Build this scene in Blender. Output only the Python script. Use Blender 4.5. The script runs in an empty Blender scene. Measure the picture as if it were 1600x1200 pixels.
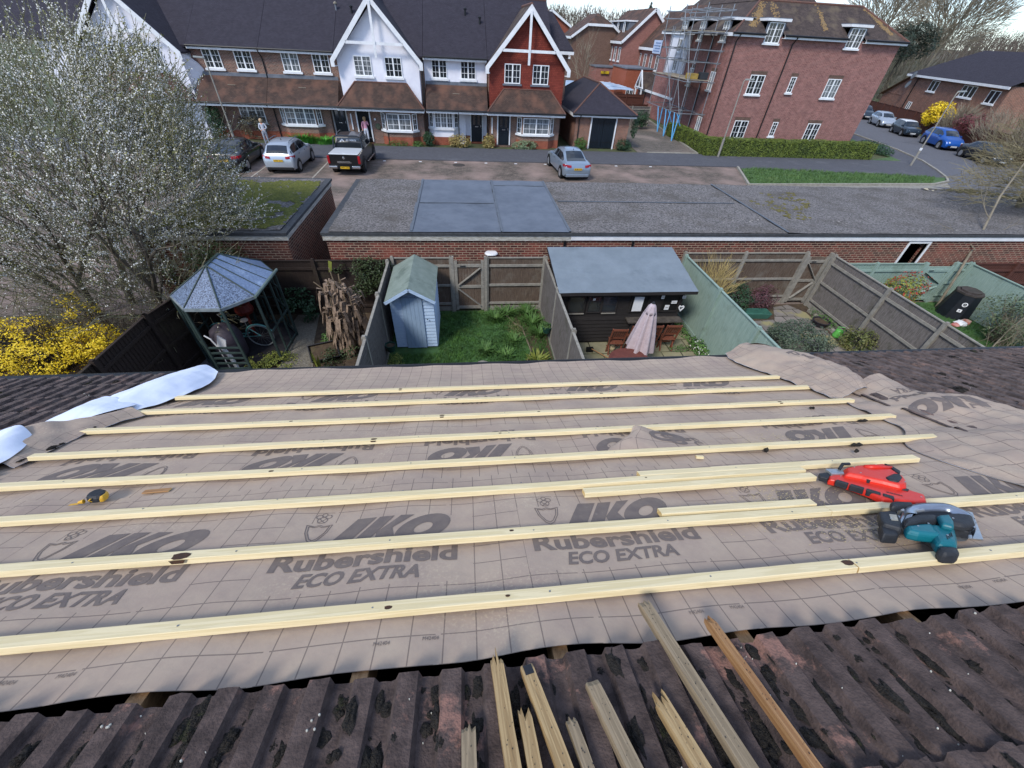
import bpy, bmesh, math, random
from mathutils import Vector, Matrix, noise
R = math.radians
S = bpy.context.scene
COL = S.collection
# ---------------------------------------------------------------- camera
cam_d = bpy.data.cameras.new('camera'); cam = bpy.data.objects.new('camera', cam_d); COL.objects.link(cam)
S.camera = cam
cam_d.sensor_width = 36.0; cam_d.lens = 620 / 1600 * 36.0; cam_d.clip_start = 0.05; cam_d.clip_end = 5000
cr = Vector((0.99405, -0.10031, 0.04236)).normalized(); cf = Vector((0.10300, 0.74002, -0.66466)).normalized()
cu = cr.cross(cf).normalized(); cr = cf.cross(cu).normalized()
EYE = Vector((0, 0, 7.0))
cam.matrix_world = Matrix(((cr.x, cu.x, -cf.x, 0), (cr.y, cu.y, -cf.y, 0), (cr.z, cu.z, -cf.z, 7.0), (0, 0, 0, 1)))
# ---------------------------------------------------------------- sky and sun
S.view_settings.view_transform = 'Standard'; S.view_settings.look = 'None'
S.view_settings.gamma = 1.0; S.view_settings.exposure = 1.08
SUN_EL, SUN_AZ = 47, 222          # azimuth clockwise from +Y: behind the camera, to the left
wd = bpy.data.worlds.new('World'); S.world = wd; wd.use_nodes = True
nt = wd.node_tree; nt.nodes.clear()
out = nt.nodes.new('ShaderNodeOutputWorld'); bg = nt.nodes.new('ShaderNodeBackground')
sky = nt.nodes.new('ShaderNodeTexSky'); sky.sky_type = 'NISHITA'; sky.sun_disc = False
sky.sun_elevation = R(SUN_EL); sky.sun_rotation = R(SUN_AZ); sky.air_density = 1.0; sky.dust_density = .4; sky.ozone_density = 2.0
tc = nt.nodes.new('ShaderNodeTexCoord'); mp = nt.nodes.new('ShaderNodeMapping'); mp.inputs['Scale'].default_value = (2.2, 2.2, 7.0)
nz = nt.nodes.new('ShaderNodeTexNoise'); nz.inputs['Scale'].default_value = 1.6; nz.inputs['Detail'].default_value = 8; nz.inputs['Roughness'].default_value = .58
rp = nt.nodes.new('ShaderNodeValToRGB'); rp.color_ramp.elements[0].position = .42; rp.color_ramp.elements[1].position = .70
rp.color_ramp.elements[0].color = (.12, .12, .12, 1); rp.color_ramp.elements[1].color = (.9, .9, .9, 1)
mx = nt.nodes.new('ShaderNodeMix'); mx.data_type = 'RGBA'
nt.links.new(tc.outputs['Generated'], mp.inputs[0]); nt.links.new(mp.outputs[0], nz.inputs[0]); nt.links.new(nz.outputs[0], rp.inputs[0])
nt.links.new(rp.outputs[0], mx.inputs[0]); tn = nt.nodes.new('ShaderNodeMix'); tn.data_type = 'RGBA'; tn.blend_type = 'MULTIPLY'; tn.inputs[0].default_value = 1; tn.inputs[7].default_value = (.84, .95, 1.12, 1); nt.links.new(sky.outputs[0], tn.inputs[6]); nt.links.new(tn.outputs[2], mx.inputs[6]); mx.inputs[7].default_value = (4.9, 5.5, 6.4, 1)
nt.links.new(mx.outputs[2], bg.inputs[0]); bg.inputs[1].default_value = .105
nt.links.new(bg.outputs[0], out.inputs[0])
sd = bpy.data.lights.new('sun', 'SUN'); sd.energy = 1.55; sd.angle = R(13); sd.color = (1, .94, .85)
so = bpy.data.objects.new('sun', sd); COL.objects.link(so)
_d = Vector((math.sin(R(SUN_AZ)) * math.cos(R(SUN_EL)), math.cos(R(SUN_AZ)) * math.cos(R(SUN_EL)), math.sin(R(SUN_EL))))
so.rotation_euler = _d.to_track_quat('Z', 'Y').to_euler(); so.location = (0, -20, 40)

# ---------------------------------------------------------------- helpers
LOCALS = set()      # things whose parts are built in their own coordinates
class MB:
    """collects faces and links them as one mesh"""
    def __init__(s, T=None): s.v = []; s.f = []; s.m = []; s.uv = {}; s.T = T; s.cur = 0
    def p(s, *a):
        a = s.T(*a) if s.T else a
        s.v.append(tuple(a)); return len(s.v) - 1
    def face(s, idx, uv=None):
        s.f.append(tuple(idx)); s.m.append(s.cur)
        if uv: s.uv[len(s.f) - 1] = uv
    def poly(s, pts, uv=None): s.face([s.p(*q) for q in pts], uv)
    def box(s, x0, x1, y0, y1, z0, z1):
        i = [s.p(x, y, z) for z in (z0, z1) for y in (y0, y1) for x in (x0, x1)]
        for q in ((0, 2, 3, 1), (4, 5, 7, 6), (0, 1, 5, 4), (2, 6, 7, 3), (0, 4, 6, 2), (1, 3, 7, 5)): s.face([i[k] for k in q])
        return s
    def bar(s, a, b, w, h, up=(0, 0, 1)):
        a = Vector(a); b = Vector(b); d = (b - a).normalized(); u = Vector(up)
        sx = d.cross(u)
        if sx.length < 1e-4: sx = d.cross(Vector((1, 0, 0)))
        sx.normalize(); uu = sx.cross(d)
        q = [(-w / 2, -h / 2), (w / 2, -h / 2), (w / 2, h / 2), (-w / 2, h / 2)]
        A = [s.p(*(a + sx * x + uu * y)) for x, y in q]; B = [s.p(*(b + sx * x + uu * y)) for x, y in q]
        for k in range(4): s.face((A[k], A[(k + 1) % 4], B[(k + 1) % 4], B[k]))
        s.face(A[::-1]); s.face(B); return s
    def tube(s, pts, r, n=6, caps=True):
        pts = [Vector(q) for q in pts]; L = len(pts)
        if not hasattr(r, '__len__'): r = [r] * L
        prev = None; rings = []
        for i, q in enumerate(pts):
            d = (pts[min(i + 1, L - 1)] - pts[max(i - 1, 0)])
            if d.length < 1e-9: d = Vector((0, 0, 1))
            d.normalize()
            if prev is None:
                u = d.orthogonal().normalized()
            else:
                u = (prev - d * prev.dot(d)); u = u.normalized() if u.length > 1e-6 else d.orthogonal().normalized()
            prev = u; w = d.cross(u)
            rings.append([s.p(*(q + (u * math.cos(2 * math.pi * k / n) + w * math.sin(2 * math.pi * k / n)) * r[i])) for k in range(n)])
        for a, b in zip(rings, rings[1:]):
            for k in range(n): s.face((a[k], a[(k + 1) % n], b[(k + 1) % n], b[k]))
        if caps: s.face(rings[0][::-1]); s.face(rings[-1])
        return s
    def cyl(s, a, b, r, n=16): return s.tube([a, b], r, n)
    def lathe(s, c, prof, n=20, axis=(0, 0, 1)):
        ax = Vector(axis).normalized(); u = ax.orthogonal().normalized(); w = ax.cross(u); c = Vector(c)
        rings = [[s.p(*(c + ax * z + (u * math.cos(2 * math.pi * k / n) + w * math.sin(2 * math.pi * k / n)) * max(r, 1e-4))) for k in range(n)] for r, z in prof]
        for a, b in zip(rings, rings[1:]):
            for k in range(n): s.face((a[k], a[(k + 1) % n], b[(k + 1) % n], b[k]))
        s.face(rings[0][::-1]); s.face(rings[-1]); return s
    def prism(s, pts, vec):
        """closed polygon pts (3d) extruded by vec"""
        v = Vector(vec); A = [s.p(*q) for q in pts]; B = [s.p(*(Vector(q) + v)) for q in pts]; n = len(pts)
        s.face(A[::-1]); s.face(B)
        for k in range(n): s.face((A[k], A[(k + 1) % n], B[(k + 1) % n], B[k]))
        return s
    def grid(s, fn, us, vs, uvf=None):
        I = [[s.p(*fn(u, v)) for u in us] for v in vs]
        for j in range(len(vs) - 1):
            for i in range(len(us) - 1):
                uv = None
                if uvf: uv = [uvf(us[i], vs[j]), uvf(us[i + 1], vs[j]), uvf(us[i + 1], vs[j + 1]), uvf(us[i], vs[j + 1])]
                s.face((I[j][i], I[j][i + 1], I[j + 1][i + 1], I[j + 1][i]), uv)
        return s
    def build(s, name, mats, parent=None, smooth=False, recalc=True, bevel=0, loc=None):
        me = bpy.data.meshes.new(name)
        vs = s.v
        if loc is not None: vs = [(x - loc[0], y - loc[1], z - loc[2]) for x, y, z in vs]
        me.from_pydata(vs, [], s.f)
        if not isinstance(mats, (list, tuple)): mats = [mats]
        for m in mats: me.materials.append(m)
        for p_, mi in zip(me.polygons, s.m): p_.material_index = mi
        if s.uv:
            l = me.uv_layers.new(name='UVMap')
            for fi, uv in s.uv.items():
                for k, li in enumerate(me.polygons[fi].loop_indices): l.data[li].uv = uv[k]
        if recalc:
            bm = bmesh.new(); bm.from_mesh(me); bmesh.ops.recalc_face_normals(bm, faces=bm.faces); bm.to_mesh(me); bm.free()
        if smooth:
            for p_ in me.polygons: p_.use_smooth = True
        me.update()
        o = bpy.data.objects.new(name, me); COL.objects.link(o)
        if loc is not None: o.location = loc
        if bevel:
            b = o.modifiers.new('bevel', 'BEVEL'); b.width = bevel; b.segments = 2; b.limit_method = 'ANGLE'
        if parent is not None:
            o.parent = parent
            q = Vector((0, 0, 0)); pp = parent; top = parent
            while pp is not None: q += pp.location; top = pp; pp = pp.parent
            if top.name not in LOCALS: o.location = Vector(o.location) - q
        return o
def tag(o, label=None, cat=None, group=None, kind=None):
    if label: o['label'] = label
    if cat: o['category'] = cat
    if group: o['group'] = group
    if kind: o['kind'] = kind
    return o
def thing(name, loc, label, cat, group=None):
    o = bpy.data.objects.new(name, None); COL.objects.link(o); o.location = loc; o.empty_display_size = .2
    return tag(o, label, cat, group)
def struct(o): o['kind'] = 'structure'; return o
def copy_thing(o, loc, label, rz=None):
    def cp(a, par):
        c = a.copy(); COL.objects.link(c); c.parent = par
        for ch in [x for x in bpy.data.objects if x.parent == a]: cp(ch, c)
        return c
    c = cp(o, None); c.location = loc; c['label'] = label
    if rz is not None: c.rotation_euler.z = rz
    return c

# ---------------------------------------------------------------- materials
def hexc(h):
    h = h.lstrip('#'); c = [int(h[i:i + 2], 16) / 255 for i in (0, 2, 4)]
    return tuple([x / 12.92 if x <= .04045 else ((x + .055) / 1.055) ** 2.4 for x in c] + [1])
MC = {}
def new_mat(name):
    m = bpy.data.materials.new(name); m.use_nodes = True; n = m.node_tree; b = n.nodes['Principled BSDF']; return m, n, b
def C4(c): return hexc(c) if isinstance(c, str) else (tuple(c) + (1,) if len(c) == 3 else c)
def mat(name, c1, c2=None, scale=6, rough=.75, bump=0, metal=0, bscale=None, spec=.4, stretch=None, c3=None, s3=1.2, t3=(.55, .7)):
    """two colours mixed by noise, with an optional third in larger patches and a bump"""
    if name in MC: return MC[name]
    m, n, b = new_mat(name); N = n.nodes; L = n.links
    b.inputs['Roughness'].default_value = rough; b.inputs['Metallic'].default_value = metal
    b.inputs['Specular IOR Level'].default_value = spec
    g = N.new('ShaderNodeNewGeometry'); vec = g.outputs['Position']
    if stretch:
        mpn = N.new('ShaderNodeMapping'); mpn.inputs['Scale'].default_value = stretch; L.new(vec, mpn.inputs[0]); vec = mpn.outputs[0]
    c1 = C4(c1)
    if c2 is None: b.inputs['Base Color'].default_value = c1; col = None
    else:
        t = N.new('ShaderNodeTexNoise'); t.inputs['Scale'].default_value = scale; t.inputs['Detail'].default_value = 6; t.inputs['Roughness'].default_value = .65
        L.new(vec, t.inputs[0]); r = N.new('ShaderNodeValToRGB'); r.color_ramp.elements[0].position = .36; r.color_ramp.elements[1].position = .64
        r.color_ramp.elements[0].color = c1; r.color_ramp.elements[1].color = C4(c2); L.new(t.outputs[0], r.inputs[0]); col = r.outputs[0]
    if c3 is not None:
        t = N.new('ShaderNodeTexNoise'); t.inputs['Scale'].default_value = s3; t.inputs['Detail'].default_value = 9; t.inputs['Roughness'].default_value = .7
        L.new(g.outputs['Position'], t.inputs[0]); r = N.new('ShaderNodeValToRGB'); r.color_ramp.elements[0].position = t3[0]; r.color_ramp.elements[1].position = t3[1]
        L.new(t.outputs[0], r.inputs[0]); x = N.new('ShaderNodeMix'); x.data_type = 'RGBA'; L.new(r.outputs[0], x.inputs[0]); L.new(col, x.inputs[6]); x.inputs[7].default_value = C4(c3); col = x.outputs[2]
    if col is not None: L.new(col, b.inputs['Base Color'])
    if bump:
        t = N.new('ShaderNodeTexNoise'); t.inputs['Scale'].default_value = bscale or scale * 4; t.inputs['Detail'].default_value = 5; L.new(vec, t.inputs[0])
        bp = N.new('ShaderNodeBump'); bp.inputs['Strength'].default_value = bump; bp.inputs['Distance'].default_value = .02; L.new(t.outputs[0], bp.inputs['Height']); L.new(bp.outputs[0], b.inputs['Normal'])
    MC[name] = m; return m
def wall_uv(n, zs=1.0, us=1.0):
    """wall coordinates: u runs along the wall whichever way it faces, v is height"""
    N = n.nodes; L = n.links; g = N.new('ShaderNodeNewGeometry'); sp = N.new('ShaderNodeSeparateXYZ'); sn = N.new('ShaderNodeSeparateXYZ')
    L.new(g.outputs['Position'], sp.inputs[0]); L.new(g.outputs['True Normal'], sn.inputs[0])
    ab = N.new('ShaderNodeMath'); ab.operation = 'ABSOLUTE'; L.new(sn.outputs[0], ab.inputs[0])
    ay = N.new('ShaderNodeMath'); ay.operation = 'ABSOLUTE'; L.new(sn.outputs[1], ay.inputs[0])
    gt = N.new('ShaderNodeMath'); gt.operation = 'GREATER_THAN'; L.new(ab.outputs[0], gt.inputs[0]); L.new(ay.outputs[0], gt.inputs[1])
    mxn = N.new('ShaderNodeMix'); L.new(gt.outputs[0], mxn.inputs[0]); L.new(sp.outputs[0], mxn.inputs[2]); L.new(sp.outputs[1], mxn.inputs[3])
    cb = N.new('ShaderNodeCombineXYZ')
    mu = N.new('ShaderNodeMath'); mu.operation = 'MULTIPLY'; mu.inputs[1].default_value = us; L.new(mxn.outputs[0], mu.inputs[0])
    mz = N.new('ShaderNodeMath'); mz.operation = 'MULTIPLY'; mz.inputs[1].default_value = zs; L.new(sp.outputs[2], mz.inputs[0])
    L.new(mu.outputs[0], cb.inputs[0]); L.new(mz.outputs[0], cb.inputs[1]); return cb.outputs[0], g.outputs['Position']
def brick(name, a, b_, mortar, bw=.225, rh=.075, ms=.011, zs=1, patch=None, ps=1.0, pt=(.5, .75), rough=.85, bump=.5, bias=0, floor=False, grime=.35):
    if name in MC: return MC[name]
    m, n, b = new_mat(name); N = n.nodes; L = n.links; b.inputs['Roughness'].default_value = rough; b.inputs['Specular IOR Level'].default_value = .25
    if floor:
        g = N.new('ShaderNodeNewGeometry'); uv = pos = g.outputs['Position']
    else: uv, pos = wall_uv(n, zs)
    t = N.new('ShaderNodeTexBrick'); L.new(uv, t.inputs[0]); t.inputs['Scale'].default_value = 1; t.inputs['Brick Width'].default_value = bw
    t.inputs['Row Height'].default_value = rh; t.inputs['Mortar Size'].default_value = ms; t.inputs['Mortar Smooth'].default_value = .2; t.inputs['Bias'].default_value = bias
    t.inputs['Color1'].default_value = C4(a); t.inputs['Color2'].default_value = C4(b_); t.inputs['Mortar'].default_value = C4(mortar); col = t.outputs[0]
    q = N.new('ShaderNodeTexNoise'); q.inputs['Scale'].default_value = 2.3; q.inputs['Detail'].default_value = 8; q.inputs['Roughness'].default_value = .7; L.new(pos, q.inputs[0])
    r = N.new('ShaderNodeValToRGB'); r.color_ramp.elements[0].position = .3; r.color_ramp.elements[1].position = .7
    r.color_ramp.elements[0].color = (1 - grime,) * 3 + (1,); r.color_ramp.elements[1].color = (1, 1, 1, 1); L.new(q.outputs[0], r.inputs[0])
    x = N.new('ShaderNodeMix'); x.data_type = 'RGBA'; x.blend_type = 'MULTIPLY'; x.inputs[0].default_value = 1; L.new(col, x.inputs[6]); L.new(r.outputs[0], x.inputs[7]); col = x.outputs[2]
    if patch:
        q = N.new('ShaderNodeTexNoise'); q.inputs['Scale'].default_value = ps; q.inputs['Detail'].default_value = 9; L.new(pos, q.inputs[0])
        r = N.new('ShaderNodeValToRGB'); r.color_ramp.elements[0].position = pt[0]; r.color_ramp.elements[1].position = pt[1]; L.new(q.outputs[0], r.inputs[0])
        x = N.new('ShaderNodeMix'); x.data_type = 'RGBA'; L.new(r.outputs[0], x.inputs[0]); L.new(col, x.inputs[6]); x.inputs[7].default_value = C4(patch); col = x.outputs[2]
    L.new(col, b.inputs['Base Color'])
    if bump:
        bp = N.new('ShaderNodeBump'); bp.inputs['Strength'].default_value = bump; bp.inputs['Distance'].default_value = .01; bp.invert = True
        L.new(t.outputs['Fac'], bp.inputs['Height']); L.new(bp.outputs[0], b.inputs['Normal'])
    MC[name] = m; return m
BR_old = brick('garage brick', '#7c4038', '#482b29', '#a8937f', patch='#8e5042', ps=.9, pt=(.5, .9))
BR_red = brick('terrace brick', '#92604f', '#6f4a42', '#a59080')
BR_dark = brick('brown multi brick', '#8c6255', '#66504a', '#a39284')
BR_plinth = brick('plinth brick', '#a5573f', '#8e4a39', '#9a6a58')
BR_block = brick('block brick', '#a26a62', '#85504b', '#a08a84', grime=.38)
BR_far = brick('far brick', '#9a655b', '#87564d', '#95736a', grime=.2)
TILEHUNG = brick('hung tiles', '#8a4034', '#78362d', '#47201b', bw=.165, rh=.1, ms=.006, grime=.25)
RT_dark = brick('dark roof tiles', '#3b3842', '#33303a', '#242229', bw=.165, rh=.1, ms=.006, zs=1.8, grime=.3)
RT_brown = brick('brown roof tiles', '#5a4840', '#4b3d38', '#2d2522', bw=.165, rh=.1, ms=.006, zs=1.6, patch='#6f5043', ps=1.2, pt=(.45, .8), grime=.45)
RT_block = brick('block roof tiles', '#5a4e49', '#4b413f', '#332c2a', bw=.165, rh=.1, ms=.006, zs=1.6, patch='#6d6150', ps=.8, pt=(.55, .8), grime=.5)
PAV = brick('block paving', '#86786f', '#6c645c', '#4a453d', bw=.2, rh=.1, ms=.01, floor=True, patch='#917e76', ps=.5, pt=(.42, .75), grime=.6, bump=.3)
SLAB = brick('patio slabs', '#9a9478', '#8b8770', '#4b4a3a', bw=.6, rh=.6, ms=.02, floor=True, patch='#7c7a5c', ps=1.4, grime=.4)
SLAB2 = brick('grey patio slabs', '#8f8882', '#7d7872', '#4a463f', bw=.45, rh=.45, ms=.02, floor=True, patch='#8d8764', ps=.8, pt=(.55, .6), grime=.4)
WHITE = mat('white paint', '#dfe1e4', '#cfd1d4', 3, .5)
RENDER = mat('white render', '#e3e3ea', '#d8d8e2', 1.5, .9, .1)
FRAME = mat('window frame', '#e6e8ea', rough=.35)
LEAD = mat('lead', '#6b7079', '#5a5f68', 3, .6)
BLACK = mat('black plastic', '#141518', rough=.45)
BLACKP = mat('black paint', '#1b2026', '#14181e', 3, .4)
RUBBER = mat('rubber', '#17181a', rough=.85)
GLASS = mat('dark glass', '#1c2126', '#2c3238', 1.2, .08, spec=.8)
CURT = mat('curtained glass', '#83888c', '#3a3f44', 9, .12, spec=.8, stretch=(1, 1, .15))
SOIL = mat('soil', '#3c3128', '#544636', 7, .95, .8, c3='#5b5a3a', s3=1.5)
GRASS_G = mat('grass ground', '#33502a', '#44663a', 5, .95, .5, c3='#4a5a2c', s3=2)
VERGE = mat('verge grass', '#3c5430', '#4b663c', 4, .95, .5, c3='#5c7044', s3=.5)
ASPH = mat('asphalt', '#53545a', '#5e5f65', 5, .9, .3, bscale=60, c3='#4a4b50', s3=.4)
FOOT = mat('tarmac footway', '#46474d', '#505157', 5, .9, .3, bscale=60, c3='#5a5b60', s3=.5)
CONC = mat('concrete', '#8d8a82', '#77746c', 5, .9, .3)
KERB = mat('kerb stone', '#9a968c', '#827e74', 5, .9, .2)
# ================================================================= own roof
CA, SA = math.cos(R(24)), math.sin(R(24))
F0 = Vector((0, -1.15 * SA, 7.0 - 1.15 * CA))
def RP(u, s, h=0.0):
    """point on the roof slope: u across, s down the slope, h above it"""
    return Vector((u, F0.y + s * CA + h * SA, F0.z - s * SA + h * CA))
roof = thing('house_under_repair', RP(0, 4.2), 'near house whose brown tiled roof is stripped to brown underlay and pale battens', 'house'); roof['kind'] = 'thing'
TILE = mat('weathered concrete tile', '#3b3230', '#594c48', 18, .93, .35, bscale=140, c3='#86655a', s3=5.5, t3=(.56, .63), spec=.25)
TILE2 = mat('weathered concrete tile far', '#3f3735', '#6a5d59', 9, .93, .9, bscale=50, c3='#826a60', s3=5, t3=(.55, .68), spec=.25)
PR = .118
def prof(u, k=0):
    """cross profile of one ribbed tile: flat raised bands with steep sides and low pans"""
    k = math.floor(u / PR); q = u / PR - k; e = (.0, .004)[k % 2]; l = (.003, .0)[k % 2]
    pts = [(0, l), (.09, .026 - e), (.54, .028 - e), (.62, .004), (.90, .001), (1.0, (.0, .003)[k % 2])]
    for a, b in zip(pts, pts[1:]):
        if a[0] <= q <= b[0]: return a[1] + (b[1] - a[1]) * (q - a[0]) / (b[0] - a[0])
    return 0
EXPO = .335
def tilefield(x0, x1, s0, s1, rough=1, seed=0, under=False):
    """rows of ribbed tiles; each row is its own stepped strip with a front edge"""
    mb = MB(); rng = random.Random(seed)
    qs = [0, .09, .31, .54, .62, .76, .90]
    us = []
    k = math.floor(x0 / PR)
    while k * PR < x1:
        for q in qs:
            u = (k + q) * PR
            if x0 <= u <= x1: us.append(u)
        k += 1
    s = s1; row = 0
    while s > s0:
        a = max(s - EXPO, s0); off = [rng.uniform(-.004, .004) for _ in range(4000)]
        def hh(u, t):   # t 0 at the upper edge of the strip, 1 at its lower edge
            ti = int((u + 40) / .236); o = off[ti % 4000]
            return .008 + .024 * t + prof(u + .004 * noise.noise(Vector((u * 2.2, row * 3, 1)))) * (1 + .3 * noise.noise(Vector((u * 3.1, row * 5, 2)))) + o + rough * .0016 * noise.noise(Vector((u * 14, t * 5 + row * 9, seed)))
        def edge(u):
            ti = int((u + 40) / .236); return s + off[(ti * 7) % 4000] * 2.2 + rough * .006 * noise.noise(Vector((u * 30, row, 3)))
        rows = [0, .5, 1.0]
        I = []
        for t in rows: I.append([mb.p(*RP(u, a + (edge(u) - a) * t if t else a - .03, hh(u, t))) for u in us])
        I.append([mb.p(*RP(u, edge(u) + .003, hh(u, 1) - .024)) for u in us])
        for j in range(3):
            for i in range(len(us) - 1): mb.face((I[j][i], I[j][i + 1], I[j + 1][i + 1], I[j + 1][i]))
        s -= EXPO; row += 1
    return mb
tl = tilefield(-3.2, 5.4, -.55, .83, 1, 1).build('tile_covering', TILE, roof, recalc=False); tag(tl, 'near tiles along the bottom, dark with moss and pink worn patches')
tl2 = tilefield(-14, -2.72, -.6, 4.13, .6, 2).build('tile_covering', TILE2, roof, recalc=False)
tl3 = tilefield(3.22, 16, -.6, 4.13, .6, 3).build('tile_covering', TILE2, roof, recalc=False)
# moss
MOSS = mat('moss', '#1c1917', '#35302a', 60, 1.0, 1.0, bscale=200, c3='#33371c', s3=6, t3=(.6, .66))
def mossfield(n, x0, x1, s0, s1, seed, big=1.0, parent=roof, spread=None):
    rng = random.Random(seed); mb = MB()
    for _ in range(n):
        k = rng.randint(int(x0 / PR), int(x1 / PR)); u = k * PR + PR * rng.uniform(.6, .98); s = rng.uniform(s0, s1)
        if rng.random() < .2: u -= .09
        if 3.1 < u < 4.1 and s > 1: continue
        if -3.1 < u < -2.7 and s > 1: continue
        Wd = rng.choice([rng.uniform(.004, .012), rng.uniform(.01, .024)]) * big; L = Wd * rng.choice([1.0, 1.3, 1.8, 2.6]); hgt = Wd * rng.uniform(.4, .75)
        t = ((s - .83) % EXPO) / EXPO; base = .008 + .024 * t + prof(u) - .004
        nu, nv = 12, 5; I = []
        ph = rng.random() * 99
        for j in range(nv + 1):
            r = []
            phi = math.pi / 2 * j / nv
            for i in range(nu):
                th = 2 * math.pi * i / nu
                w = 1 + .6 * noise.noise(Vector((math.cos(th) * 2.6 + ph, math.sin(th) * 2.6, j * .8)))
                r.append(mb.p(*RP(u + math.cos(th) * math.cos(phi) * Wd * w, s + math.sin(th) * math.cos(phi) * L * w, base + math.sin(phi) * hgt * w)))
            I.append(r)
        for j in range(nv):
            for i in range(nu): mb.face((I[j][i], I[j][(i + 1) % nu], I[j + 1][(i + 1) % nu], I[j + 1][i]))
    return mb
tag(mossfield(1250, -1.6, 3.0, .28, .80, 5, .85).build('moss', MOSS, tl, smooth=True), kind='stuff')
tag(mossfield(800, -8, -2.75, 1.9, 4.1, 6, 1.5).build('moss', MOSS, tl2, smooth=True), kind='stuff')
tag(mossfield(1300, 3.3, 10, 1.2, 4.1, 7, 1.5).build('moss', MOSS, tl3, smooth=True), kind='stuff')
# pale lichen and droppings
LICH = mat('lichen', '#c4c3ba', '#a7a69c', 40, .9)
mb = MB(); rng = random.Random(8)
for _ in range(150):
    if rng.random() < .6: u, s = rng.uniform(-1.4, 2.8), rng.uniform(.3, .82)
    else: u, s = rng.choice([rng.uniform(-6, -2.8), rng.uniform(3.3, 8)]), rng.uniform(1.9, 4.0)
    t = ((s - .83) % EXPO) / EXPO; h = .008 + .024 * t + prof(u) + .006; r = rng.uniform(.0008, .003) * (1 if s < 1 else 2.4)
    n = rng.choice([1, 1, 1, 4])
    for _k in range(n):
        uu, ss = u + rng.uniform(-.012, .012) * (n > 1), s + rng.uniform(-.02, .02) * (n > 1)
        mb.tube([RP(uu, ss, h - .004), RP(uu, ss, h), RP(uu, ss, h + .001)], [r, r, r * .5], 6)
tag(mb.build('lichen', LICH, tl), kind='stuff')
# fascia, gutter, walls of our own house
mb = MB(); mb.tube([(-14, RP(0, 4.2).y + .05, RP(0, 4.2).z - .04), (16, RP(0, 4.2).y + .05, RP(0, 4.2).z - .04)], .055, 10); mb.build('gutter', BLACK, roof)
mb = MB(); mb.box(-14, 16, -6, RP(0, 4.1).y - .12, 0, 3.9); mb.build('wall', BR_dark, roof)
mb = MB(); mb.poly([(-14, F0.y - .55 * CA, F0.z + .55 * SA - .02), (16, F0.y - .55 * CA, F0.z + .55 * SA - .02), (16, -6, 4.2), (-14, -6, 4.2)]); mb.build('rear_slope', TILE2, roof)
mb = MB(); mb.tube([RP(-14, -.6, .02), RP(16, -.6, .02)], .11, 10); mb.build('ridge_tile', TILE, roof)
# rafters and loft
RAFT = mat('rafter timber', '#a8835c', '#8c6945', 8, .8, .2, stretch=(12, 1.5, 12))
RAFT2 = mat('old rafter timber', '#6b4c35', '#573c29', 8, .85, .2, stretch=(12, 1.5, 12))
for k in range(-4, 8):
    u = -.944 + .594 * k
    mb = MB(); mb.bar(RP(u, -.5, -.055), RP(u, 4.1, -.055), .047, .1, up=(0, SA, CA)); mb.build('rafter', RAFT if k in (0, 1, 2, 3, 4) else RAFT2, roof)
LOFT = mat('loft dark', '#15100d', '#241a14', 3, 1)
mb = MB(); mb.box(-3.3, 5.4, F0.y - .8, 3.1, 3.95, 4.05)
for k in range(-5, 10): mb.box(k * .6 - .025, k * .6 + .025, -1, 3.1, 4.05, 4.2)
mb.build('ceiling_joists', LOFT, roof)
mb = MB(); mb.bar(RP(-3.3, 2.0, -.2), RP(5.4, 2.0, -.2), .075, .17, up=(0, SA, CA)); mb.bar(RP(-3.3, .72, -.24), RP(5.4, .72, -.24), .06, .12, up=(0, SA, CA)); mb.build('purlin', RAFT2, roof)

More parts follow.
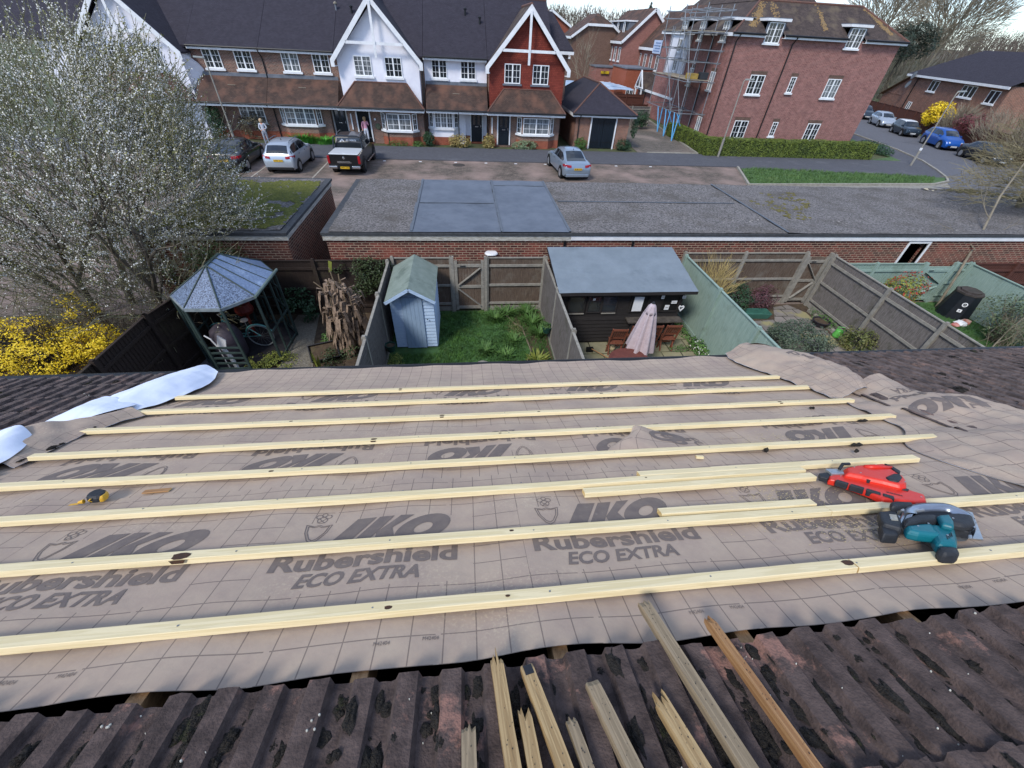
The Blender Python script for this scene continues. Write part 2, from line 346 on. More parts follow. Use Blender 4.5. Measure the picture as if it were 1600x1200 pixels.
# ---- underlay membrane
def memb_mat():
    m, n, b = new_mat('roofing underlay'); N = n.nodes; L = n.links; b.inputs['Roughness'].default_value = .8; b.inputs['Specular IOR Level'].default_value = .3
    uv = N.new('ShaderNodeUVMap'); uv.uv_map = 'UVMap'; sp = N.new('ShaderNodeSeparateXYZ'); L.new(uv.outputs[0], sp.inputs[0])
    def mth(op, a, b2=None, c=None):
        q = N.new('ShaderNodeMath'); q.operation = op
        for i, w in enumerate((a, b2, c)):
            if w is None: continue
            if isinstance(w, (int, float)): q.inputs[i].default_value = w
            else: L.new(w, q.inputs[i])
        return q.outputs[0]
    U, V = sp.outputs[0], sp.outputs[1]
    P, SQ = 1.04, .104
    def line(x, sq, w):      # 1 on a printed line every sq metres
        fr = mth('FRACT', mth('DIVIDE', x, sq)); d = mth('ABSOLUTE', mth('SUBTRACT', fr, .5)); return mth('GREATER_THAN', d, .5 - w / sq / 2)
    fu = mth('FRACT', mth('DIVIDE', U, P))
    # panel: inside one text panel per repeat
    inu = mth('LESS_THAN', fu, .795); inv1 = mth('GREATER_THAN', V, .318); inv2 = mth('LESS_THAN', V, .722)
    inp = mth('MULTIPLY', mth('MULTIPLY', inu, inv1), inv2)
    ln = mth('MAXIMUM', line(U, SQ, .0042), line(V, .1, .0042)); ln = mth('MULTIPLY', ln, mth('SUBTRACT', 1, inp))
    # small gaps in the long lines
    gap = mth('GREATER_THAN', mth('ABSOLUTE', mth('SUBTRACT', mth('FRACT', mth('DIVIDE', mth('ADD', U, .07), .52)), .5)), .016); ln = mth('MULTIPLY', ln, gap)
    # panel outline
    eu = mth('LESS_THAN', mth('ABSOLUTE', mth('SUBTRACT', fu, .795)), .0016)
    g = N.new('ShaderNodeNewGeometry')
    t = N.new('ShaderNodeTexNoise'); t.inputs['Scale'].default_value = 3.2; t.inputs['Detail'].default_value = 9; t.inputs['Roughness'].default_value = .72; L.new(g.outputs['Position'], t.inputs[0])
    r = N.new('ShaderNodeValToRGB'); r.color_ramp.elements[0].position = .3; r.color_ramp.elements[1].position = .72
    r.color_ramp.elements[0].color = hexc('#96857a'); r.color_ramp.elements[1].color = hexc('#ad9c8a'); L.new(t.outputs[0], r.inputs[0])
    x = N.new('ShaderNodeMix'); x.data_type = 'RGBA'; L.new(mth('MULTIPLY', ln, .6), x.inputs[0]); L.new(r.outputs[0], x.inputs[6]); x.inputs[7].default_value = hexc('#4b4240')
    # sawdust and scuffs
    t2 = N.new('ShaderNodeTexNoise'); t2.inputs['Scale'].default_value = 95; t2.inputs['Detail'].default_value = 3; L.new(g.outputs['Position'], t2.inputs[0])
    t3 = N.new('ShaderNodeTexNoise'); t3.inputs['Scale'].default_value = 1.7; t3.inputs['Detail'].default_value = 5; L.new(g.outputs['Position'], t3.inputs[0])
    d1 = mth('MULTIPLY', mth('SUBTRACT', t2.outputs[0], .53), 9); dn = N.new('ShaderNodeClamp'); L.new(d1, dn.inputs[0])
    d2 = mth('MULTIPLY', mth('SUBTRACT', t3.outputs[0], .52), 5); dm = N.new('ShaderNodeClamp'); L.new(d2, dm.inputs[0])
    x2 = N.new('ShaderNodeMix'); x2.data_type = 'RGBA'; L.new(mth('MULTIPLY', mth('MULTIPLY', dn.outputs[0], dm.outputs[0]), .35), x2.inputs[0]); L.new(x.outputs[2], x2.inputs[6]); x2.inputs[7].default_value = hexc('#c8ba9e')
    L.new(x2.outputs[2], b.inputs['Base Color'])
    t4 = N.new('ShaderNodeTexNoise'); t4.inputs['Scale'].default_value = 14; t4.inputs['Detail'].default_value = 6; L.new(g.outputs['Position'], t4.inputs[0])
    bp = N.new('ShaderNodeBump'); bp.inputs['Strength'].default_value = .35; bp.inputs['Distance'].default_value = .012; L.new(t4.outputs[0], bp.inputs['Height']); L.new(bp.outputs[0], b.inputs['Normal'])
    return m
MEMB = memb_mat()
PRINT = mat('printed ink', '#665c58', '#71665f', 22, .8, c3='#85796f', s3=40, t3=(.6, .75))
BACKW = mat('white fleece backing', '#dfe6f4', '#cfd8ea', 3, .7, .2, bscale=10)
def memh(u, s):
    """how the sheet lies: sagging between the rafters, with long wrinkles"""
    q = ((u + .944) / .594) % 1.0
    sag = -.011 * math.sin(math.pi * q) ** 2
    tight = 1 if s > 1.0 else 1.0
    w = .006 * noise.noise(Vector((u * 1.6, s * 3.1, 0))) + .003 * noise.noise(Vector((u * 5, s * 4, 5)))
    w += .004 * noise.noise(Vector(((u + s * .5) * 4.5, s * 1.1, 9)))
    e = 0
    if s > 3.75:      # the last strip lifts over the eave
        e = .05 * ((s - 3.75) / .4) ** 2 * (.7 + .5 * noise.noise(Vector((u * 1.3, 1, 1))))
    if s < 1.0: e += .012 * ((1.0 - s) / .12) * noise.noise(Vector((u * 2.1, 4, 4)))
    return .004 + sag + w + e
def lin(a, b, n): return [a + (b - a) * i / n for i in range(n + 1)]
ROLLS = [  # s range, u range, offset of the print, upside down
    (.885, 1.93, -3.1, 3.6, 0, False), (1.90, 2.88, -2.72, 3.1, .0, True), (2.85, 4.17, -2.75, 3.15, 0, False)]
def roll_uv(k):
    if k == 0: return (lambda u, s: (u + 5.2 + 1.04 * .81 - .0, s - .885 + .0))
    if k == 1: return (lambda u, s: (5.2 + 1.04 - u + .55, 1.0 - (s - 1.93 + .0)))
    return (lambda u, s: (u + 5.2 + .4, 1.0 - (3.62 - s) + .1))
SHEETS = []
for k, (s0, s1, u0, u1, _o, _f) in enumerate(ROLLS):
    lift = [.003, 0, .002][k]
    uvf = roll_uv(k)
    def edge_s(u, s, k=k, s0=s0, s1=s1):
        d = 0
        if k == 0: d = .012 * noise.noise(Vector((u * 2.2, 7, 1))) * max(0, 1 - (s - s0) / .15)
        if k == 2: d = .03 * noise.noise(Vector((u * .9, 2, 1))) * max(0, (s - s1 + .3) / .3)
        return s + d
    f = lambda u, s, l=lift, k=k: RP(u, edge_s(u, s, k), memh(u, s) + l)
    mb = MB(); mb.grid(f, lin(u0, u1, 110), lin(s0, s1, 26), uvf)
    sh = mb.build('underlay_sheet', MEMB, roof, smooth=True, recalc=False); SHEETS.append(sh)

# ---- lettering, draped on the sheets
def text_faces(body, size, bold=0, shear=0, sx=1):
    cu_ = bpy.data.curves.new('t', 'FONT'); cu_.body = body; cu_.size = size; cu_.offset = bold; cu_.shear = shear; cu_.resolution_u = 3
    o = bpy.data.objects.new('t', cu_); COL.objects.link(o); dg = bpy.context.evaluated_depsgraph_get()
    me = bpy.data.meshes.new_from_object(o.evaluated_get(dg)); bm = bmesh.new(); bm.from_mesh(me)
    bmesh.ops.triangulate(bm, faces=bm.faces)
    vs = [(v.co.x * sx, v.co.y) for v in bm.verts]; fs = [[v.index for v in f.verts] for f in bm.faces]; bm.verts.index_update()
    bm.free(); bpy.data.objects.remove(o); bpy.data.curves.remove(cu_); bpy.data.meshes.remove(me)
    xs = [v[0] for v in vs]; ys = [v[1] for v in vs]
    x0 = min(xs); return [(x - x0, y) for x, y in vs], fs, max(xs) - x0
def fit_text(body, w, h, bold=0, shear=0):
    vs, fs, W_ = text_faces(body, 1.0, bold, shear); ys = [v[1] for v in vs]; H_ = .73
    return [(x * w / W_, y * h / H_) for x, y in vs], fs
def subdiv(vs, fs, L=.06):
    bm = bmesh.new(); V = [bm.verts.new((x, y, 0)) for x, y in vs]
    for f in fs:
        try: bm.faces.new([V[i] for i in f])
        except ValueError: pass
    for _ in range(2):
        es = [e for e in bm.edges if e.calc_length() > L]
        if es: bmesh.ops.subdivide_edges(bm, edges=es, cuts=1); bmesh.ops.triangulate(bm, faces=bm.faces)
    bm.verts.index_update(); r = ([(v.co.x, v.co.y) for v in bm.verts], [[v.index for v in f.verts] for f in bm.faces]); bm.free(); return r
def iko():
    """the heavy slanted three-letter wordmark, 0.50 wide and 0.185 high, drawn with polygons"""
    H_ = .185; sl = .55; polys = []
    def q(*pts): polys.append([(x + y * sl, y) for x, y in pts])
    vs = []; fs = []
    def add(pts):
        b = len(vs); vs.extend(pts); fs.append(list(range(b, b + len(pts))))
    for P_ in ([(-.01, 0), (.075, 0), (.075, H_), (-.01, H_)], [(.09, 0), (.155, 0), (.155, H_), (.09, H_)],
               [(.155, .075), (.20, .0), (.29, 0), (.205, .1)], [(.155, .075), (.205, .1), (.245, H_), (.185, H_)]):
        add([(x + y * sl, y) for x, y in P_])
    n = 28; b = len(vs); cx, cy = .345, H_ / 2
    for i in range(n):
        a = 2 * math.pi * i / n; x = cx + .105 * math.cos(a); y = cy + (H_ / 2 + .006) * math.sin(a); vs.append((x + y * sl, y))
        x = cx + .035 * math.cos(a); y = cy + .036 * math.sin(a); vs.append((x + y * sl, y))
    for i in range(n):
        j = (i + 1) % n; fs.append([b + 2 * i, b + 2 * j, b + 2 * j + 1, b + 2 * i + 1])
    return vs, fs
def emblem():
    """thin outline of a small shield with a looped handle above it"""
    vs = []; fs = []
    def stroke(pts, w=.0035):
        for (x0, y0), (x1, y1) in zip(pts, pts[1:]):
            d = math.hypot(x1 - x0, y1 - y0) or 1; nx, ny = -(y1 - y0) / d * w / 2, (x1 - x0) / d * w / 2; b = len(vs)
            vs.extend([(x0 + nx, y0 + ny), (x1 + nx, y1 + ny), (x1 - nx, y1 - ny), (x0 - nx, y0 - ny)]); fs.append([b, b + 1, b + 2, b + 3])
    sh = [(-.055, .085), (-.045, .03), (-.02, -.02), (0, -.035), (.02, -.02), (.045, .03), (.055, .085), (.02, .075), (0, .085), (-.02, .075), (-.055, .085)]
    stroke(sh); stroke([(x * .8, y * .8 + .008) for x, y in sh])
    for cx, cy, r in ((0, .12, .022), (-.02, .145, .014), (.02, .145, .014), (0, .158, .012)):
        stroke([(cx + r * math.cos(a * .6283), cy + r * math.sin(a * .6283)) for a in range(11)])
    stroke([(-.015, .1), (.015, .13)]); stroke([(.015, .1), (-.015, .13)])
    return vs, fs
_RUB = fit_text('Rubershield', .72, .086, .034, 0); _ECO = fit_text('ECO EXTRA', .46, .066, .035, .25); _CODE = fit_text('M42404', .05, .014)
def block_print(put, what='all', u0=0, v0=0):
    """put(x, y) -> list index; x across the panel from its left edge, y up from its bottom"""
def print_roll(k, reps, umin=-9, umax=9, smin=-9, smax=9):
    s0, s1, a0, a1, _, flip = ROLLS[k]; lift = [.003, 0, .002][k] + .0016; mb = MB()
    for u_i in reps:     # u_i: where the wordmark starts on the roof
        for (vs, fs), (ox, oy) in ((iko(), (.17, .222)), (_RUB, (0, .105)), (_ECO, (.12, .02)), (emblem(), (.10, .30))):
            vs2, fs2 = subdiv(vs, fs) if len(vs) < 4000 else (vs, fs)
            idx = {}
            for f in fs2:
                pts = [(vs2[i][0] + ox, vs2[i][1] + oy) for i in f]
                if flip: w = [(u_i - x, 2.50 - .0 - (.43 - y) * 1.0 + 0 if False else 2.52 - y) for x, y in pts]
                elif k == 0: w = [(u_i + x, 1.21 + y) for x, y in pts]
                else: w = [(u_i + x, 3.05 + y) for x, y in pts]
                if all(umin < a < umax and a0 < a < a1 - .0 for a, _b in w):
                    mb.face([mb.p(*RP(a, b_, memh(a, b_) + lift)) for a, b_ in w])
        if k == 0:
            for (vs, fs), (ox, oy) in ((_CODE, (.47, -.25)), (_CODE, (.62, -.245))):
                for f in fs:
                    w = [(u_i + vs[i][0] + ox, 1.21 + vs[i][1] + oy) for i in f]
                    mb.face([mb.p(*RP(a, b_, memh(a, b_) + lift)) for a, b_ in w])
    o = mb.build('printed_lettering', PRINT, SHEETS[k], recalc=False); return o
print_roll(0, [-2.88, -1.84, -.80, .235, 1.275, 2.315])
print_roll(1, [-1.68, -.63, .41, 1.45 + .0, 2.75])
print_roll(2, [-2.56, -1.50, -.40, .68, 1.78])

# ---- crumpled loose sheets at the two ends
def cr1(p0, p1, p2, p3, t):
    return tuple(.5 * ((2 * b) + (c - a) * t + (2 * a - 5 * b + 4 * c - d) * t * t + (3 * b - a - 3 * c + d) * t ** 3) for a, b, c, d in zip(p0, p1, p2, p3))
def spline(P_, t):
    n = len(P_) - 1; x = min(max(t * n, 0), n - 1e-6); i = int(x); f = x - i
    return cr1(P_[max(i - 1, 0)], P_[i], P_[i + 1], P_[min(i + 2, n)], f)
def patch(rows, nu=40, nv=40, amp=.006, fr=9, seed=0):
    def f(a, b):
        c = [spline(r, a) for r in rows]; q = spline(c, b)
        k = amp * math.sin(math.pi * min(max(b, 0), 1)) ** .5 if 0 < b < 1 else 0
        h = q[2] + amp * noise.noise(Vector((q[0] * fr, q[1] * fr, seed))) + amp * .5 * abs(noise.noise(Vector((q[0] * fr * 2.2, q[1] * 2, seed + 5))))
        return RP(q[0], q[1], max(h, .012))
    return f
def sheet_patch(rows, name='loose_underlay_flap', uvs=(1, 1), amp=.008, seed=0, under=True, mats=None, uvo=(0, 0), fr=9):
    f = patch(rows, amp=amp, seed=seed, fr=fr); A = lin(0, 1, 44)
    mb = MB(); mb.grid(f, A, A, lambda a, b: (a * uvs[0] + uvo[0], b * uvs[1] + uvo[1]))
    if under:
        mb.cur = 1
        mb.grid(lambda a, b: f(a, b) - Vector((0, SA, CA)) * .0025, A, A, lambda a, b: (a * uvs[0], b * uvs[1]))
    o = mb.build(name, mats or [MEMB, BACKW], roof, smooth=True, recalc=False); return o, f
WB = [BACKW, MEMB]
# left: long tongue folded over so that its white backing shows
sheet_patch([[(-2.93, 4.2, .05), (-2.72, 4.28, .09), (-2.5, 4.1, .06)], [(-2.95, 3.8, .06), (-2.66, 3.82, .13), (-2.42, 3.8, .03)],
             [(-3.0, 3.45, .04), (-2.7, 3.42, .12), (-2.47, 3.4, .025)], [(-3.0, 3.18, .02), (-2.78, 3.12, .06), (-2.62, 3.12, .02)]], mats=WB, seed=1)
sheet_patch([[(-3.0, 3.3, .03), (-2.86, 3.28, .11), (-2.6, 3.2, .05)], [(-3.0, 3.02, .03), (-2.88, 3.02, .10), (-2.68, 2.98, .07)],
             [(-3.02, 2.86, .03), (-2.96, 2.84, .05), (-2.9, 2.84, .02)]], mats=WB, seed=2)
sheet_patch([[(-2.66, 3.12, .03), (-2.56, 3.1, .07), (-2.45, 3.06, .02)], [(-2.78, 2.95, .04), (-2.66, 2.93, .07), (-2.54, 2.9, .02)],
             [(-3.05, 2.78, .04), (-2.85, 2.72, .10), (-2.6, 2.7, .015)], [(-3.0, 2.6, .10), (-2.8, 2.55, .08), (-2.6, 2.55, .012)], [(-2.9, 2.35, .05), (-2.76, 2.35, .05), (-2.6, 2.3, .01)]], seed=3, amp=.014)
sheet_patch([[(-3.0, 2.62, .09), (-2.88, 2.66, .13), (-2.78, 2.62, .07)], [(-2.98, 2.4, .05), (-2.82, 2.42, .10), (-2.68, 2.42, .05)],
             [(-2.95, 2.2, .03), (-2.76, 2.16, .05), (-2.66, 2.2, .03)], [(-2.98, 1.95, .03), (-2.75, 1.95, .05), (-2.6, 2.02, .03)], [(-2.95, 1.5, .02), (-2.78, 1.5, .03), (-2.62, 1.5, .02)]], mats=WB, seed=4)
# right: brown face up, rolled into a long ridge over the tiles
fr_, FR1 = sheet_patch([[(2.95, 4.2, .06), (3.2, 4.28, .16), (3.42, 4.32, .13), (3.75, 4.3, .04)], [(2.92, 3.95, .03), (3.2, 3.92, .17), (3.5, 3.95, .16), (3.75, 3.9, .04)],
             [(2.98, 3.55, .02), (3.22, 3.5, .12), (3.5, 3.5, .17), (3.75, 3.45, .03)], [(3.0, 3.15, .02), (3.2, 3.1, .10), (3.42, 3.1, .15), (3.62, 3.12, .03)],
             [(3.0, 2.8, .02), (3.15, 2.8, .05), (3.3, 2.85, .10), (3.42, 2.9, .03)]], uvs=(.9, 1.5), seed=11, amp=.022, uvo=(.2, 0))
sheet_patch([[(3.15, 4.30, .10), (3.3, 4.42, .12), (3.5, 4.36, .11)], [(3.2, 4.22, .17), (3.35, 4.22, .18), (3.5, 4.2, .15)]], mats=WB, seed=12, amp=.004)
f2_, FR2 = sheet_patch([[(3.0, 2.95, .015), (3.3, 3.0, .05), (3.62, 3.05, .13), (3.86, 3.08, .05)], [(3.02, 2.7, .015), (3.3, 2.7, .035), (3.55, 2.72, .09), (3.8, 2.78, .04)],
             [(2.98, 2.45, .015), (3.25, 2.45, .04), (3.5, 2.48, .12), (3.8, 2.5, .12)], [(2.95, 2.2, .012), (3.25, 2.2, .03), (3.6, 2.2, .08), (4.0, 2.2, .08)],
             [(2.7, 1.95, .01), (3.2, 1.92, .07), (3.55, 1.9, .10), (4.0, 1.9, .10)], [(2.75, 1.65, .01), (3.15, 1.62, .06), (3.5, 1.6, .10), (4.0, 1.6, .09)], [(2.95, 1.2, .01), (3.2, 1.2, .05), (3.5, 1.2, .09), (4.0, 1.2, .09)]],
             uvs=(.95, 1.7), seed=13, amp=.02, uvo=(.1, 0))
# loose flap near the middle, lifted corner
f3_, FR3 = sheet_patch([[(.80, 2.09, .012), (.97, 2.07, .02), (1.2, 2.05, .02), (1.45, 2.04, .012)], [(.86, 2.16, .02), (1.0, 2.18, .06), (1.2, 2.16, .03), (1.46, 2.14, .012)],
             [(1.0, 2.24, .05), (1.07, 2.26, .075), (1.2, 2.24, .04), (1.45, 2.24, .012)], [(1.05, 2.30, .085), (1.1, 2.31, .08), (1.25, 2.31, .03), (1.42, 2.31, .012)]], uvs=(.55, .3), seed=14, amp=.003)
def patch_print(parent, F_, items):
    mb = MB()
    for body, a0, b0, w, h, ang, bold in items:
        vs, fs = body() if callable(body) else fit_text(body, 1, .16, bold)
        if callable(body): vs = [(x / .5, y / .5) for x, y in vs]
        ca, sa = math.cos(R(ang)), math.sin(R(ang)); vs, fs = subdiv(vs, fs, .12)
        for f in fs:
            w_ = [(a0 + (vs[i][0] * ca * w - vs[i][1] * sa * h), b0 + (vs[i][0] * sa * w + vs[i][1] * ca * h)) for i in f]
            if all(0.01 < a < .99 and .01 < b < .99 for a, b in w_): mb.face([mb.p(*(F_(a, b) + Vector((0, SA, CA)) * .0022)) for a, b in w_])
    return mb.build('printed_lettering', PRINT, parent, recalc=False)
patch_print(fr_, FR1, [('eld', .60, .50, .17, -.75, -100, .03), ('RA', .84, .52, .12, -.6, -100, .02)])
patch_print(f2_, FR2, [('TRA', .74, .16, .2, -.26, 188, .02), ('rshield', .86, .24, .46, -.34, 186, .03), (iko, .95, .34, .62, -.30, 184, 0)])
patch_print(f3_, FR3, [('O', .52, .88, .55, 1.9, -80, .05), ('rub', .66, .95, .7, 1.0, -82, .03), ('EC', .88, .6, .4, .6, -85, .02)])

# ---- battens
def wood_mat(name, a, b_, knot='#5d4426'):
    m, n, bs = new_mat(name); N = n.nodes; L = n.links; bs.inputs['Roughness'].default_value = .62; bs.inputs['Specular IOR Level'].default_value = .3
    tcn = N.new('ShaderNodeTexCoord'); mpn = N.new('ShaderNodeMapping'); mpn.inputs['Scale'].default_value = (1.2, 30, 30); L.new(tcn.outputs['Object'], mpn.inputs[0])
    t = N.new('ShaderNodeTexNoise'); t.inputs['Scale'].default_value = 2.2; t.inputs['Detail'].default_value = 5; t.inputs['Distortion'].default_value = 1.2; L.new(mpn.outputs[0], t.inputs[0])
    r = N.new('ShaderNodeValToRGB'); r.color_ramp.elements[0].position = .35; r.color_ramp.elements[1].position = .62; r.color_ramp.elements[0].color = C4(a); r.color_ramp.elements[1].color = C4(b_); L.new(t.outputs[0], r.inputs[0])
    e = r.color_ramp.elements.new(.5); e.color = tuple((x + y) / 2 * .97 for x, y in zip(C4(a), C4(b_))); e = r.color_ramp.elements.new(.54); e.color = C4(b_)
    mp2 = N.new('ShaderNodeMapping'); mp2.inputs['Scale'].default_value = (1.9, 9, 9); L.new(tcn.outputs['Object'], mp2.inputs[0])
    v = N.new('ShaderNodeTexVoronoi'); v.inputs['Scale'].default_value = 1.15; L.new(mp2.outputs[0], v.inputs[0])
    r2 = N.new('ShaderNodeValToRGB'); r2.color_ramp.elements[0].position = .045; r2.color_ramp.elements[1].position = .085; r2.color_ramp.elements[0].color = (1, 1, 1, 1); r2.color_ramp.elements[1].color = (0, 0, 0, 1); L.new(v.outputs['Distance'], r2.inputs[0])
    x = N.new('ShaderNodeMix'); x.data_type = 'RGBA'; L.new(r2.outputs[0], x.inputs[0]); L.new(r.outputs[0], x.inputs[6]); x.inputs[7].default_value = C4(knot); L.new(x.outputs[2], bs.inputs['Base Color'])
    bp = N.new('ShaderNodeBump'); bp.inputs['Strength'].default_value = .2; bp.inputs['Distance'].default_value = .004; L.new(t.outputs[0], bp.inputs['Height']); L.new(bp.outputs[0], bs.inputs['Normal'])
    return m
NEWW = wood_mat('new pine batten', '#d4c397', '#e0d0a8'); CUTW = wood_mat('cut pine face', '#c9a86a', '#d8bd86'); ORW = wood_mat('stained pine', '#8b6440', '#a27c54')
rngb = random.Random(4)
def batten(u0, s0, u1, s1, w=.046, h=.026, z=.012, name='batten', m=None, parent=roof, lab=None):
    """one straight length of batten laid across the slope"""
    a, b = RP(u0, s0, z + h / 2), RP(u1, s1, z + h / 2); L_ = (b - a).length; mb = MB(); n = max(int(L_ / .08), 2)
    sd_ = rngb.random() * 50
    rings = []
    for i in range(n + 1):
        x = L_ * i / n; k = .0022 * noise.noise(Vector((x * 2.0, sd_, 0))); kz = .0018 * noise.noise(Vector((x * 1.7, sd_, 4)))
        ww, hh2 = w / 2 + .0008 * noise.noise(Vector((x * 9, sd_, 8))), h / 2
        c = .0016
        rings.append([mb.p(x, y + k, zz + kz) for y, zz in ((-ww, -hh2), (ww, -hh2), (ww, hh2 - c), (ww - c, hh2), (-ww + c, hh2), (-ww, hh2 - c))])
    for r0, r1 in zip(rings, rings[1:]):
        for q in range(6): mb.face((r0[q], r0[(q + 1) % 6], r1[(q + 1) % 6], r1[q]))
    mb.cur = 1; mb.face(rings[0][::-1]); mb.face(rings[-1])
    o = mb.build(name, [m or NEWW, CUTW], None); X = (b - a).normalized(); Z = Vector((0, SA, CA)); Y = Z.cross(X).normalized(); Z = X.cross(Y)
    o.rotation_euler = Matrix((X, Y, Z)).transposed().to_euler(); o.location = a
    if parent is not None: o.parent = parent; o.location = a - parent.location
    if lab: o['label'] = lab
    return o
BT = [(-2.46, 3.425, 2.98, 3.40, []), (-2.64, 3.10, 3.12, 3.083, []), (-2.67, 2.765, 3.09, 2.725, []), (-2.6, 2.40, 3.08, 2.387, []), (-2.5, 2.057, 3.07, 2.043, []),
      (-2.4, 1.742, 2.57, 1.815, []), (-2.4, 1.415, 3.05, 1.39, []), (-2.4, 1.068, 3.05, 1.083, [1.42])]
for i, (u0, s0, u1, s1, j) in enumerate(BT):
    if i == 5:
        batten(u0, 1.742, 1.80, 1.752); batten(1.30, 1.80, 2.56, 1.800)
    elif i == 6:
        batten(u0, 1.415, 1.62, 1.402); batten(1.622, 1.402, 3.3, 1.392)
    elif j:
        c = s0 + (s1 - s0) * (j[0] - u0) / (u1 - u0); batten(u0, s0, j[0] - .003, c); batten(j[0] + .003, c, u1, s1)
    else: batten(u0, s0, u1, s1)
KNOT = mat('knot', '#4a2f1c', '#33231a', 60, .7)
NAIL = mat('nail head', '#8a8c8e', rough=.4, metal=.8)
def knot(u, s, r, top=True):
    b = min((o for o in bpy.data.objects if o.name.startswith('batten')), key=lambda o: abs((Vector(o.matrix_basis.translation) + roof.location - RP(o.location.x + roof.location.x, s)).y) + (0 if o.location.x + roof.location.x < u < o.location.x + roof.location.x + o.dimensions.x else 9))
    mb = MB(); A = [mb.p(*RP(u + r * 1.7 * math.cos(k * .63) * (1 + .2 * math.sin(k * 2.1)), s + (r * math.sin(k * .63) if r < .014 else max(-.021, min(.021, r * math.sin(k * .63)))), .0392)) for k in range(10)]; mb.face(A)
    if r < .009: return mb.build('knot', KNOT, roof, recalc=False)
    q = [mb.p(*RP(u + r * 1.5 * x, s - .0235, .0385 - r * y)) for x, y in ((-1, 0), (1, 0), (.7, .8), (-.7, .8))]; mb.face(q); return mb.build('knot', KNOT, roof, recalc=False)
for u, s, r in ((-1.15, 1.402, .02), (-.30, 1.068, .008), (.10, 1.072, .005), (1.40, 1.082, .014), (-1.1, 2.045, .008), (-.63, 2.392, .012), (-.22, 2.747, .011), (-.74, 2.752, .006), (-1.28, 2.757, .008), (.5, 2.74, .007), (.18, 2.391, .006), (-.62, 3.415, .009), (-.12, 3.093, .008), (1.1, 3.09, .010), (.9, 1.753, .004), (1.2, 3.41, .007), (2.45, 2.728, .010), (.15, 1.41, .006)): knot(u, s, r)
for i, (u0, s0, u1, s1, j) in enumerate(BT):
    for k in range(-2, 7):
        u = -.944 + .594 * k
        if u0 < u < u1 - .05:
            s = s0 + (s1 - s0) * (u - u0) / (u1 - u0); mb = MB(); mb.tube([RP(u + .006 * math.sin(i * 7 + k), s, .036), RP(u + .006 * math.sin(i * 7 + k), s, .0395)], .0035, 6); mb.build('nail', NAIL, roof)
def loose(u0, s0, u1, s1, lab, m=None, **k):
    o = batten(u0, s0, u1, s1, name='loose_batten', m=m, parent=None, **k); tag(o, lab, 'batten', 'loose new battens'); return o
loose(.88, 1.80, 1.83, 1.795, 'loose pale batten tight behind the sixth row, left of the nail gun', z=.012)
loose(.54, 1.672, 1.80, 1.680, 'loose batten with orange stained edge lying in front of the sixth row', m=None, z=.012)
loose(.84, 1.470, 1.60, 1.462, 'short pale batten laid behind the seventh row with a rounded left end', z=.012)
loose(-1.68, 1.955, -1.56, 1.962, 'thin reddish offcut of wood on the underlay right of the tape measure', m=ORW, w=.032, h=.006, z=.006)
for u, s, L_, a in ((1.31, 1.975, .04, 20),):
    o = batten(u, s, u + L_, s - .01, w=.02, h=.014, name='wood_chip', parent=None, z=.01); tag(o, 'tiny pale block of batten below the fifth row near the lifted flap', 'wood chip')
# dark debris crumbs
def crumb(u, s, L_, lab, w=.012):
    mb = MB(); rg = random.Random(int(u * 1000)); pts = [RP(u + L_ * i / 4, s + rg.uniform(-.006, .006), .02) for i in range(5)]
    mb.tube(pts, [w * .4, w * .9, w * .6, w, w * .3], 6); tag(mb.build('debris', MOSS, None), lab, 'debris', 'clumps of fallen moss on the underlay')
crumb(2.76, 2.345, .07, 'long dark clump of moss right of the end of the fourth batten'); crumb(2.62, 2.62, .04, 'small dark crumb of moss between the third and fourth battens at right')
crumb(2.36, 2.005, .07, 'dark clump of moss below the right part of the fifth batten', .014); crumb(1.77, 2.0, .025, 'dark round crumb of moss under the fifth batten left of the nail gun', .016)
crumb(2.3, 1.93, .03, 'tiny dark crumb of moss on the underlay above the nail gun')
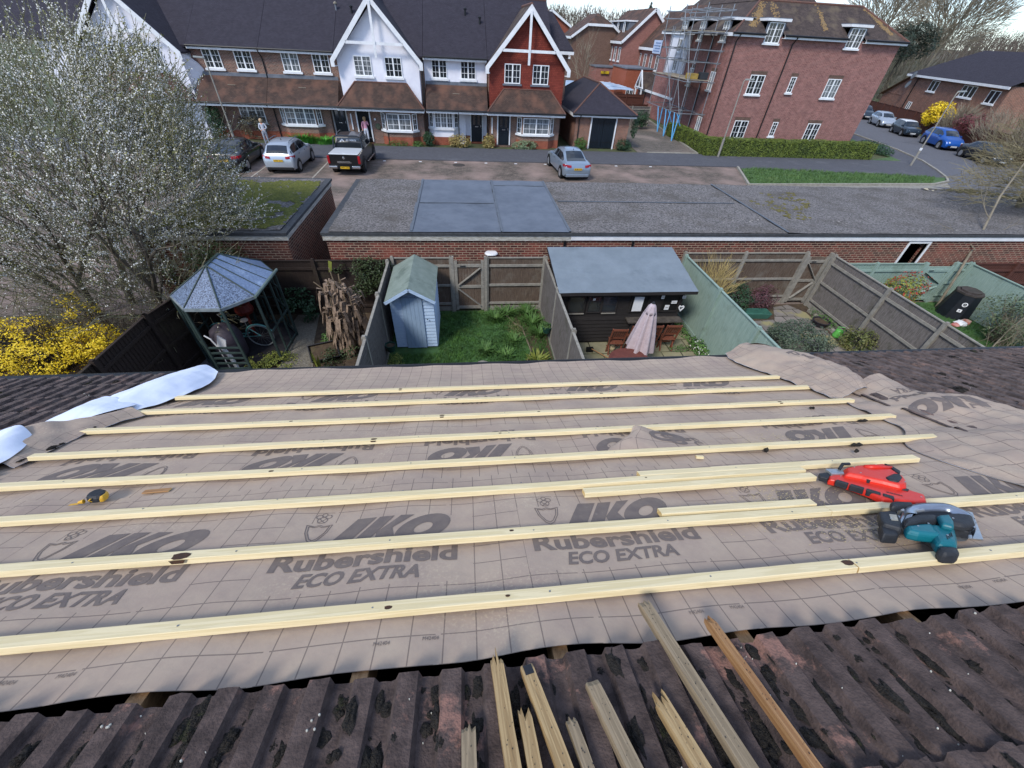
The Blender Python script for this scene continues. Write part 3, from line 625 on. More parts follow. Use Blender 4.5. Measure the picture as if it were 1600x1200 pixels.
# ---- old broken batten pieces on the near tiles
OLDW = wood_mat('old yellow pine', '#8f7550', '#ad936a', '#4a3a28'); GREYW = wood_mat('weathered grey batten', '#7b6c56', '#94836a', '#3b2f22')
def stick(u0, s0, u1, s1, w, h, lab, m, z=.05, spl=.05, seed=1, z1=None):
    """a broken length of old batten: splintered upper end"""
    rg = random.Random(seed); a, b = RP(u0, s0, z + h / 2), RP(u1, s1, (z if z1 is None else z1) + h / 2); L_ = (b - a).length; mb = MB(); C = 8
    st = [rg.uniform(-spl, 0) * (1 if rg.random() < .5 else .25) for _ in range(C)]; ys = [-w / 2 + w * (q + (0 if q in (0, C - 1) else rg.uniform(-.2, .2))) / (C - 1) for q in range(C)]; n = 14; I = {}
    for q in range(C):
        for i in range(n + 1):
            x = st[q] + (L_ - st[q]) * (i / n) ** 1.3; wv = .0012 * noise.noise(Vector((x * 9, seed, 0)))
            for k, zz in ((0, -h / 2), (1, h / 2)):
                if i == 0: zz *= .55
                I[q, i, k] = mb.p(x, ys[q] + wv + .0007 * noise.noise(Vector((x * 40, q, seed))) * (q in (0, C - 1)), zz + .0008 * noise.noise(Vector((x * 25, q * 2.0, seed))) * (k + .2))
    for q in range(C - 1):
        for i in range(n):
            mb.face((I[q, i, 1], I[q + 1, i, 1], I[q + 1, i + 1, 1], I[q, i + 1, 1])); mb.face((I[q, i, 0], I[q, i + 1, 0], I[q + 1, i + 1, 0], I[q + 1, i, 0]))
        mb.face((I[q, 0, 0], I[q + 1, 0, 0], I[q + 1, 0, 1], I[q, 0, 1])); mb.face((I[q, n, 0], I[q, n, 1], I[q + 1, n, 1], I[q + 1, n, 0]))
    for i in range(n):
        for q in (0, C - 1): mb.face((I[q, i, 0], I[q, i + 1, 0], I[q, i + 1, 1], I[q, i, 1]))
    o = mb.build('broken_batten', m, None); X = (b - a).normalized(); Z = Vector((0, SA, CA)); Y = Z.cross(X).normalized(); Z = X.cross(Y)
    o.rotation_euler = Matrix((X, Y, Z)).transposed().to_euler(); o.location = a
    tag(o, lab, 'batten', 'broken old battens lying on the tiles')
    hm = MB()
    for _ in range(int(L_ * 60)): x, y, r = rg.uniform(.01, L_), rg.gauss(0, w * .2), rg.uniform(.0004, .0014); hm.face([hm.p(x + r * 1.6 * math.cos(k * 1.05), max(-w / 2.1, min(w / 2.1, y)) + r * math.sin(k * 1.05), h / 2 + .0014) for k in range(6)])
    q = hm.build('wormhole', TIPM, None, recalc=False); q['kind'] = 'stuff'; q.parent = o
    return o
TIPM = mat('black tip paint', '#23262c', rough=.8)
stick(.045, .81, .085, .30, .034, .03, 'split yellow batten piece left of the black-tipped one, splintered at the top', OLDW, spl=.06, seed=1)
stick(.125, .80, .235, .30, .034, .026, 'straight yellow batten piece with a black painted tip, third from the left', OLDW, spl=.004, seed=2)
stick(-.035, .66, -.03, .35, .034, .022, 'short grey broken batten piece, leftmost at the bottom edge', GREYW, spl=.02, seed=3)
stick(.105, .67, .125, .35, .032, .022, 'short yellow stub of batten between the two long yellow pieces', OLDW, spl=.03, seed=4)
stick(.215, .655, .26, .35, .026, .02, 'thin grey stub of batten right of the black-tipped piece', GREYW, spl=.01, seed=5)
stick(.292, .735, .375, .30, .036, .028, 'rounded silver grey batten piece in the middle of the broken ones', GREYW, spl=.006, seed=6)
stick(.535, .955, .60, .30, .036, .028, 'longest weathered grey batten piece reaching up onto the underlay', GREYW, spl=.012, seed=7, z=.055)
stick(.456, .66, .52, .30, .036, .026, 'broken yellow batten piece with a forked end, left of the longest grey one', OLDW, spl=.04, seed=8)
stick(.712, .875, .735, .30, .024, .03, 'thin orange brown batten piece with a pointed end, rightmost of the broken ones', ORW, spl=.02, seed=9, z=.05)
mb = MB(); mb.box(.004, .03, -.012, .012, .0131, .0139); mb.build('tip_mark', TIPM, [o for o in bpy.data.objects if o.name.startswith('broken_batten')][1], recalc=False).location = (0, 0, 0)

# sawdust round the tools
mb = MB(); rng = random.Random(19)
for _ in range(2600):
    cu_, cs_ = rng.choice([(1.55, 1.55), (1.75, 1.30), (1.35, 1.45), (1.2, 3.55), (1.9, 2.15)]); u, s = rng.gauss(cu_, .16), rng.gauss(cs_, .07); r = rng.uniform(.0008, .0028); a = rng.uniform(0, 3)
    if not (-2 < u < 2.9 and .95 < s < 3.7): continue
    z = memh(u, s) + .0065; mb.face([mb.p(*RP(u + r * 1.8 * math.cos(a + k * 1.571), s + r * math.sin(a + k * 1.571), z)) for k in range(4)])
o = mb.build('sawdust', mat('sawdust flakes', '#cbb98e', '#b59f74', 90, .9), recalc=False); o['kind'] = 'stuff'
# ================================================================= ground
GR0 = mat('ground earth and grass', '#3f4a2c', '#54563a', .3, .95, .4, c3='#39452a', s3=.05)
mb = MB(); mb.poly([(-1500, -400, -.02), (1500, -400, -.02), (1500, 2500, -.02), (-1500, 2500, -.02)]); struct(mb.build('ground', GR0, recalc=False))
def flat(name, pts, z, m, kind='structure', lab=None):
    mb = MB(); mb.poly([(x, y, z) for x, y in pts]); o = mb.build(name, m, recalc=False); o['kind'] = kind; return o
def slabbed(name, pts, z0, z1, m):
    mb = MB(); mb.prism([(x, y, z0) for x, y in pts], (0, 0, z1 - z0)); return struct(mb.build(name, m))
PEB = mat('slate chippings', '#3d3f45', '#6d6d74', 55, .9, 1, bscale=60, c3='#8d8a8c', s3=40, t3=(.55, .6))
GRVL = mat('gravel path', '#5d594f', '#7d776c', 40, .95, 1, bscale=60, c3='#9a968c', s3=30, t3=(.58, .62))
flat('ground_bed', [(-16, 3), (-2.3, 3), (-2.3, 11.5), (-16, 11.5)], .0, SOIL)
flat('gravel_bed', [(-7.35, 4), (-5.4, 4), (-5.4, 9.0), (-6.4, 8.6), (-7.35, 11)], .006, PEB)
flat('garden_path', [(-5.05, 4), (-4.15, 4), (-4.2, 8.7), (-4.5, 10), (-4.7, 11.4), (-5.35, 11.4), (-5.4, 10.5), (-5.1, 9.3)], .01, GRVL)
flat('lawn', [(-2.25, 3), (2.4, 3), (2.4, 11.5), (-2.25, 11.5)], .0, GRASS_G)
flat('flower_bed', [(1.0, 3), (2.38, 3), (2.38, 11.4), (.7, 11.4), (1.45, 10.6), (1.66, 10.4), (1.78, 9.15), (1.2, 8)], .006, SOIL)
flat('patio', [(2.45, 3), (6.95, 3), (6.95, 11.5), (2.45, 11.5)], .0, SLAB)
flat('ground_bed', [(7.02, 3), (12.15, 3), (12.15, 11.6), (7.02, 11.6)], .0, SOIL)
flat('patio', [(9.5, 3), (11.72, 3), (11.72, 9.3), (11.85, 11.0), (11.5, 11.55), (10.85, 11.4), (10.4, 10.6), (7.8, 10.4), (7.8, 9.4), (9.6, 9.2)], .008, SLAB2)
flat('lawn', [(12.3, 3), (17.8, 3), (17.8, 11.6), (12.3, 11.6)], .0, GRASS_G)
flat('ground_bed', [(17.85, 3), (40, 3), (40, 11.6), (17.85, 11.6)], .0, SOIL)
flat('parking_court', [(-60, 11.6), (60, 11.6), (60, 31.5), (-60, 31.5)], .0, PAV)
flat('service_road', [(18.8, 17.2), (60, 17.2), (60, 26.7), (36, 28.6), (18.8, 26.5)], .006, CONC)
slabbed('pavement', [(-60, 31.5), (20.6, 31.35), (20.6, 30.9), (36.5, 29.4), (37.8, 31.6), (39.6, 34.8), (41.2, 39.2), (43, 47), (46.5, 62), (44.5, 62), (41, 47), (37.4, 34.6), (20, 35.3), (-60, 35.25)], -.01, .05, FOOT)
def carx(y): return 44.9 + .30 * (y - 33.7) + .0035 * (y - 33.7) ** 2
rd = [(36.2, 29.3), (37.8, 31.6), (39.6, 34.8), (41.2, 39.2), (43, 47), (46.5, 62), (60, 100), (66, 100), (58.5, 66), (55.5, 58), (52.6, 50), (50.2, 42), (48.4, 34), (47, 26), (46, 17), (34, 26.6)]
flat('road', rd, .012, ASPH)
flat('road', [(33, 27.2), (37, 26), (60, 26), (60, 12), (40, 12), (33.5, 26.3)], .009, ASPH)
mb = MB()
for (x0, y0), (x1, y1) in zip([(33.5, 27.5), (35.4, 28.3), (36.4, 29.4), (37.8, 31.6), (39.6, 34.8), (41.2, 39.2), (43, 47)], [(35.4, 28.3), (36.4, 29.4), (37.8, 31.6), (39.6, 34.8), (41.2, 39.2), (43, 47), (46.5, 62)]): mb.bar((x0, y0, .06), (x1, y1, .06), .14, .14)
mb.bar((33.5, 27.5, .06), (18.7, 26.55, .06), .14, .14); mb.bar((18.7, 26.55, .06), (20.5, 31.2, .06), .14, .12)
mb.bar((14.9, 35.3, .05), (19.2, 35.4, .05), .14, .1); mb.bar((19.3, 35.4, .05), (21.2, 52, .05), .12, .1)
struct(mb.build('kerb', KERB))
slabbed('grass_verge', [(18.85, 26.65), (33.4, 27.55), (35.2, 28.35), (36.3, 29.35), (20.6, 30.85)], 0, .07, VERGE)
slabbed('grass_verge', [(34.8, 34.8), (37.4, 34.65), (40.4, 44), (37.9, 44), (37.7, 36)], 0, .06, VERGE)
flat('driveway', [(14.2, 35.3), (19.3, 35.4), (21.4, 54), (23, 62), (15.5, 62)], .01, brick('drive paving', '#7e7670', '#6a645c', '#4a463e', bw=.2, rh=.1, floor=True, grime=.4, patch='#8d8078', ps=.3))
flat('ground_bed', [(-60, 35.26), (13.5, 35.26), (13.5, 37), (-60, 37)], .006, mat('front garden ground', '#3d4a2a', '#4d4a38', 3, .95, .5, c3='#4f6a34', s3=1.2))
# thin painted and laid marks
LINE = mat('bay marks', '#a9a297', '#8a847a', 4, .9)
mb = MB()
for x in (-15.2, -12.3, -8.9): mb.box(x, x + .09, 26.0, 31.2, .002, .012)
struct(mb.build('bay_marking', LINE))
mb = MB()
for x in (-3, -.6, 1.5, 3.6, 5.7, 10.9, 13.5, -5.4, 8): mb.box(x, x + .18, 30.9, 31.02, .002, .02)
mb.cur = 0; struct(mb.build('bay_marking', WHITE))
mb = MB(); mb.lathe((-.29, 30.3, .0), [(.42, 0), (.42, .012), (.38, .014)], 20); tag(mb.build('oil_stain', mat('stain', '#3c3733')), 'dark round stain patch on the block paving of the parking court', 'stain')
GRT = mat('grass blades', '#2c4c20', '#48702e', 2.5, .7, c3='#66803e', s3=1.2)
GRV = mat('verge blades', '#3c5a2e', '#55753c', 1.5, .7, c3='#6f8550', s3=.7)
def grassfield(name, m, n, area, h, seed, test=None, z=0):
    rg = random.Random(seed); mb = MB(); k = 0
    while k < n:
        x, y = rg.uniform(area[0], area[1]), rg.uniform(area[2], area[3])
        if test and not test(x, y): continue
        k += 1; c = .6 + .7 * (noise.noise(Vector((x * 1.1, y * 1.1, seed))) + .5)
        for _ in range(3):
            a = rg.uniform(0, 6.283); L_ = h * c * rg.uniform(.5, 1.3); dx, dy = math.cos(a), math.sin(a); w = h * .09
            bx, by = x + rg.uniform(-.03, .03), y + rg.uniform(-.03, .03)
            mb.poly([(bx - dy * w, by + dx * w, z), (bx + dy * w, by - dx * w, z), (bx + dx * L_ * .5, by + dy * L_ * .5, z + L_)])
    o = mb.build(name, m, recalc=False); o['kind'] = 'stuff'; return o
grassfield('grass', GRT, 9000, (-2.2, 2.3, 7.5, 11.4), .09, 1, lambda x, y: not (x < -.9 and y > 9.2))
grassfield('grass', GRT, 3500, (12.35, 17.7, 7.0, 11.4), .08, 2)
grassfield('grass', GRV, 5000, (18.9, 36, 26.7, 30.8), .14, 3, lambda x, y: y < 31.2 - .0 - (x - 20.6) * .115 and y > 26.6 + (x - 18.8) * .066 and not (x > 33.4 and y < 27.6 + (x - 33.4) * .9) and x > 18.8 + (y - 26.6) * .44, .07)

# ================================================================= fences
FW = mat('grey weathered fence', '#5a5552', '#7a7572', 9, .95, .5, stretch=(6, 6, .6), c3='#4b4a3c', s3=1.3)
FWB = mat('brown weathered fence', '#51443b', '#6f6054', 9, .95, .5, stretch=(7, 7, .5), c3='#7c766c', s3=2.2, t3=(.5, .75))
FWD = mat('dark stained fence', '#2a211d', '#382d27', 9, .95, .5, stretch=(7, 7, .5), c3='#40392c', s3=1.3)
FWG = mat('sage painted fence', '#7c938a', '#92a69d', 7, .85, .4, stretch=(7, 7, .5), c3='#76887c', s3=2)
FWR = mat('red brown fence', '#4a2b24', '#583429', 7, .9, .4, stretch=(7, 7, .5))
POSTG = mat('pale grey post', '#7b7871', '#938f86', 8, .9, .3)
def fence(lab, p0, p1, h, mb_, mp_=None, posts=None, side=1, post_h=.05, rails=3, bw=.1, group=None, gravel=True, capm=None, name='garden_fence', pw=.1, z0=0, steps=None):
    """closeboard fence: overlapping boards, arris rails on one side, posts"""
    a, b = Vector((*p0, 0)), Vector((*p1, 0)); L_ = (b - a).length; d = (b - a) / L_; n = Vector((-d.y, d.x, 0)) * side
    t = thing(name, (p0[0], p0[1], z0), lab, 'fence', group); posts = posts if posts is not None else [i * L_ / round(L_ / 1.83) for i in range(round(L_ / 1.83) + 1)]
    rg = random.Random(int(L_ * 100 + p0[0] * 7))
    mb = MB(); x = 0
    def P(s, o, z): q = a + d * s + n * o; return (q.x, q.y, z + z0)
    def drop(s): return 0 if not steps else sum(dz for ps, dz in steps if s > ps)
    g0 = .15 if gravel else .02
    while x < L_:
        w = min(bw + .012, L_ - x); zt = h + rg.uniform(-.012, .006) + drop(x)
        i = [mb.p(*P(x, -.002, g0)), mb.p(*P(x + w, -.016, g0)), mb.p(*P(x + w, -.022, g0)), mb.p(*P(x, -.014, g0)), mb.p(*P(x, -.002, zt)), mb.p(*P(x + w, -.016, zt)), mb.p(*P(x + w, -.022, zt)), mb.p(*P(x, -.014, zt))]
        for q in ((0, 1, 5, 4), (1, 2, 6, 5), (2, 3, 7, 6), (3, 0, 4, 7), (4, 5, 6, 7), (0, 3, 2, 1)): mb.face([i[k] for k in q])
        x += bw
    mb.build('panel', mb_, t, recalc=False)
    segs = list(zip(posts, posts[1:]))
    for s0, s1 in segs:
        for k in range(rails):
            z = g0 + .12 + (h - .35 - g0) * k / max(rails - 1, 1) + drop((s0 + s1) / 2)
            mb = MB(); mb.bar(P(s0 + pw / 2, .02, z), P(s1 - pw / 2, .02, z), .04, .07); mb.build('rail', mp_ or mb_, t)
        zt = h + .015 + drop((s0 + s1) / 2); mb = MB(); mb.bar(P(s0 + pw / 2, -.006, zt), P(s1 - pw / 2, -.006, zt), .06, .025); mb.build('capping', capm or mp_ or mb_, t)
        if gravel: mb = MB(); mb.bar(P(s0, .0, .075), P(s1, .0, .075), .03, .15); mb.build('gravel_board', mp_ or mb_, t)
    for s in posts:
        zt = h + post_h + drop(s + .001) * 1; mb = MB(); q = P(s, .02, 0); mb.bar((q[0], q[1], z0), (q[0], q[1], z0 + zt), pw, pw, up=tuple(n)); mb.bar((q[0], q[1], z0 + zt), (q[0], q[1], z0 + zt + .03), pw * .7, pw * .7, up=tuple(n)); mb.build('post', mp_ or mb_, t)
    return t
fence('dark brown stained fence running up from the roof edge beside the glazed summerhouse', (-7.4, 3.5), (-7.3, 8.5), 1.8, FWD, FWD, side=-1)
fence('dark brown fence going behind the glazed summerhouse to the garage corner', (-7.3, 8.5), (-6.6, 11.5), 1.8, FWD, FWD, side=-1)
fence('dark shaded fence with ivy at the back behind the dead plume plant', (-6.6, 11.5), (-2.3, 11.5), 1.75, FWD, FWD, side=-1)
fence('low mossy grey fence left of the blue shed, stepping down towards the house', (-2.28, 11.3), (-2.28, 3.6), 1.8, FW, POSTG, side=-1, rails=2)
fence('short weathered back fence between the blue shed and the garden gate', (-2.2, 11.55), (-.48, 11.55), 1.8, FWB, POSTG, posts=[0, 1.72], side=-1)
fence('weathered brown back fence between the garden gate and the black shed', (.62, 11.55), (2.4, 11.55), 1.8, FWB, POSTG, posts=[0, 1.78], side=-1)
fence('grey weathered fence between the lawn and the black shed', (2.42, 11.5), (2.42, 3.6), 1.8, FW, POSTG, side=1, rails=2)
fence('pale sage green painted fence right of the black shed', (7.0, 11.5), (7.0, 3.6), 1.85, FWG, FWG, posts=[0, 2.2, 4.1, 6.0, 7.9], side=-1, rails=0, bw=.11)
fence('weathered grey back fence behind the dried yellow grass plant', (7.05, 11.75), (11.35, 11.75), 1.85, FWB, POSTG, posts=[0, 2.1, 4.3], side=-1)
fence('short weathered back fence right of the second gate', (12.25, 11.75), (12.9, 11.75), 1.8, FWB, POSTG, posts=[0, .6], side=-1) if False else None
fence('grey fence with pale posts between the paved garden and the compost bin lawn', (12.2, 11.5), (12.1, 3.6), 1.85, FW, POSTG, posts=[0, 2.3, 4.1, 5.9, 7.8], side=-1, rails=3)
fence('sage green back fence behind the red flowering bush', (12.3, 11.65), (16.0, 11.65), 1.5, FWG, FWG, posts=[0, 1.8, 3.7], side=-1)
fence('short sage green fence right of the sage green gate', (17.25, 11.65), (17.8, 11.65), 1.5, FWG, FWG, posts=[0, .55], side=-1)
fence('pale sage green fence running down the right side behind the compost bin', (17.85, 11.6), (17.85, 3.6), 1.5, FWG, FWG, side=-1, rails=0, bw=.11)
fence('red brown back fence at the far right below the garage wall', (17.95, 11.6), (30, 11.6), 1.5, FWR, FWR, side=-1)
def gate(lab, x0, x1, y, h, mb_, mr, flip=False):
    t = thing('garden_gate', (x0, y, 0), lab, 'gate', 'garden gates'); w = x1 - x0
    mb = MB(); n = int(w / .1)
    for i in range(n): mb.box(x0 + w * i / n + .004, x0 + w * (i + 1) / n - .002, y, y + .018, .08, h - .06)
    mb.build('board_panel', mb_, t)
    mb = MB(); mb.box(x0, x0 + .09, y - .04, y - .001, .06, h - .04); mb.box(x1 - .09, x1, y - .04, y - .001, .06, h - .04)
    for z in (.16, h * .5, h - .2): mb.box(x0 + .092, x1 - .092, y - .038, y - .002, z - .045, z + .045)
    mb.build('gate_frame', mr, t)
    for z0, z1, f in ((.22, h * .5 - .06, 0), (h * .5 + .06, h - .26, 1)):
        a, b = (x0 + .1, x1 - .1); f = f ^ flip
        mb = MB(); mb.bar((a if f else b, y - .05, z0), (b if f else a, y - .05, z1), .025, .08, up=(0, -1, .01)); mb.build('brace', mr, t)
    for s, x in ((0, x0 - .06), (1, x1 + .06)):
        mb = MB(); mb.box(x - .05, x + .05, y - .05, y + .05, 0, h + .08); mb.build('gate_post', mr, t)
    mb = MB(); mb.cyl((x0 + .18, y - .05, h - .2), (x0 + .34, y - .05, h - .2), .014, 8); mb.build('latch', BLACK, t)
gate('weathered wooden garden gate with pale braces, behind the lawn', -.38, .52, 11.5, 1.8, FWB, POSTG)
gate('weathered brown gate with a diagonal brace at the back of the paved garden', 11.42, 12.18, 11.7, 1.8, FWB, POSTG, True)
gate('sage green painted gate beside the compost bin', 16.1, 17.15, 11.62, 1.48, FWG, FWG, True)
fence('dark red brown fence along the far road behind the parked cars', (48.9, 34), (57.2, 62.5), 1.8, FWR, FWR, side=1, rails=0, gravel=False, bw=.15)

# ================================================================= garages
GW = thing('garage_block', (-4.05, 11.8, 0), 'long row of flat roofed brick garages with a blue grey felt patch on the roof', 'garage block')
mb = MB(); y0, y1, x0, x1, zt = 11.8, 17.0, -4.02, 34, 2.32
mb.box(x0, 15.0, y0, y0 + .2, 0, zt); mb.box(15.72, x1, y0, y0 + .2, 0, zt); mb.box(15.0, 15.72, y0, y0 + .2, 2.18, zt)
mb.box(x0, x0 + .2, y0 + .2, y1, 0, zt); mb.box(x0 + .2, x1, y1 - .2, y1, 0, zt); mb.build('wall', BR_old, GW)
mb = MB(); mb.box(x0 + .2, x1, y0 + 1.6, y0 + 1.62, 0, zt); mb.build('dark_inside_sheet', mat('black inside', '#08090a'), GW)  # near-black sheet behind the door opening, painting the garage inside as unlit
dr = MB(); dr.box(14.93, 15.0, y0 - .03, y0 + .1, 0, 2.18); dr.box(15.72, 15.79, y0 - .03, y0 + .1, 0, 2.18); dr.box(14.93, 15.79, y0 - .03, y0 + .1, 2.181, 2.25); d_ = dr.build('door_frame', WHITE, GW)
fas = mat('peeling white fascia', '#b9b8b2', '#8f8c82', 3, .8, .3, stretch=(2, 1, 8)); mb = MB(); mb.box(x0 - .06, 3.2, y0 - .06, y0 - .03, 2.26, 2.42); mb.build('fascia', fas, GW)
mb = MB(); mb.box(3.2, x1, y0 - .065, y0 - .035, 2.28, 2.42); mb.build('fascia', WHITE, GW)
mb = MB(); mb.box(x0 - .06, x0 - .03, y0 - .03, y1, 2.28, 2.42); mb.build('fascia', fas, GW)
FELT = mat('mineral felt gravel', '#393737', '#84807f', 17, .95, 1, bscale=60, c3='#4b4640', s3=.8, t3=(.47, .72))
FELT2 = mat('flat blue felt', '#525a66', '#606874', 1.4, .75, .15, bscale=8, c3='#434952', s3=.9, t3=(.58, .75))
FELTD = mat('dark felt edge', '#34373a', '#44464a', 8, .8, .2)
def roof_strip(name, xa, xb, z, m, seed=0, wav=.02, ya=None, yb=None):
    mb = MB(); mb.grid(lambda u, v: (u + .05 * noise.noise(Vector((u, v * 2, seed))), v, z + wav * noise.noise(Vector((u * 1.2, v * 1.2, seed)))), lin(xa, xb, max(int((xb - xa) / .15), 4)), lin(ya or y0 - .05, yb or y1 + .1, 36)); return mb.build(name, m, GW, smooth=True, recalc=False)
mb = MB(); mb.box(x0 - .08, x1, y0 - .09, y1 + .12, 2.42, 2.49); mb.build('roof_edge', FELTD, GW)
roof_strip('roof_covering', x0 + .12, -1.6, 2.515, FELT, 1); roof_strip('roof_covering', -1.62, 1.05, 2.52, FELT2, 2, .012); roof_strip('roof_covering', 1.06, 3.15, 2.528, FELT2, 3, .014)
roof_strip('roof_covering', 3.16, 10.3, 2.512, FELT, 4); roof_strip('roof_covering', 10.32, 20.2, 2.518, FELT, 5, .028); roof_strip('roof_covering', 20.21, x1, 2.514, FELT, 6, .03)
mb = MB()
for xx in (1.05, 3.12, -1.6, 10.3): mb.box(xx, xx + .07, y0, y1 + .1, 2.53, 2.545)
for xa, xb, yy in ((-1.5, 1.0, 14.3), (1.15, 3.1, 16.4), (3.3, 10, 14.6)): mb.box(xa, xb, yy, yy + .05, 2.532, 2.543)
mb.build('roof_seam', mat('felt seam', '#5a626c', '#525962', 4, .8), GW)
MOSSG = mat('roof moss green', '#4c5224', '#686a30', 14, 1, 1, bscale=40, c3='#3c441c', s3=4)
def tufts(n, area, z, r, seed, parent, m, name='moss', test=None):
    rg = random.Random(seed); mb = MB(); k = 0
    while k < n:
        x, y = rg.uniform(area[0], area[1]), rg.uniform(area[2], area[3]); k += 1
        if test and not test(x, y): continue
        rr = r * rg.uniform(.4, 1.3); ph = rg.random() * 6; top = mb.p(x, y, z + rr * .5); ring = [mb.p(x + rr * math.cos(ph + q * 1.047) * rg.uniform(.7, 1.2), y + rr * math.sin(ph + q * 1.047) * rg.uniform(.7, 1.2), z) for q in range(6)]
        for q in range(6): mb.face((ring[q], ring[(q + 1) % 6], top))
    return tag(mb.build(name, m, parent, recalc=False, smooth=True), kind='stuff')
tufts(260, (10.8, 13.4, 13, 16.8), 2.52, .07, 3, GW, mat('brown moss', '#57502f', '#625e34', 9, 1), test=lambda x, y: noise.noise(Vector((x * .8, y * .8, 2))) > .05)
tufts(1600, (19.8, 26, 12.5, 17), 2.53, .08, 4, GW, mat('dark brown moss', '#4a4230', '#5a5634', 9, 1), test=lambda x, y: y > 17.2 - (x - 20) * .45 + 0 and abs(y - (17.6 - (x - 20) * .55)) < .9)
tufts(260, (20.0, 27, 12.5, 17), 2.55, .13, 5, GW, mat('pale lichen crust', '#bdb49e', '#a39a86', 9, 1), test=lambda x, y: abs(y - (16.9 - (x - 20) * .5) - .25 * noise.noise(Vector((x, y, 1)))) < .16)
tufts(5200, (-3.8, 20, 11.9, 16.9), 2.50, .035, 6, GW, mat('loose chippings', '#9a9692', '#4a4647', 9, 1), name='chippings', test=lambda x, y: x < -1.7 or x > 3.3)
for xx in (3.02, 5.2):
    mb = MB(); mb.cyl((xx, y0 - .05, 1.2), (xx, y0 - .05, 2.27), .035, 8); mb.build('downpipe', BLACK, GW)
G2 = thing('brick_garage', (-5.0, 11.8, 0), 'end brick garage with green moss covering its flat roof, beside the blossom tree', 'garage')
mb = MB(); mb.box(-9.0, -5.08, 11.75, 17.0, 0, 2.32); mb.build('wall', brick('shaded garage brick', '#704338', '#4e322d', '#9a8776', patch='#7c4c3e', ps=.9, pt=(.5, .9)), G2)
mb = MB(); mb.box(-9.1, -5.0, 11.66, 17.1, 2.42, 2.5); mb.build('roof_edge', FELTD, G2)
mb = MB(); mb.box(-9.05, -5.0, 11.69, 11.72, 2.28, 2.42); mb.box(-5.06, -5.03, 11.73, 17.0, 2.28, 2.42); mb.build('fascia', fas, G2)
mb = MB(); mb.grid(lambda u, v: (u, v, 2.515 + .03 * noise.noise(Vector((u * 2, v * 2, 0)))), lin(-8.95, -5.2, 30), lin(11.85, 16.9, 36)); mb.build('roof_covering', FELT, G2, smooth=True, recalc=False)
tufts(5200, (-8.6, -5.25, 12.0, 16.6), 2.52, .07, 7, G2, MOSSG, test=lambda x, y: noise.noise(Vector((x * 1.3, y * 1.3, 4))) > -.45 + .3 * (x > -5.8))
tub = MB(); tub.lathe((.76, 11.69, 1.86), [(.12, 0), (.16, .02), (.16, .04), (.14, .07), (.02, .08)], 18); tub.v = [(x * 1 + (x - .76) * .25, y, z) for x, y, z in tub.v]
tag(tub.build('storage_lid', WHITE), 'white plastic lid sitting on top of the fence by the gate post', 'lid')
# ================================================================= windows, doors
def FY(Y): return lambda u, d, z: (u, Y - d, z)           # wall facing the camera
def FX(X): return lambda u, d, z: (X - d, u, z)           # wall facing left
def window(parent, T, x0, x1, z0, z1, lights=2, bars=2, sill=True, glass=None, fr=.055, head=None, blind=None):
    mb = MB(T); w = x1 - x0
    mb.box(x0, x0 + fr, 0, .05, z0, z1); mb.box(x1 - fr, x1, 0, .05, z0, z1); mb.box(x0 + fr, x1 - fr, 0, .05, z0, z0 + fr); mb.box(x0 + fr, x1 - fr, 0, .05, z1 - fr, z1)
    for k in range(1, lights):
        x = x0 + w * k / lights; mb.box(x - .045, x + .045, 0, .052, z0 + fr, z1 - fr)
    for k in range(lights):
        a = x0 + w * k / lights + .045; b = x0 + w * (k + 1) / lights - .045
        if bars:
            m_ = (a + b) / 2; mb.box(m_ - .011, m_ + .011, .01, .026, z0 + fr, z1 - fr)
            for j in range(1, bars + 1):
                z = z0 + (z1 - z0) * j / (bars + 1); mb.box(a, m_ - .011, .01, .026, z - .011, z + .011); mb.box(m_ + .011, b, .01, .026, z - .011, z + .011)
    f = mb.build('window', FRAME, parent)
    mb = MB(T); mb.box(x0 + .02, x1 - .02, -.02, .012, z0 + .02, z1 - .02); mb.build('pane', glass or GLASS, f)
    if sill: mb = MB(T); mb.box(x0 - .1, x1 + .1, .0, .12, z0 - .13, z0 - .002); mb.build('sill', WHITE, f)
    if head: mb = MB(T); mb.box(x0 - .08, x1 + .08, -.02, .006, z1 + .002, z1 + .26); mb.build('lintel', head, f)
    return f
DOORM = mat('navy black door', '#121a22', '#172029', 2, .35)
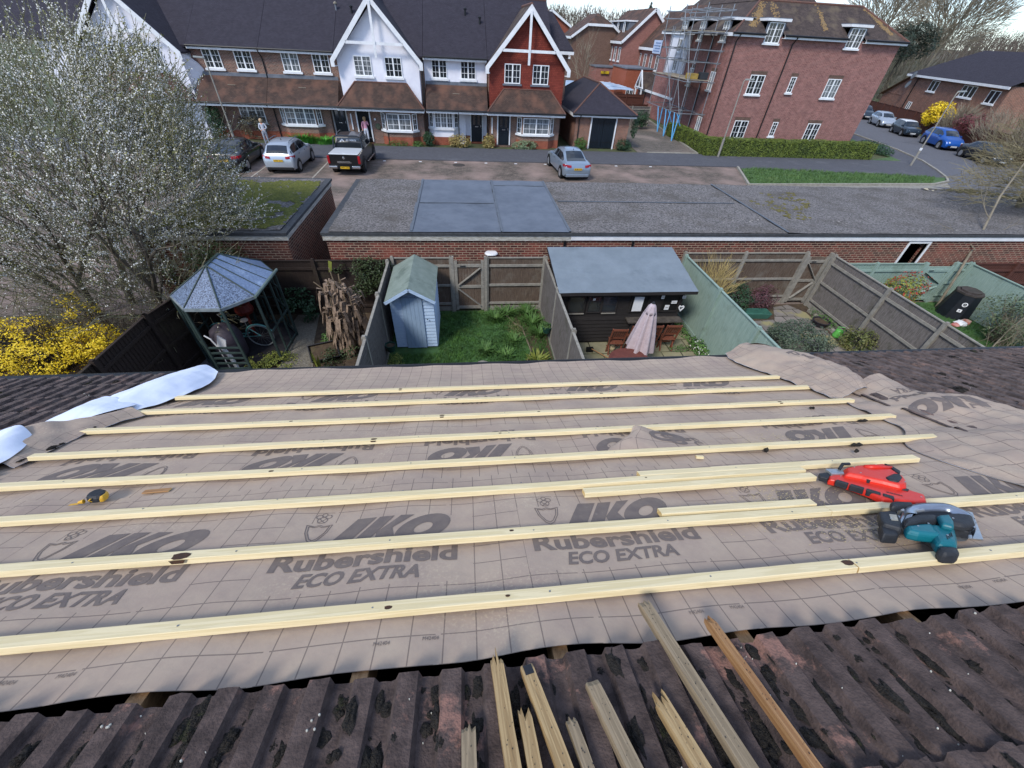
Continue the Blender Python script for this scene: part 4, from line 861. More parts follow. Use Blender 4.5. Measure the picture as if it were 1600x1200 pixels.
def door(parent, T, x0, x1, z0, z1, open_=False):
    mb = MB(T); mb.box(x0 - .09, x0, -.05, .07, z0, z1); mb.box(x1, x1 + .09, -.05, .07, z0, z1); mb.box(x0 - .09, x1 + .09, -.05, .07, z1, z1 + .08); fr_d = mb.build('door_frame', WHITE, parent)
    if open_:
        mb = MB(T); mb.box(x0, x1, -.02, .02, z0, z1); d = mb.build('dark_doorway_panel', mat('unlit hall black', '#0b0c0e'), parent); return d  # flat black panel on the wall, painted as the darkness of the hall
    T0 = T; T = lambda u, d_, z: T0(u, d_ + .045, z)
    mb = MB(T); mb.box(x0, x1, -.06, -.02, z0, z1)
    for k in (0, 1):
        a = x0 + .12 + k * (x1 - x0 - .12) / 2; b = a + (x1 - x0) / 2 - .2
        mb.box(a, b, -.02, -.005, z0 + .2, z0 + .85)
    d = mb.build('door', DOORM, parent)
    mb = MB(T)
    for k in (0, 1):
        a = x0 + .14 + k * (x1 - x0 - .12) / 2; b = a + (x1 - x0) / 2 - .24; mb.box(a, b, -.02, -.012, z0 + 1.15, z1 - .15)
    mb.build('door_pane', GLASS, d)
    mb = MB(T); mb.box((x0 + x1) / 2 - .13, (x0 + x1) / 2 + .13, -.018, .0, z0 + 1.0, z0 + 1.05); mb.build('letter_plate', mat('chrome', '#b8bcc0', rough=.25, metal=1), d)
    mb = MB(T); mb.box(x1 - .12, x1 - .08, -.02, .03, z0 + 1.0, z0 + 1.14); mb.build('handle', MC['chrome'], d)
    return d
def slope(name, pts, m, parent, th=.06):
    mb = MB(); mb.prism(pts, (0, 0, -th)); return mb.build(name, m, parent)
def pipe(parent, pts, name='downpipe', r=.04): mb = MB(); mb.tube(pts, r, 8); return mb.build(name, BLACK, parent)
RIDGE = mat('ridge tiles', '#6b4a40', '#56413a', 6, .9, .3)
VERGEM = mat('verge mortar', '#8d8577', '#6e6a5e', 8, .95, .4)

# ================================================================= terrace
MY = 37.3; GY = 36.35; EV = 5.38; RY, RZ = 42.4, 8.75
def main_roof(p, xa, xb, back=True):
    mb = MB(); mb.prism([(xa, MY - .4, EV - .12), (xb, MY - .4, EV - .12), (xb, RY, RZ), (xa, RY, RZ)], (0, 0, .1)); mb.build('roof', RT_dark, p)
    mb = MB(); mb.prism([(xa, RY, RZ), (xb, RY, RZ), (xb, 48.2, EV - .2), (xa, 48.2, EV - .2)], (0, 0, .1)); mb.build('rear_roof', RT_dark, p)
    mb = MB(); mb.tube([(xa, RY, RZ + .1), (xb, RY, RZ + .1)], .11, 8); mb.build('ridge', RIDGE, p)
def eaves(p, xa, xb, y, z, pipes=()):
    mb = MB(); mb.box(xa, xb, y - .03, y, z - .2, z); mb.box(xa, xb, y, y + .38, z - .2, z - .17); mb.build('fascia', WHITE, p)
    mb = MB(); mb.tube([(xa, y - .09, z - .02), (xb, y - .09, z - .02)], .06, 8); mb.build('gutter', BLACK, p)
def body(p, xa, xb, y, z0, z1, m, yb=48, name='wall'):
    mb = MB(); mb.box(xa, xb, y, yb, z0, z1); return mb.build(name, m, p)
def pent(p, xa, xb, y0=35.65, z0=2.43, zt=3.8, yt=None):
    yt = yt or MY
    mb = MB(); mb.prism([(xa, y0, z0 - .08), (xb, y0, z0 - .08), (xb, yt, zt - .08), (xa, yt, zt - .08)], (0, 0, .08)); mb.build('porch_roof', RT_brown, p)
    mb = MB(); mb.box(xa, xb, y0 - .03, y0, z0 - .24, z0 - .03); mb.box(xa, xb, y0, yt - .02, z0 - .24, z0 - .21); mb.build('fascia', WHITE, p)
    mb = MB(); mb.tube([(xa, y0 - .09, z0 - .05), (xb, y0 - .09, z0 - .05)], .06, 8); mb.build('gutter', BLACK, p)
    mb = MB(); mb.box(xa, xb, yt - .05, yt - .01, zt - .06, zt + .16); mb.build('lead_flashing', LEAD, p)
    mb = MB()
    for cx in ((xa + xb) / 2 - .3,):
        zz = z0 + (zt - z0) * .62; yy = y0 + (yt - y0) * .62; mb.box(cx, cx + .5, yy - .02, yy + .06, zz + .01, zz + .04)
    mb.build('vent_tile', VERGEM, p)
def hip_pent(p, xa, xb, xta, xtb, y0, z0, zt, yt):
    mb = MB(); A, B_, C_, D_ = (xa, y0, z0), (xb, y0, z0), (xtb, yt, zt), (xta, yt, zt); E_, F_ = (xa, yt, z0), (xb, yt, z0)
    mb.poly([A, B_, C_, D_]); mb.poly([A, D_, E_]); mb.poly([B_, F_, C_]); mb.poly([(xa, y0, z0 - .03), (xb, y0, z0 - .03), (xb, yt, z0 - .03), (xa, yt, z0 - .03)]); mb.build('porch_roof', RT_brown, p, recalc=False)
    mb = MB(); mb.tube([A, D_], .06, 6); mb.tube([B_, C_], .06, 6); mb.tube([D_, C_], .05, 6); mb.build('hip_tiles', RIDGE, p)
    mb = MB(); mb.box(xa, xb, y0 - .03, y0, z0 - .22, z0 - .02); mb.box(xa, xa + .03, y0, yt, z0 - .22, z0 - .02); mb.box(xb - .03, xb, y0, yt, z0 - .22, z0 - .02); mb.box(xa + .03, xb - .03, y0, yt - .02, z0 - .2, z0 - .17); mb.build('fascia', WHITE, p)
    mb = MB(); mb.tube([(xa - .02, y0 - .09, z0 - .03), (xb + .02, y0 - .09, z0 - .03)], .06, 8); mb.build('gutter', BLACK, p)
def gable(p, xa, xb, m, apex=None, face=GY):
    xm = (xa + xb) / 2; az = 8.15; hw = (xb - xa) / 2; wz = EV - .25
    mb = MB(); mb.prism([(xa + .3, face, 0.0), (xb - .3, face, 0), (xb - .3, face, wz), (xm, face, az - .25), (xa + .3, face, wz)], (0, 3.0, 0)); mb.build('gable_wall', m, p)
    # roof over the gable, running back into the main roof
    sl = (az - wz) / (hw - .3)
    for sg in (-1, 1):
        xe = xm + sg * (hw + .0); ze = az + .12 - sl * (hw)
        mb = MB(); mb.prism([(xm, face - .42, az + .12), (xe, face - .42, ze), (xe, face + 5, ze), (xm, face + 5, az + .12)], (0, 0, .09)); mb.build('gable_roof', RT_dark if m != TILEHUNG else RT_block, p)
        mb = MB(); mb.prism([(xm, face - .5, az + .22), (xe + sg * .03, face - .5, ze + .10), (xe + sg * .03, face - .5, ze - .30), (xe - sg * .22, face - .5, ze - .30), (xe - sg * .22, face - .5, ze + .0 - .02), (xm, face - .5, az - .16)], (0, .05, 0)); mb.build('barge_board', WHITE, p)
        mb = MB(); mb.box(min(xe, xe - sg * .3), max(xe, xe - sg * .3), face - .42, face - .02, ze - .28, ze - .24); mb.build('soffit', WHITE, p)
    mb = MB(); mb.tube([(xm, face - .45, az + .22), (xm, face + 5, az + .22)], .09, 6); mb.build('ridge', RIDGE, p)
    # white bracing timbers across the gable
    wb = (az - 6.0) / sl
    mb = MB(); mb.box(xm - wb + .1, xm + wb - .1, face - .5, face - .44, 5.88, 6.04); mb.build('gable_beam', WHITE, p)
    mb = MB(); mb.box(xm - .08, xm + .08, face - .56, face - .505, 5.2, az - .1); mb.build('gable_post', WHITE, p)
def bay(p, x0, x1, y, depth, z1, wall, plinth, win=(1.0, 2.06), side=True, mw=2, nl=2):
    c = .45
    pts = [(x0, y), (x0 + c, y - depth), (x1 - c, y - depth), (x1, y)]
    mb = MB(); mb.prism([(a, b, .55) for a, b in pts], (0, 0, z1 - .55)); mb.build('bay_wall', wall, p)
    mb = MB(); mb.prism([(a + (.02 if a > (x0 + x1) / 2 else -.02), b - .02 * (b < y), 0) for a, b in pts], (0, 0, .549)); mb.build('bay_plinth', plinth, p)
    window(p, FY(y - depth - .005), x0 + c + .02, x1 - c - .02, win[0], win[1], nl, 2, glass=CURT)
    for sg in (0, 1):
        a = Vector((x0, y, 0)) if sg == 0 else Vector((x1 - c, y - depth, 0)); b = Vector((x0 + c, y - depth, 0)) if sg == 0 else Vector((x1, y, 0))
        d = (b - a).normalized(); n = Vector((d.y, -d.x, 0)); L_ = (b - a).length
        T = lambda u, dd, z, a=a, d=d, n=n: tuple(a + d * u + n * (dd + .006) + Vector((0, 0, z)))
        window(p, T, .1, L_ - .12, win[0], win[1], 1, 2, glass=GLASS)
def plinth(p, xa, xb, y, z=.55): mb = MB(); mb.box(xa, xb, y - .025, y - .0, 0, z); mb.build('plinth', BR_plinth, p)

H = []
# house A: white gable at the far left, mostly behind the blossom
t = thing('terraced_house', (-21.5, 37, 0), 'white gabled terraced house at the far left, half hidden behind the blossom tree', 'house', 'houses of the brick and white terrace')
body(t, -27.5, -18.3, MY, 0, EV - .2, RENDER); gable(t, -24.6, -18.2, RENDER); main_roof(t, -30, -18.25)
hip_pent(t, -24.6, -18.3, -23.4, -19.5, 35.5, 2.4, 3.8, GY); window(t, FY(GY - .01), -20.8, -19.65, 4.16, 5.27, 2, 2, head=None); window(t, FY(GY - .01), -22.9, -21.75, 4.16, 5.27, 2, 2)
mb = MB(); mb.prism([(-18.5, GY, 3.0), (-18.5, GY, EV - .3), (-17.75, MY, 4.06), (-18.3, MY, 3.1)], (.02, .3, 0)); mb.build('flared_wall', RENDER, t)
# house 1, brick
t = thing('terraced_house', (-16, 37, 0), 'brown brick terraced house between the left white gable and the black downpipe', 'house', 'houses of the brick and white terrace')
body(t, -18.28, -13.65, MY, 0, EV - .2, BR_dark); main_roof(t, -18.24, -13.66); eaves(t, -18.2, -13.66, MY - .38, EV); pent(t, -18.28, -13.66); plinth(t, -18.2, -13.66, 36.72)
for a in (-17.5, -15.45): window(t, FY(MY - .01), a, a + 1.12, 4.16, 5.21, 2, 2)
body(t, -18.25, -13.66, 36.75, 0, 2.3, BR_dark, 37.29, 'lower_wall'); window(t, FY(36.74), -16.1, -14.4, 1.1, 2.2, 3, 2, glass=CURT)
# house 2, brick with the closed door
t = thing('terraced_house', (-11.2, 37, 0), 'brown brick terraced house with the closed black door left of the woman in pink', 'house', 'houses of the brick and white terrace')
body(t, -13.64, -8.7, MY, 0, EV - .2, BR_dark); main_roof(t, -13.64, -8.72); eaves(t, -13.64, -8.75, MY - .38, EV); pent(t, -13.64, -8.78); plinth(t, -13.64, -9.7, 36.72)
for a in (-12.36, -10.3): window(t, FY(MY - .01), a, a + 1.12, 4.16, 5.21, 2, 2, glass=CURT if a < -11 else GLASS)
body(t, -13.64, -9.75, 36.75, 0, 2.3, BR_dark, 37.29, 'lower_wall'); bay(t, -13.3, -10.3, 36.75, .4, 2.25, BR_dark, BR_plinth, (1.1, 2.2), nl=3)
door(t, FY(MY - .01), -9.65, -8.75, .12, 2.2); pipe(t, [(-13.66, MY - .5, EV - .1), (-13.66, MY - .06, EV - .5), (-13.66, MY - .06, 3.7)]); pipe(t, [(-13.66, 35.6, 2.3), (-13.66, 36.66, 2.05), (-13.66, 36.66, .1)])
mb = MB(); mb.cyl((-10.0, 37.24, 1.6), (-10.0, 37.1, 1.6), .09, 10); mb.build('wall_lamp', WHITE, t)
# house B, white gable
t = thing('terraced_house', (-5.7, 36.3, 0), 'white rendered gabled house with the woman in pink at its open door', 'house', 'houses of the brick and white terrace')
body(t, -8.68, -2.62, MY, 0, EV - .2, BR_dark); gable(t, -8.72, -2.58, RENDER); main_roof(t, -8.7, -2.6)
mb = MB(); mb.box(-8.45, -2.85, GY - .03, MY, 0, 2.3); mb.build('lower_wall', BR_dark, t); hip_pent(t, -8.8, -2.7, -7.45, -3.85, 35.4, 2.42, 3.82, GY)
window(t, FY(GY - .01), -7.3, -6.12, 4.16, 5.27, 2, 3, glass=CURT); window(t, FY(GY - .01), -5.2, -4.05, 4.16, 5.27, 2, 2)
door(t, FY(GY - .05), -7.72, -6.85, .15, 2.15, True); bay(t, -6.0, -3.3, GY - .02, .5, 2.2, BR_dark, BR_plinth); plinth(t, -8.45, -7.85, GY - .03); plinth(t, -3.3, -2.85, GY - .03)
pipe(t, [(-5.6, 35.4, 2.25), (-5.55, 35.82, 1.9), (-5.55, 35.82, .1)]); mb = MB(); mb.cyl((-6.45, GY - .05, 1.6), (-6.45, GY - .15, 1.6), .07, 10); mb.build('wall_lamp', WHITE, t)
mb = MB(); mb.lathe((-6.3, GY - .1, 1.15), [(.16, -.03), (.2, 0), (.16, .03), (.1, 0)], 14, (0, 1, 0)); mb.build('door_wreath', mat('wreath', '#3a4a34', '#6a6a58', 30), t)
mb = MB(); mb.box(-8.2, -8.12, GY - .12, GY - .04, .9, 1.9); mb.build('trellis_stick', WHITE, t)
# white flat section
t = thing('terraced_house', (-.3, 37.3, 0), 'white rendered house with a bay window and black door, left of the red gable', 'house', 'houses of the brick and white terrace')
body(t, -2.58, 1.98, MY, 0, EV - .2, RENDER); main_roof(t, -2.58, 2.0); eaves(t, -2.58, 1.95, MY - .38, EV); pent(t, -2.55, 1.98); plinth(t, -2.55, 1.95, MY - .005)
for a in (-2.03, .06): window(t, FY(MY - .01), a, a + 1.1, 4.14, 5.2, 2, 2)
bay(t, -3.0 + .5, -.2, 36.9, .5, 2.2, RENDER, BR_plinth, (1.15, 2.15), nl=3); mb = MB(); mb.box(-2.5, .3, 36.9, MY, 0, 2.3); mb.build('lower_wall', RENDER, t)
door(t, FY(MY - .05), .75, 1.6, .15, 2.2); pipe(t, [(-2.66, GY - .3, 5.2), (-2.66, GY - .05, 4.9), (-2.66, GY - .05, 2.5)]); pipe(t, [(-.2, 35.6, 2.25), (-.22, 36.3, 1.95), (-.22, 36.3, .1)])
# house C, red hung tiles
t = thing('terraced_house', (4.9, 36.3, 0), 'end terraced house with a red tile hung gable and white barge boards', 'house', 'houses of the brick and white terrace')
body(t, 2.05, 7.7, MY, 0, EV - .2, BR_dark); main_roof(t, 2.02, 6.9); gable(t, 1.85, 7.95, TILEHUNG)
mb = MB(); mb.box(2.15, 7.65, GY - .03, MY, 0, 2.35); mb.build('lower_wall', BR_dark, t); hip_pent(t, 1.95, 7.85, 3.2, 6.7, 35.4, 2.42, 3.75, GY)
window(t, FY(GY - .01), 3.22, 4.38, 4.08, 5.22, 2, 2, sill=False); window(t, FY(GY - .01), 5.28, 6.46, 4.08, 5.22, 2, 2, sill=False)
mb = MB(); mb.box(3.1, 4.5, GY - .1, GY - .0, 3.96, 4.07); mb.box(5.16, 6.58, GY - .1, GY, 3.96, 4.07); mb.build('lead_sill', LEAD, t)
door(t, FY(GY - .05), 2.82, 3.68, .15, 2.12); bay(t, 4.25, 7.2, GY - .02, .5, 2.2, BR_dark, BR_plinth); plinth(t, 2.15, 2.7, GY - .03); plinth(t, 7.2, 7.65, GY - .03)
mb = MB(); mb.box(2.3, 2.38, GY - .12, GY - .04, .9, 1.95); mb.build('trellis_stick', WHITE, t)
mb = MB(); mb.box(7.0, 9.0, 42.0, 48, 0, 5.9); mb.build('rear_wing', BR_dark, t)
mb = MB(); mb.prism([(5.5, 41.6, 5.9), (9.3, 41.6, 5.9), (7.8, 44.5, 8.2), (5.5, 44.5, 8.5)], (0, 0, .1)); mb.prism([(9.3, 41.6, 5.9), (9.3, 49, 5.9), (7.8, 47, 8.2), (7.8, 44.5, 8.2)], (0, 0, .1)); mb.build('rear_wing_roof', RT_dark, t)
mb = MB(); mb.box(6.9, 9.35, 41.55, 41.6, 5.7, 5.9); mb.build('fascia', WHITE, t)
# roof vents on the terrace
for i, (x, y) in enumerate(((-7.6, 40.2), (-8.7, 40.4), (.55, 40.6), (1.6, 39.9))):
    z = EV - .12 + (y - MY + .4) * (RZ - EV) / (RY - MY + .4); tv = thing('roof_vent', (x, y, z), ['black vent pipe on the dark roof left of the white gable', 'small terracotta topped vent pipe on the dark roof, leftmost of the roof vents', 'small vent pipe on the dark roof, left of the two by the red gable', 'taller black flue pipe on the dark roof just left of the red gable'][i], 'roof vent')
    mb = MB(); mb.cyl((x, y, z - .05), (x, y, z + .5), .07, 10); mb.build('pipe', BLACK if i != 1 else LEAD, tv); mb = MB(); mb.lathe((x, y, z + .45), [(.06, 0), (.12, .03), (.12, .1), (.03, .16)], 10); mb.build('cowl', BLACK if i != 1 else VERGEM, tv)
# detached garage with a hipped roof
t = thing('hipped_garage', (11.2, 36.5, 0), 'small brick outbuilding with a hipped dark roof and navy double doors', 'garage')
body(t, 9.0, 10.28, 36.55, 0, 2.3, BR_red, 47.0); body(t, 12.26, 13.4, 36.55, 0, 2.3, BR_red, 47.0); mb = MB(); mb.box(10.28, 12.26, 36.55, 47.0, 2.2, 2.3); mb.box(10.28, 12.26, 36.9, 47.0, 0, 2.2); mb.build('wall', BR_red, t)
A, B_, C_, D_ = (8.65, 36.2, 2.42), (13.8, 36.2, 2.42), (13.8, 47.3, 2.42), (8.65, 47.3, 2.42); r1, r2 = (11.2, 39.0, 4.15), (11.2, 44.6, 4.15)
mb = MB(); mb.poly([A, B_, r1]); mb.poly([B_, C_, r2, r1]); mb.poly([C_, D_, r2]); mb.poly([D_, A, r1, r2]); mb.poly([A, D_, C_, B_]); mb.build('roof', RT_dark, t)
mb = MB(); mb.tube([A, r1], .07, 6); mb.tube([B_, r1], .07, 6); mb.tube([r1, r2], .08, 6); mb.tube([C_, r2], .06, 6); mb.tube([D_, r2], .06, 6); mb.build('hip_tiles', RIDGE, t)
mb = MB(); mb.box(8.66, 13.79, 36.17, 36.21, 2.2, 2.4); mb.box(8.64, 8.68, 36.22, 47.3, 2.2, 2.4); mb.box(13.77, 13.81, 36.22, 47.3, 2.2, 2.4); mb.build('fascia', WHITE, t)
mb = MB(); mb.tube([(8.6, 36.1, 2.37), (13.85, 36.1, 2.37)], .06, 8); mb.build('gutter', BLACK, t); pipe(t, [(9.25, 36.1, 2.3), (9.25, 36.48, 2.0), (9.25, 36.48, .05)])
mb = MB(); mb.box(10.2, 10.3, 36.45, 36.56, 0, 2.22); mb.box(12.24, 12.34, 36.45, 36.56, 0, 2.22); mb.box(10.3, 12.24, 36.45, 36.56, 2.13, 2.22); mb.build('door_frame', WHITE, t)
for a, b in ((10.31, 11.26), (11.28, 12.23)):
    mb = MB(); n = 7
    for i in range(n): mb.box(a + (b - a) * i / n + .004, a + (b - a) * (i + 1) / n - .004, 36.5, 36.53, .04, 2.12)
    mb.box(a, b, 36.53, 36.55, .04, 2.12); d = mb.build('door', DOORM, t)
    mb = MB(); mb.box(a + .05, b - .1, 36.485, 36.497, .45, .5); mb.box(a + .05, b - .1, 36.485, 36.497, 1.75, 1.8); mb.build('strap_hinge', BLACK, d)

# ================================================================= flats
t = thing('apartment_block', (29.6, 40.5, 0), 'tall red brick apartment block with white windows, dormers and a mossy hipped roof', 'apartment block')
mb = MB(); mb.box(22.1, 37.05, 40.5, 55, 0, 7.55); mb.build('wall', BR_block, t)
GAUGE = brick('grey gauged brick', '#7a6358', '#6a554c', '#57473e', bw=.075, rh=.26)
for z0, z1, zz in ((.42, 1.78, 0), (3.72, 5.06, 1)):
    window(t, FY(40.49), 24.68, 26.0, z0, z1, 2, 2, head=GAUGE); window(t, FY(40.49), 28.42, 28.92, z0 + .22, z1 - .02, 1, 3, head=GAUGE); window(t, FY(40.49), 31.93, 33.2, z0 - .05, z1 - .03, 2, 2, glass=CURT if zz else GLASS, head=GAUGE)
    window(t, FX(22.09), 41.65, 42.45, z0 + .05, z1, 2, 2, head=GAUGE); window(t, FX(22.09), 45.9, 46.7, z0 + .05, z1, 2, 2, head=GAUGE)
E0 = 7.72
TP = 9.75; d_ = 3.0
a0, a1, a2, a3 = (21.75, 40.15, E0 - .1), (37.4, 40.15, E0 - .1), (37.4, 55, E0 - .1), (21.75, 55, E0 - .1)
b0, b1, b2, b3 = (24.9, 43.3, TP), (34.25, 43.3, TP), (34.25, 52, TP), (24.9, 52, TP)
mb = MB(); 
def _fr(x, y0, y1): return [(x, y0, E0 - .1 + (y0 - 40.15) * (TP - E0 + .1) / 3.15), (x, y1, E0 - .1 + (y1 - 40.15) * (TP - E0 + .1) / 3.15)]
xsn = 0; cut = 41.0
def zf(y): return E0 - .1 + (y - 40.15) * (TP - E0 + .1) / 3.15
def strip(xa, xb, ya, yb): mb.poly([(xa, ya, zf(ya)), (xb, ya, zf(ya)), (xb, yb, zf(yb)), (xa, yb, zf(yb))])
mb.poly([a0, (24.57, 40.15, zf(40.15)), (24.57, cut, zf(cut)), (24.9, 43.3, TP), b0][:3] + [(21.75 + (cut - 40.15), cut, zf(cut))])
strip(26.13, 31.86, 40.15, cut); mb.poly([(33.38, 40.15, zf(40.15)), a1, (37.4 - (cut - 40.15), cut, zf(cut)), (33.38, cut, zf(cut))])
mb.poly([(21.75 + (cut - 40.15), cut, zf(cut)), (37.4 - (cut - 40.15), cut, zf(cut)), b1, b0])
mb.poly([a1, a2, b2, b1]); mb.poly([a2, a3, b3, b2]); mb.poly([a3, a0, b0, b3]); mb.poly([b0, b1, b2, b3]); mb.poly([(21.75, 41.2, E0 - .1), a3, a2, (37.4, 41.2, E0 - .1)]); mb.build('roof', RT_block, t, recalc=False)
mb = MB(); mb.tube([a0, b0], .09, 6); mb.tube([a1, b1], .09, 6); mb.tube([b0, b1], .1, 6); mb.build('hip_tiles', RIDGE, t)
# higher roof of the left wing
mb = MB(); mb.poly([(24.8, 43.4, TP - .02), (24.8, 56, TP - .02), (27.5, 54, 12.4), (27.5, 46, 12.4)]); mb.poly([(24.8, 43.4, TP - .02), (27.5, 46, 12.4), (30.2, 43.4, TP - .02)]); mb.poly([(30.2, 43.4, TP - .02), (27.5, 46, 12.4), (27.5, 54, 12.4), (30.2, 56, TP - .02)]); mb.build('upper_roof', RT_block, t, recalc=False)
LIY = mat('orange lichen', '#8f7040', '#6e6250', 9, 1, 1)
tufts(500, (33.2, 36.8, 40.3, 43.2), 0, .06, 31, t, LIY, 'lichen', test=None) if False else None
rg = random.Random(5); mb = MB()
for cx, w_, n in ((36.0, .35, 260), (23.6, .5, 260), (25.9, .35, 120), (30.0, .25, 140)):
    for _ in range(n):
        q = rg.random() ** .7; y = 43.2 - q * 2.4; x = cx - (36.0 - 34.4) * (1 - q) * (cx > 34) + (1 - q) * 1.5 * (cx < 24) + rg.gauss(0, w_ * .4); z = E0 - .1 + (y - 40.15) * (TP - E0 + .1) / 3.15
        r = rg.uniform(.03, .09); i = [mb.p(x + r * math.cos(k * 1.257), y + r * math.sin(k * 1.257) * .8, z + .015 + r * math.sin(k * 1.257) * .64) for k in range(5)]; mb.face(i)
tag(mb.build('lichen', LIY, t, recalc=False), kind='stuff')
mb = MB(); XS = [21.8, 24.5, 26.2, 31.8, 33.45, 37.35]
for q in (0, 2, 4): mb.box(XS[q], XS[q + 1], 40.12, 40.15, E0 - .3, E0 - .08); mb.box(XS[q], XS[q + 1], 40.16, 40.49, E0 - .3, E0 - .27)
YS = [40.15, 41.5, 42.7, 45.8, 47.0, 55]
for q in (0, 2, 4): mb.box(21.72, 21.75, YS[q], YS[q + 1], E0 - .3, E0 - .08)
mb.build('fascia', WHITE, t)
mb = MB()
for q in (0, 2, 4): mb.tube([(XS[q] - .1 * (q == 0), 40.04, E0 - .1), (XS[q + 1], 40.04, E0 - .1)], .07, 8)
mb.build('gutter', BLACK, t)
for x in (22.35, 27.3): pipe(t, [(x, 40.05, E0 - .2), (x, 40.42, E0 - .6), (x, 40.42, .1)], r=.05)
pipe(t, [(21.65, 43.7, E0 - .2), (22.02, 43.7, E0 - .6), (22.02, 43.7, .1)], r=.05)
def dormer(T, c, w, zb, zt, back):
    window(t, T, c - w / 2, c + w / 2, zb, zt, 2, 2)
    mb = MB(T); mb.box(c - w / 2 - .14, c - w / 2 - .01, -back, .0, zb + .4, zt + .02); mb.box(c + w / 2 + .01, c + w / 2 + .14, -back, .0, zb + .4, zt + .02); mb.box(c - w / 2 - .14, c + w / 2 + .14, -back, -.07, zb + .3, zt + .0); mb.build('dormer_cheek', LEAD, t)
    mb = MB(T); mb.box(c - w / 2 - .35, c + w / 2 + .35, -back, .25, zt + .06, zt + .22); mb.build('dormer_fascia', WHITE, t)
    mb = MB(T); mb.box(c - w / 2 - .33, c + w / 2 + .33, -back - .3, .2, zt + .221, zt + .27); mb.build('dormer_roof', LEAD, t)
dormer(FY(40.46), 25.35, 1.3, 7.12, 8.38, 1.6); dormer(FY(40.46), 32.62, 1.25, 7.08, 8.33, 1.6)
dormer(FX(22.06), 42.1, .95, 7.08, 8.35, 1.6); dormer(FX(22.06), 46.4, .95, 7.08, 8.35, 1.6); dormer(FX(22.06), 50.3, .95, 7.2, 8.4, 1.6)
mb = MB(); mb.box(21.9, 22.09, 48.0, 52.4, 4.3, 7.45); mb.build('rendered_panel', mat('bright white render', '#d8d9e0', '#cfd0d8', 2, .9), t)
for z0 in (4.6, 6.1): window(t, FX(21.89), 49.6, 50.5, z0, z0 + 1.0, 2, 1)
# porch annex
mb = MB(); mb.box(22.4, 27, 52.5, 60.5, 0, 2.35); mb.build('porch_wall', BR_block, t)
mb = MB(); mb.poly([(22.1, 49, 2.4), (22.1, 61, 2.4), (25.5, 59, 4.2), (25.5, 50, 4.2)]); mb.poly([(22.1, 61, 2.4), (28, 61, 2.4), (25.5, 59, 4.2)]); mb.build('porch_roof', RT_block, t, recalc=False)
mb = MB(); mb.box(22.05, 22.1, 49, 61, 2.2, 2.42); mb.build('fascia', WHITE, t)
mb = MB(); mb.prism([(21.7, 57.2, 2.4), (21.7, 59.6, 2.4), (21.7, 58.4, 4.0)], (2.5, 0, 0)); mb.build('porch_gable', RT_block, t)
mb = MB(); mb.bar((21.65, 57.1, 2.4), (21.65, 58.4, 4.1), .12, .16); mb.bar((21.65, 59.7, 2.4), (21.65, 58.4, 4.1), .12, .16); mb.bar((21.65, 57.3, 2.5), (21.65, 59.5, 2.5), .1, .1); mb.bar((21.65, 58.4, 2.5), (21.65, 58.4, 4), .1, .1); mb.box(21.6, 21.75, 57.3, 57.45, 0, 2.4); mb.box(21.6, 21.75, 59.3, 59.45, 0, 2.4); mb.build('porch_timber', WHITE, t)
mb = MB(); mb.box(22.3, 22.39, 57.6, 58.6, 0, 2.2); mb.build('door', DOORM, t)
# scaffold tower
st = thing('scaffold_tower', (20.4, 44.5, 0), 'tall grey scaffold tower with pale blue feet at the left side of the apartment block', 'scaffold')
GALV = mat('galvanised tube', '#83878c', '#9ba0a6', 4, .45, metal=.6); BLUE = mat('sky blue paint', '#5aa0d0', '#4b8fc0', 4, .5); BOARD = mat('scaffold board', '#8d8474', '#a09686', 5, .9, .2)
xs = (19.5, 21.6); ys = (41.0, 43.0, 45.0, 48.6)
for x in xs:
    for y in ys:
        mb = MB(); mb.tube([(x, y, 0 if x > 20 else 1.9), (x, y, 9.3)], .035, 6); mb.build('standard', GALV, st)
for z in (2.0, 4.3, 5.6, 6.4, 7.5, 8.4, 8.9):
    for x in xs: mb = MB(); mb.tube([(x, 40.7, z), (x, 49.0, z)], .032, 6); mb.build('ledger', GALV, st)
    for y in ys: mb = MB(); mb.tube([(19.2, y, z + .06), (21.9, y, z + .06)], .032, 6); mb.build('transom', GALV, st)
for y0_, z0_, y1_, z1_ in ((41, 2, 43, 4.3), (43, 2, 45, 4.3), (45, 4.3, 48.6, 7.5), (41, 4.3, 43, 7.5), (43, 5.6, 45, 8.9)): mb = MB(); mb.tube([(19.45, y0_, z0_), (19.45, y1_, z1_)], .032, 6); mb.build('diagonal', GALV, st)
for z, ya, yb in ((4.45, 41.2, 49), (7.62, 41.2, 49.2)):
    for k in range(5): mb = MB(); mb.box(19.5 + k * .42, 19.88 + k * .42, ya, yb, z, z + .05); mb.build('deck_board', BOARD, st)
for (x, y), (x1, y1) in (((19.5, 41), (19.2, 40.6)), ((19.5, 43), (19.3, 42.8)), ((19.5, 45), (19.55, 45.0))):
    for dx, dy in ((0, 0), (0, 1.1)): mb = MB(); mb.tube([(x1, y1, 0), (x, y + dy, 2.0)], .05, 8); mb.build('foot_brace', BLUE, st)
for y in (41.2, 43.2): mb = MB(); mb.tube([(20.6, y, 0), (19.6, y + .6, 2.0)], .05, 8); mb.build('foot_brace', BLUE, st)
mb = MB()
for y in (46.1, 46.5): mb.tube([(19.35, y, 4.5), (19.35, y, 7.9)], .03, 6)
for k in range(12): mb.tube([(19.35, 46.1, 4.7 + k * .26), (19.35, 46.5, 4.7 + k * .26)], .02, 5)
mb.build('ladder', GALV, st)
mb = MB(); mb.box(19.3, 19.34, 48.3, 50.3, 5.9, 6.9); sg_ = mb.build('sign_board', mat('pale sign', '#b9c6dc', '#a9b8d2', 2, .6), st)
mb = MB()
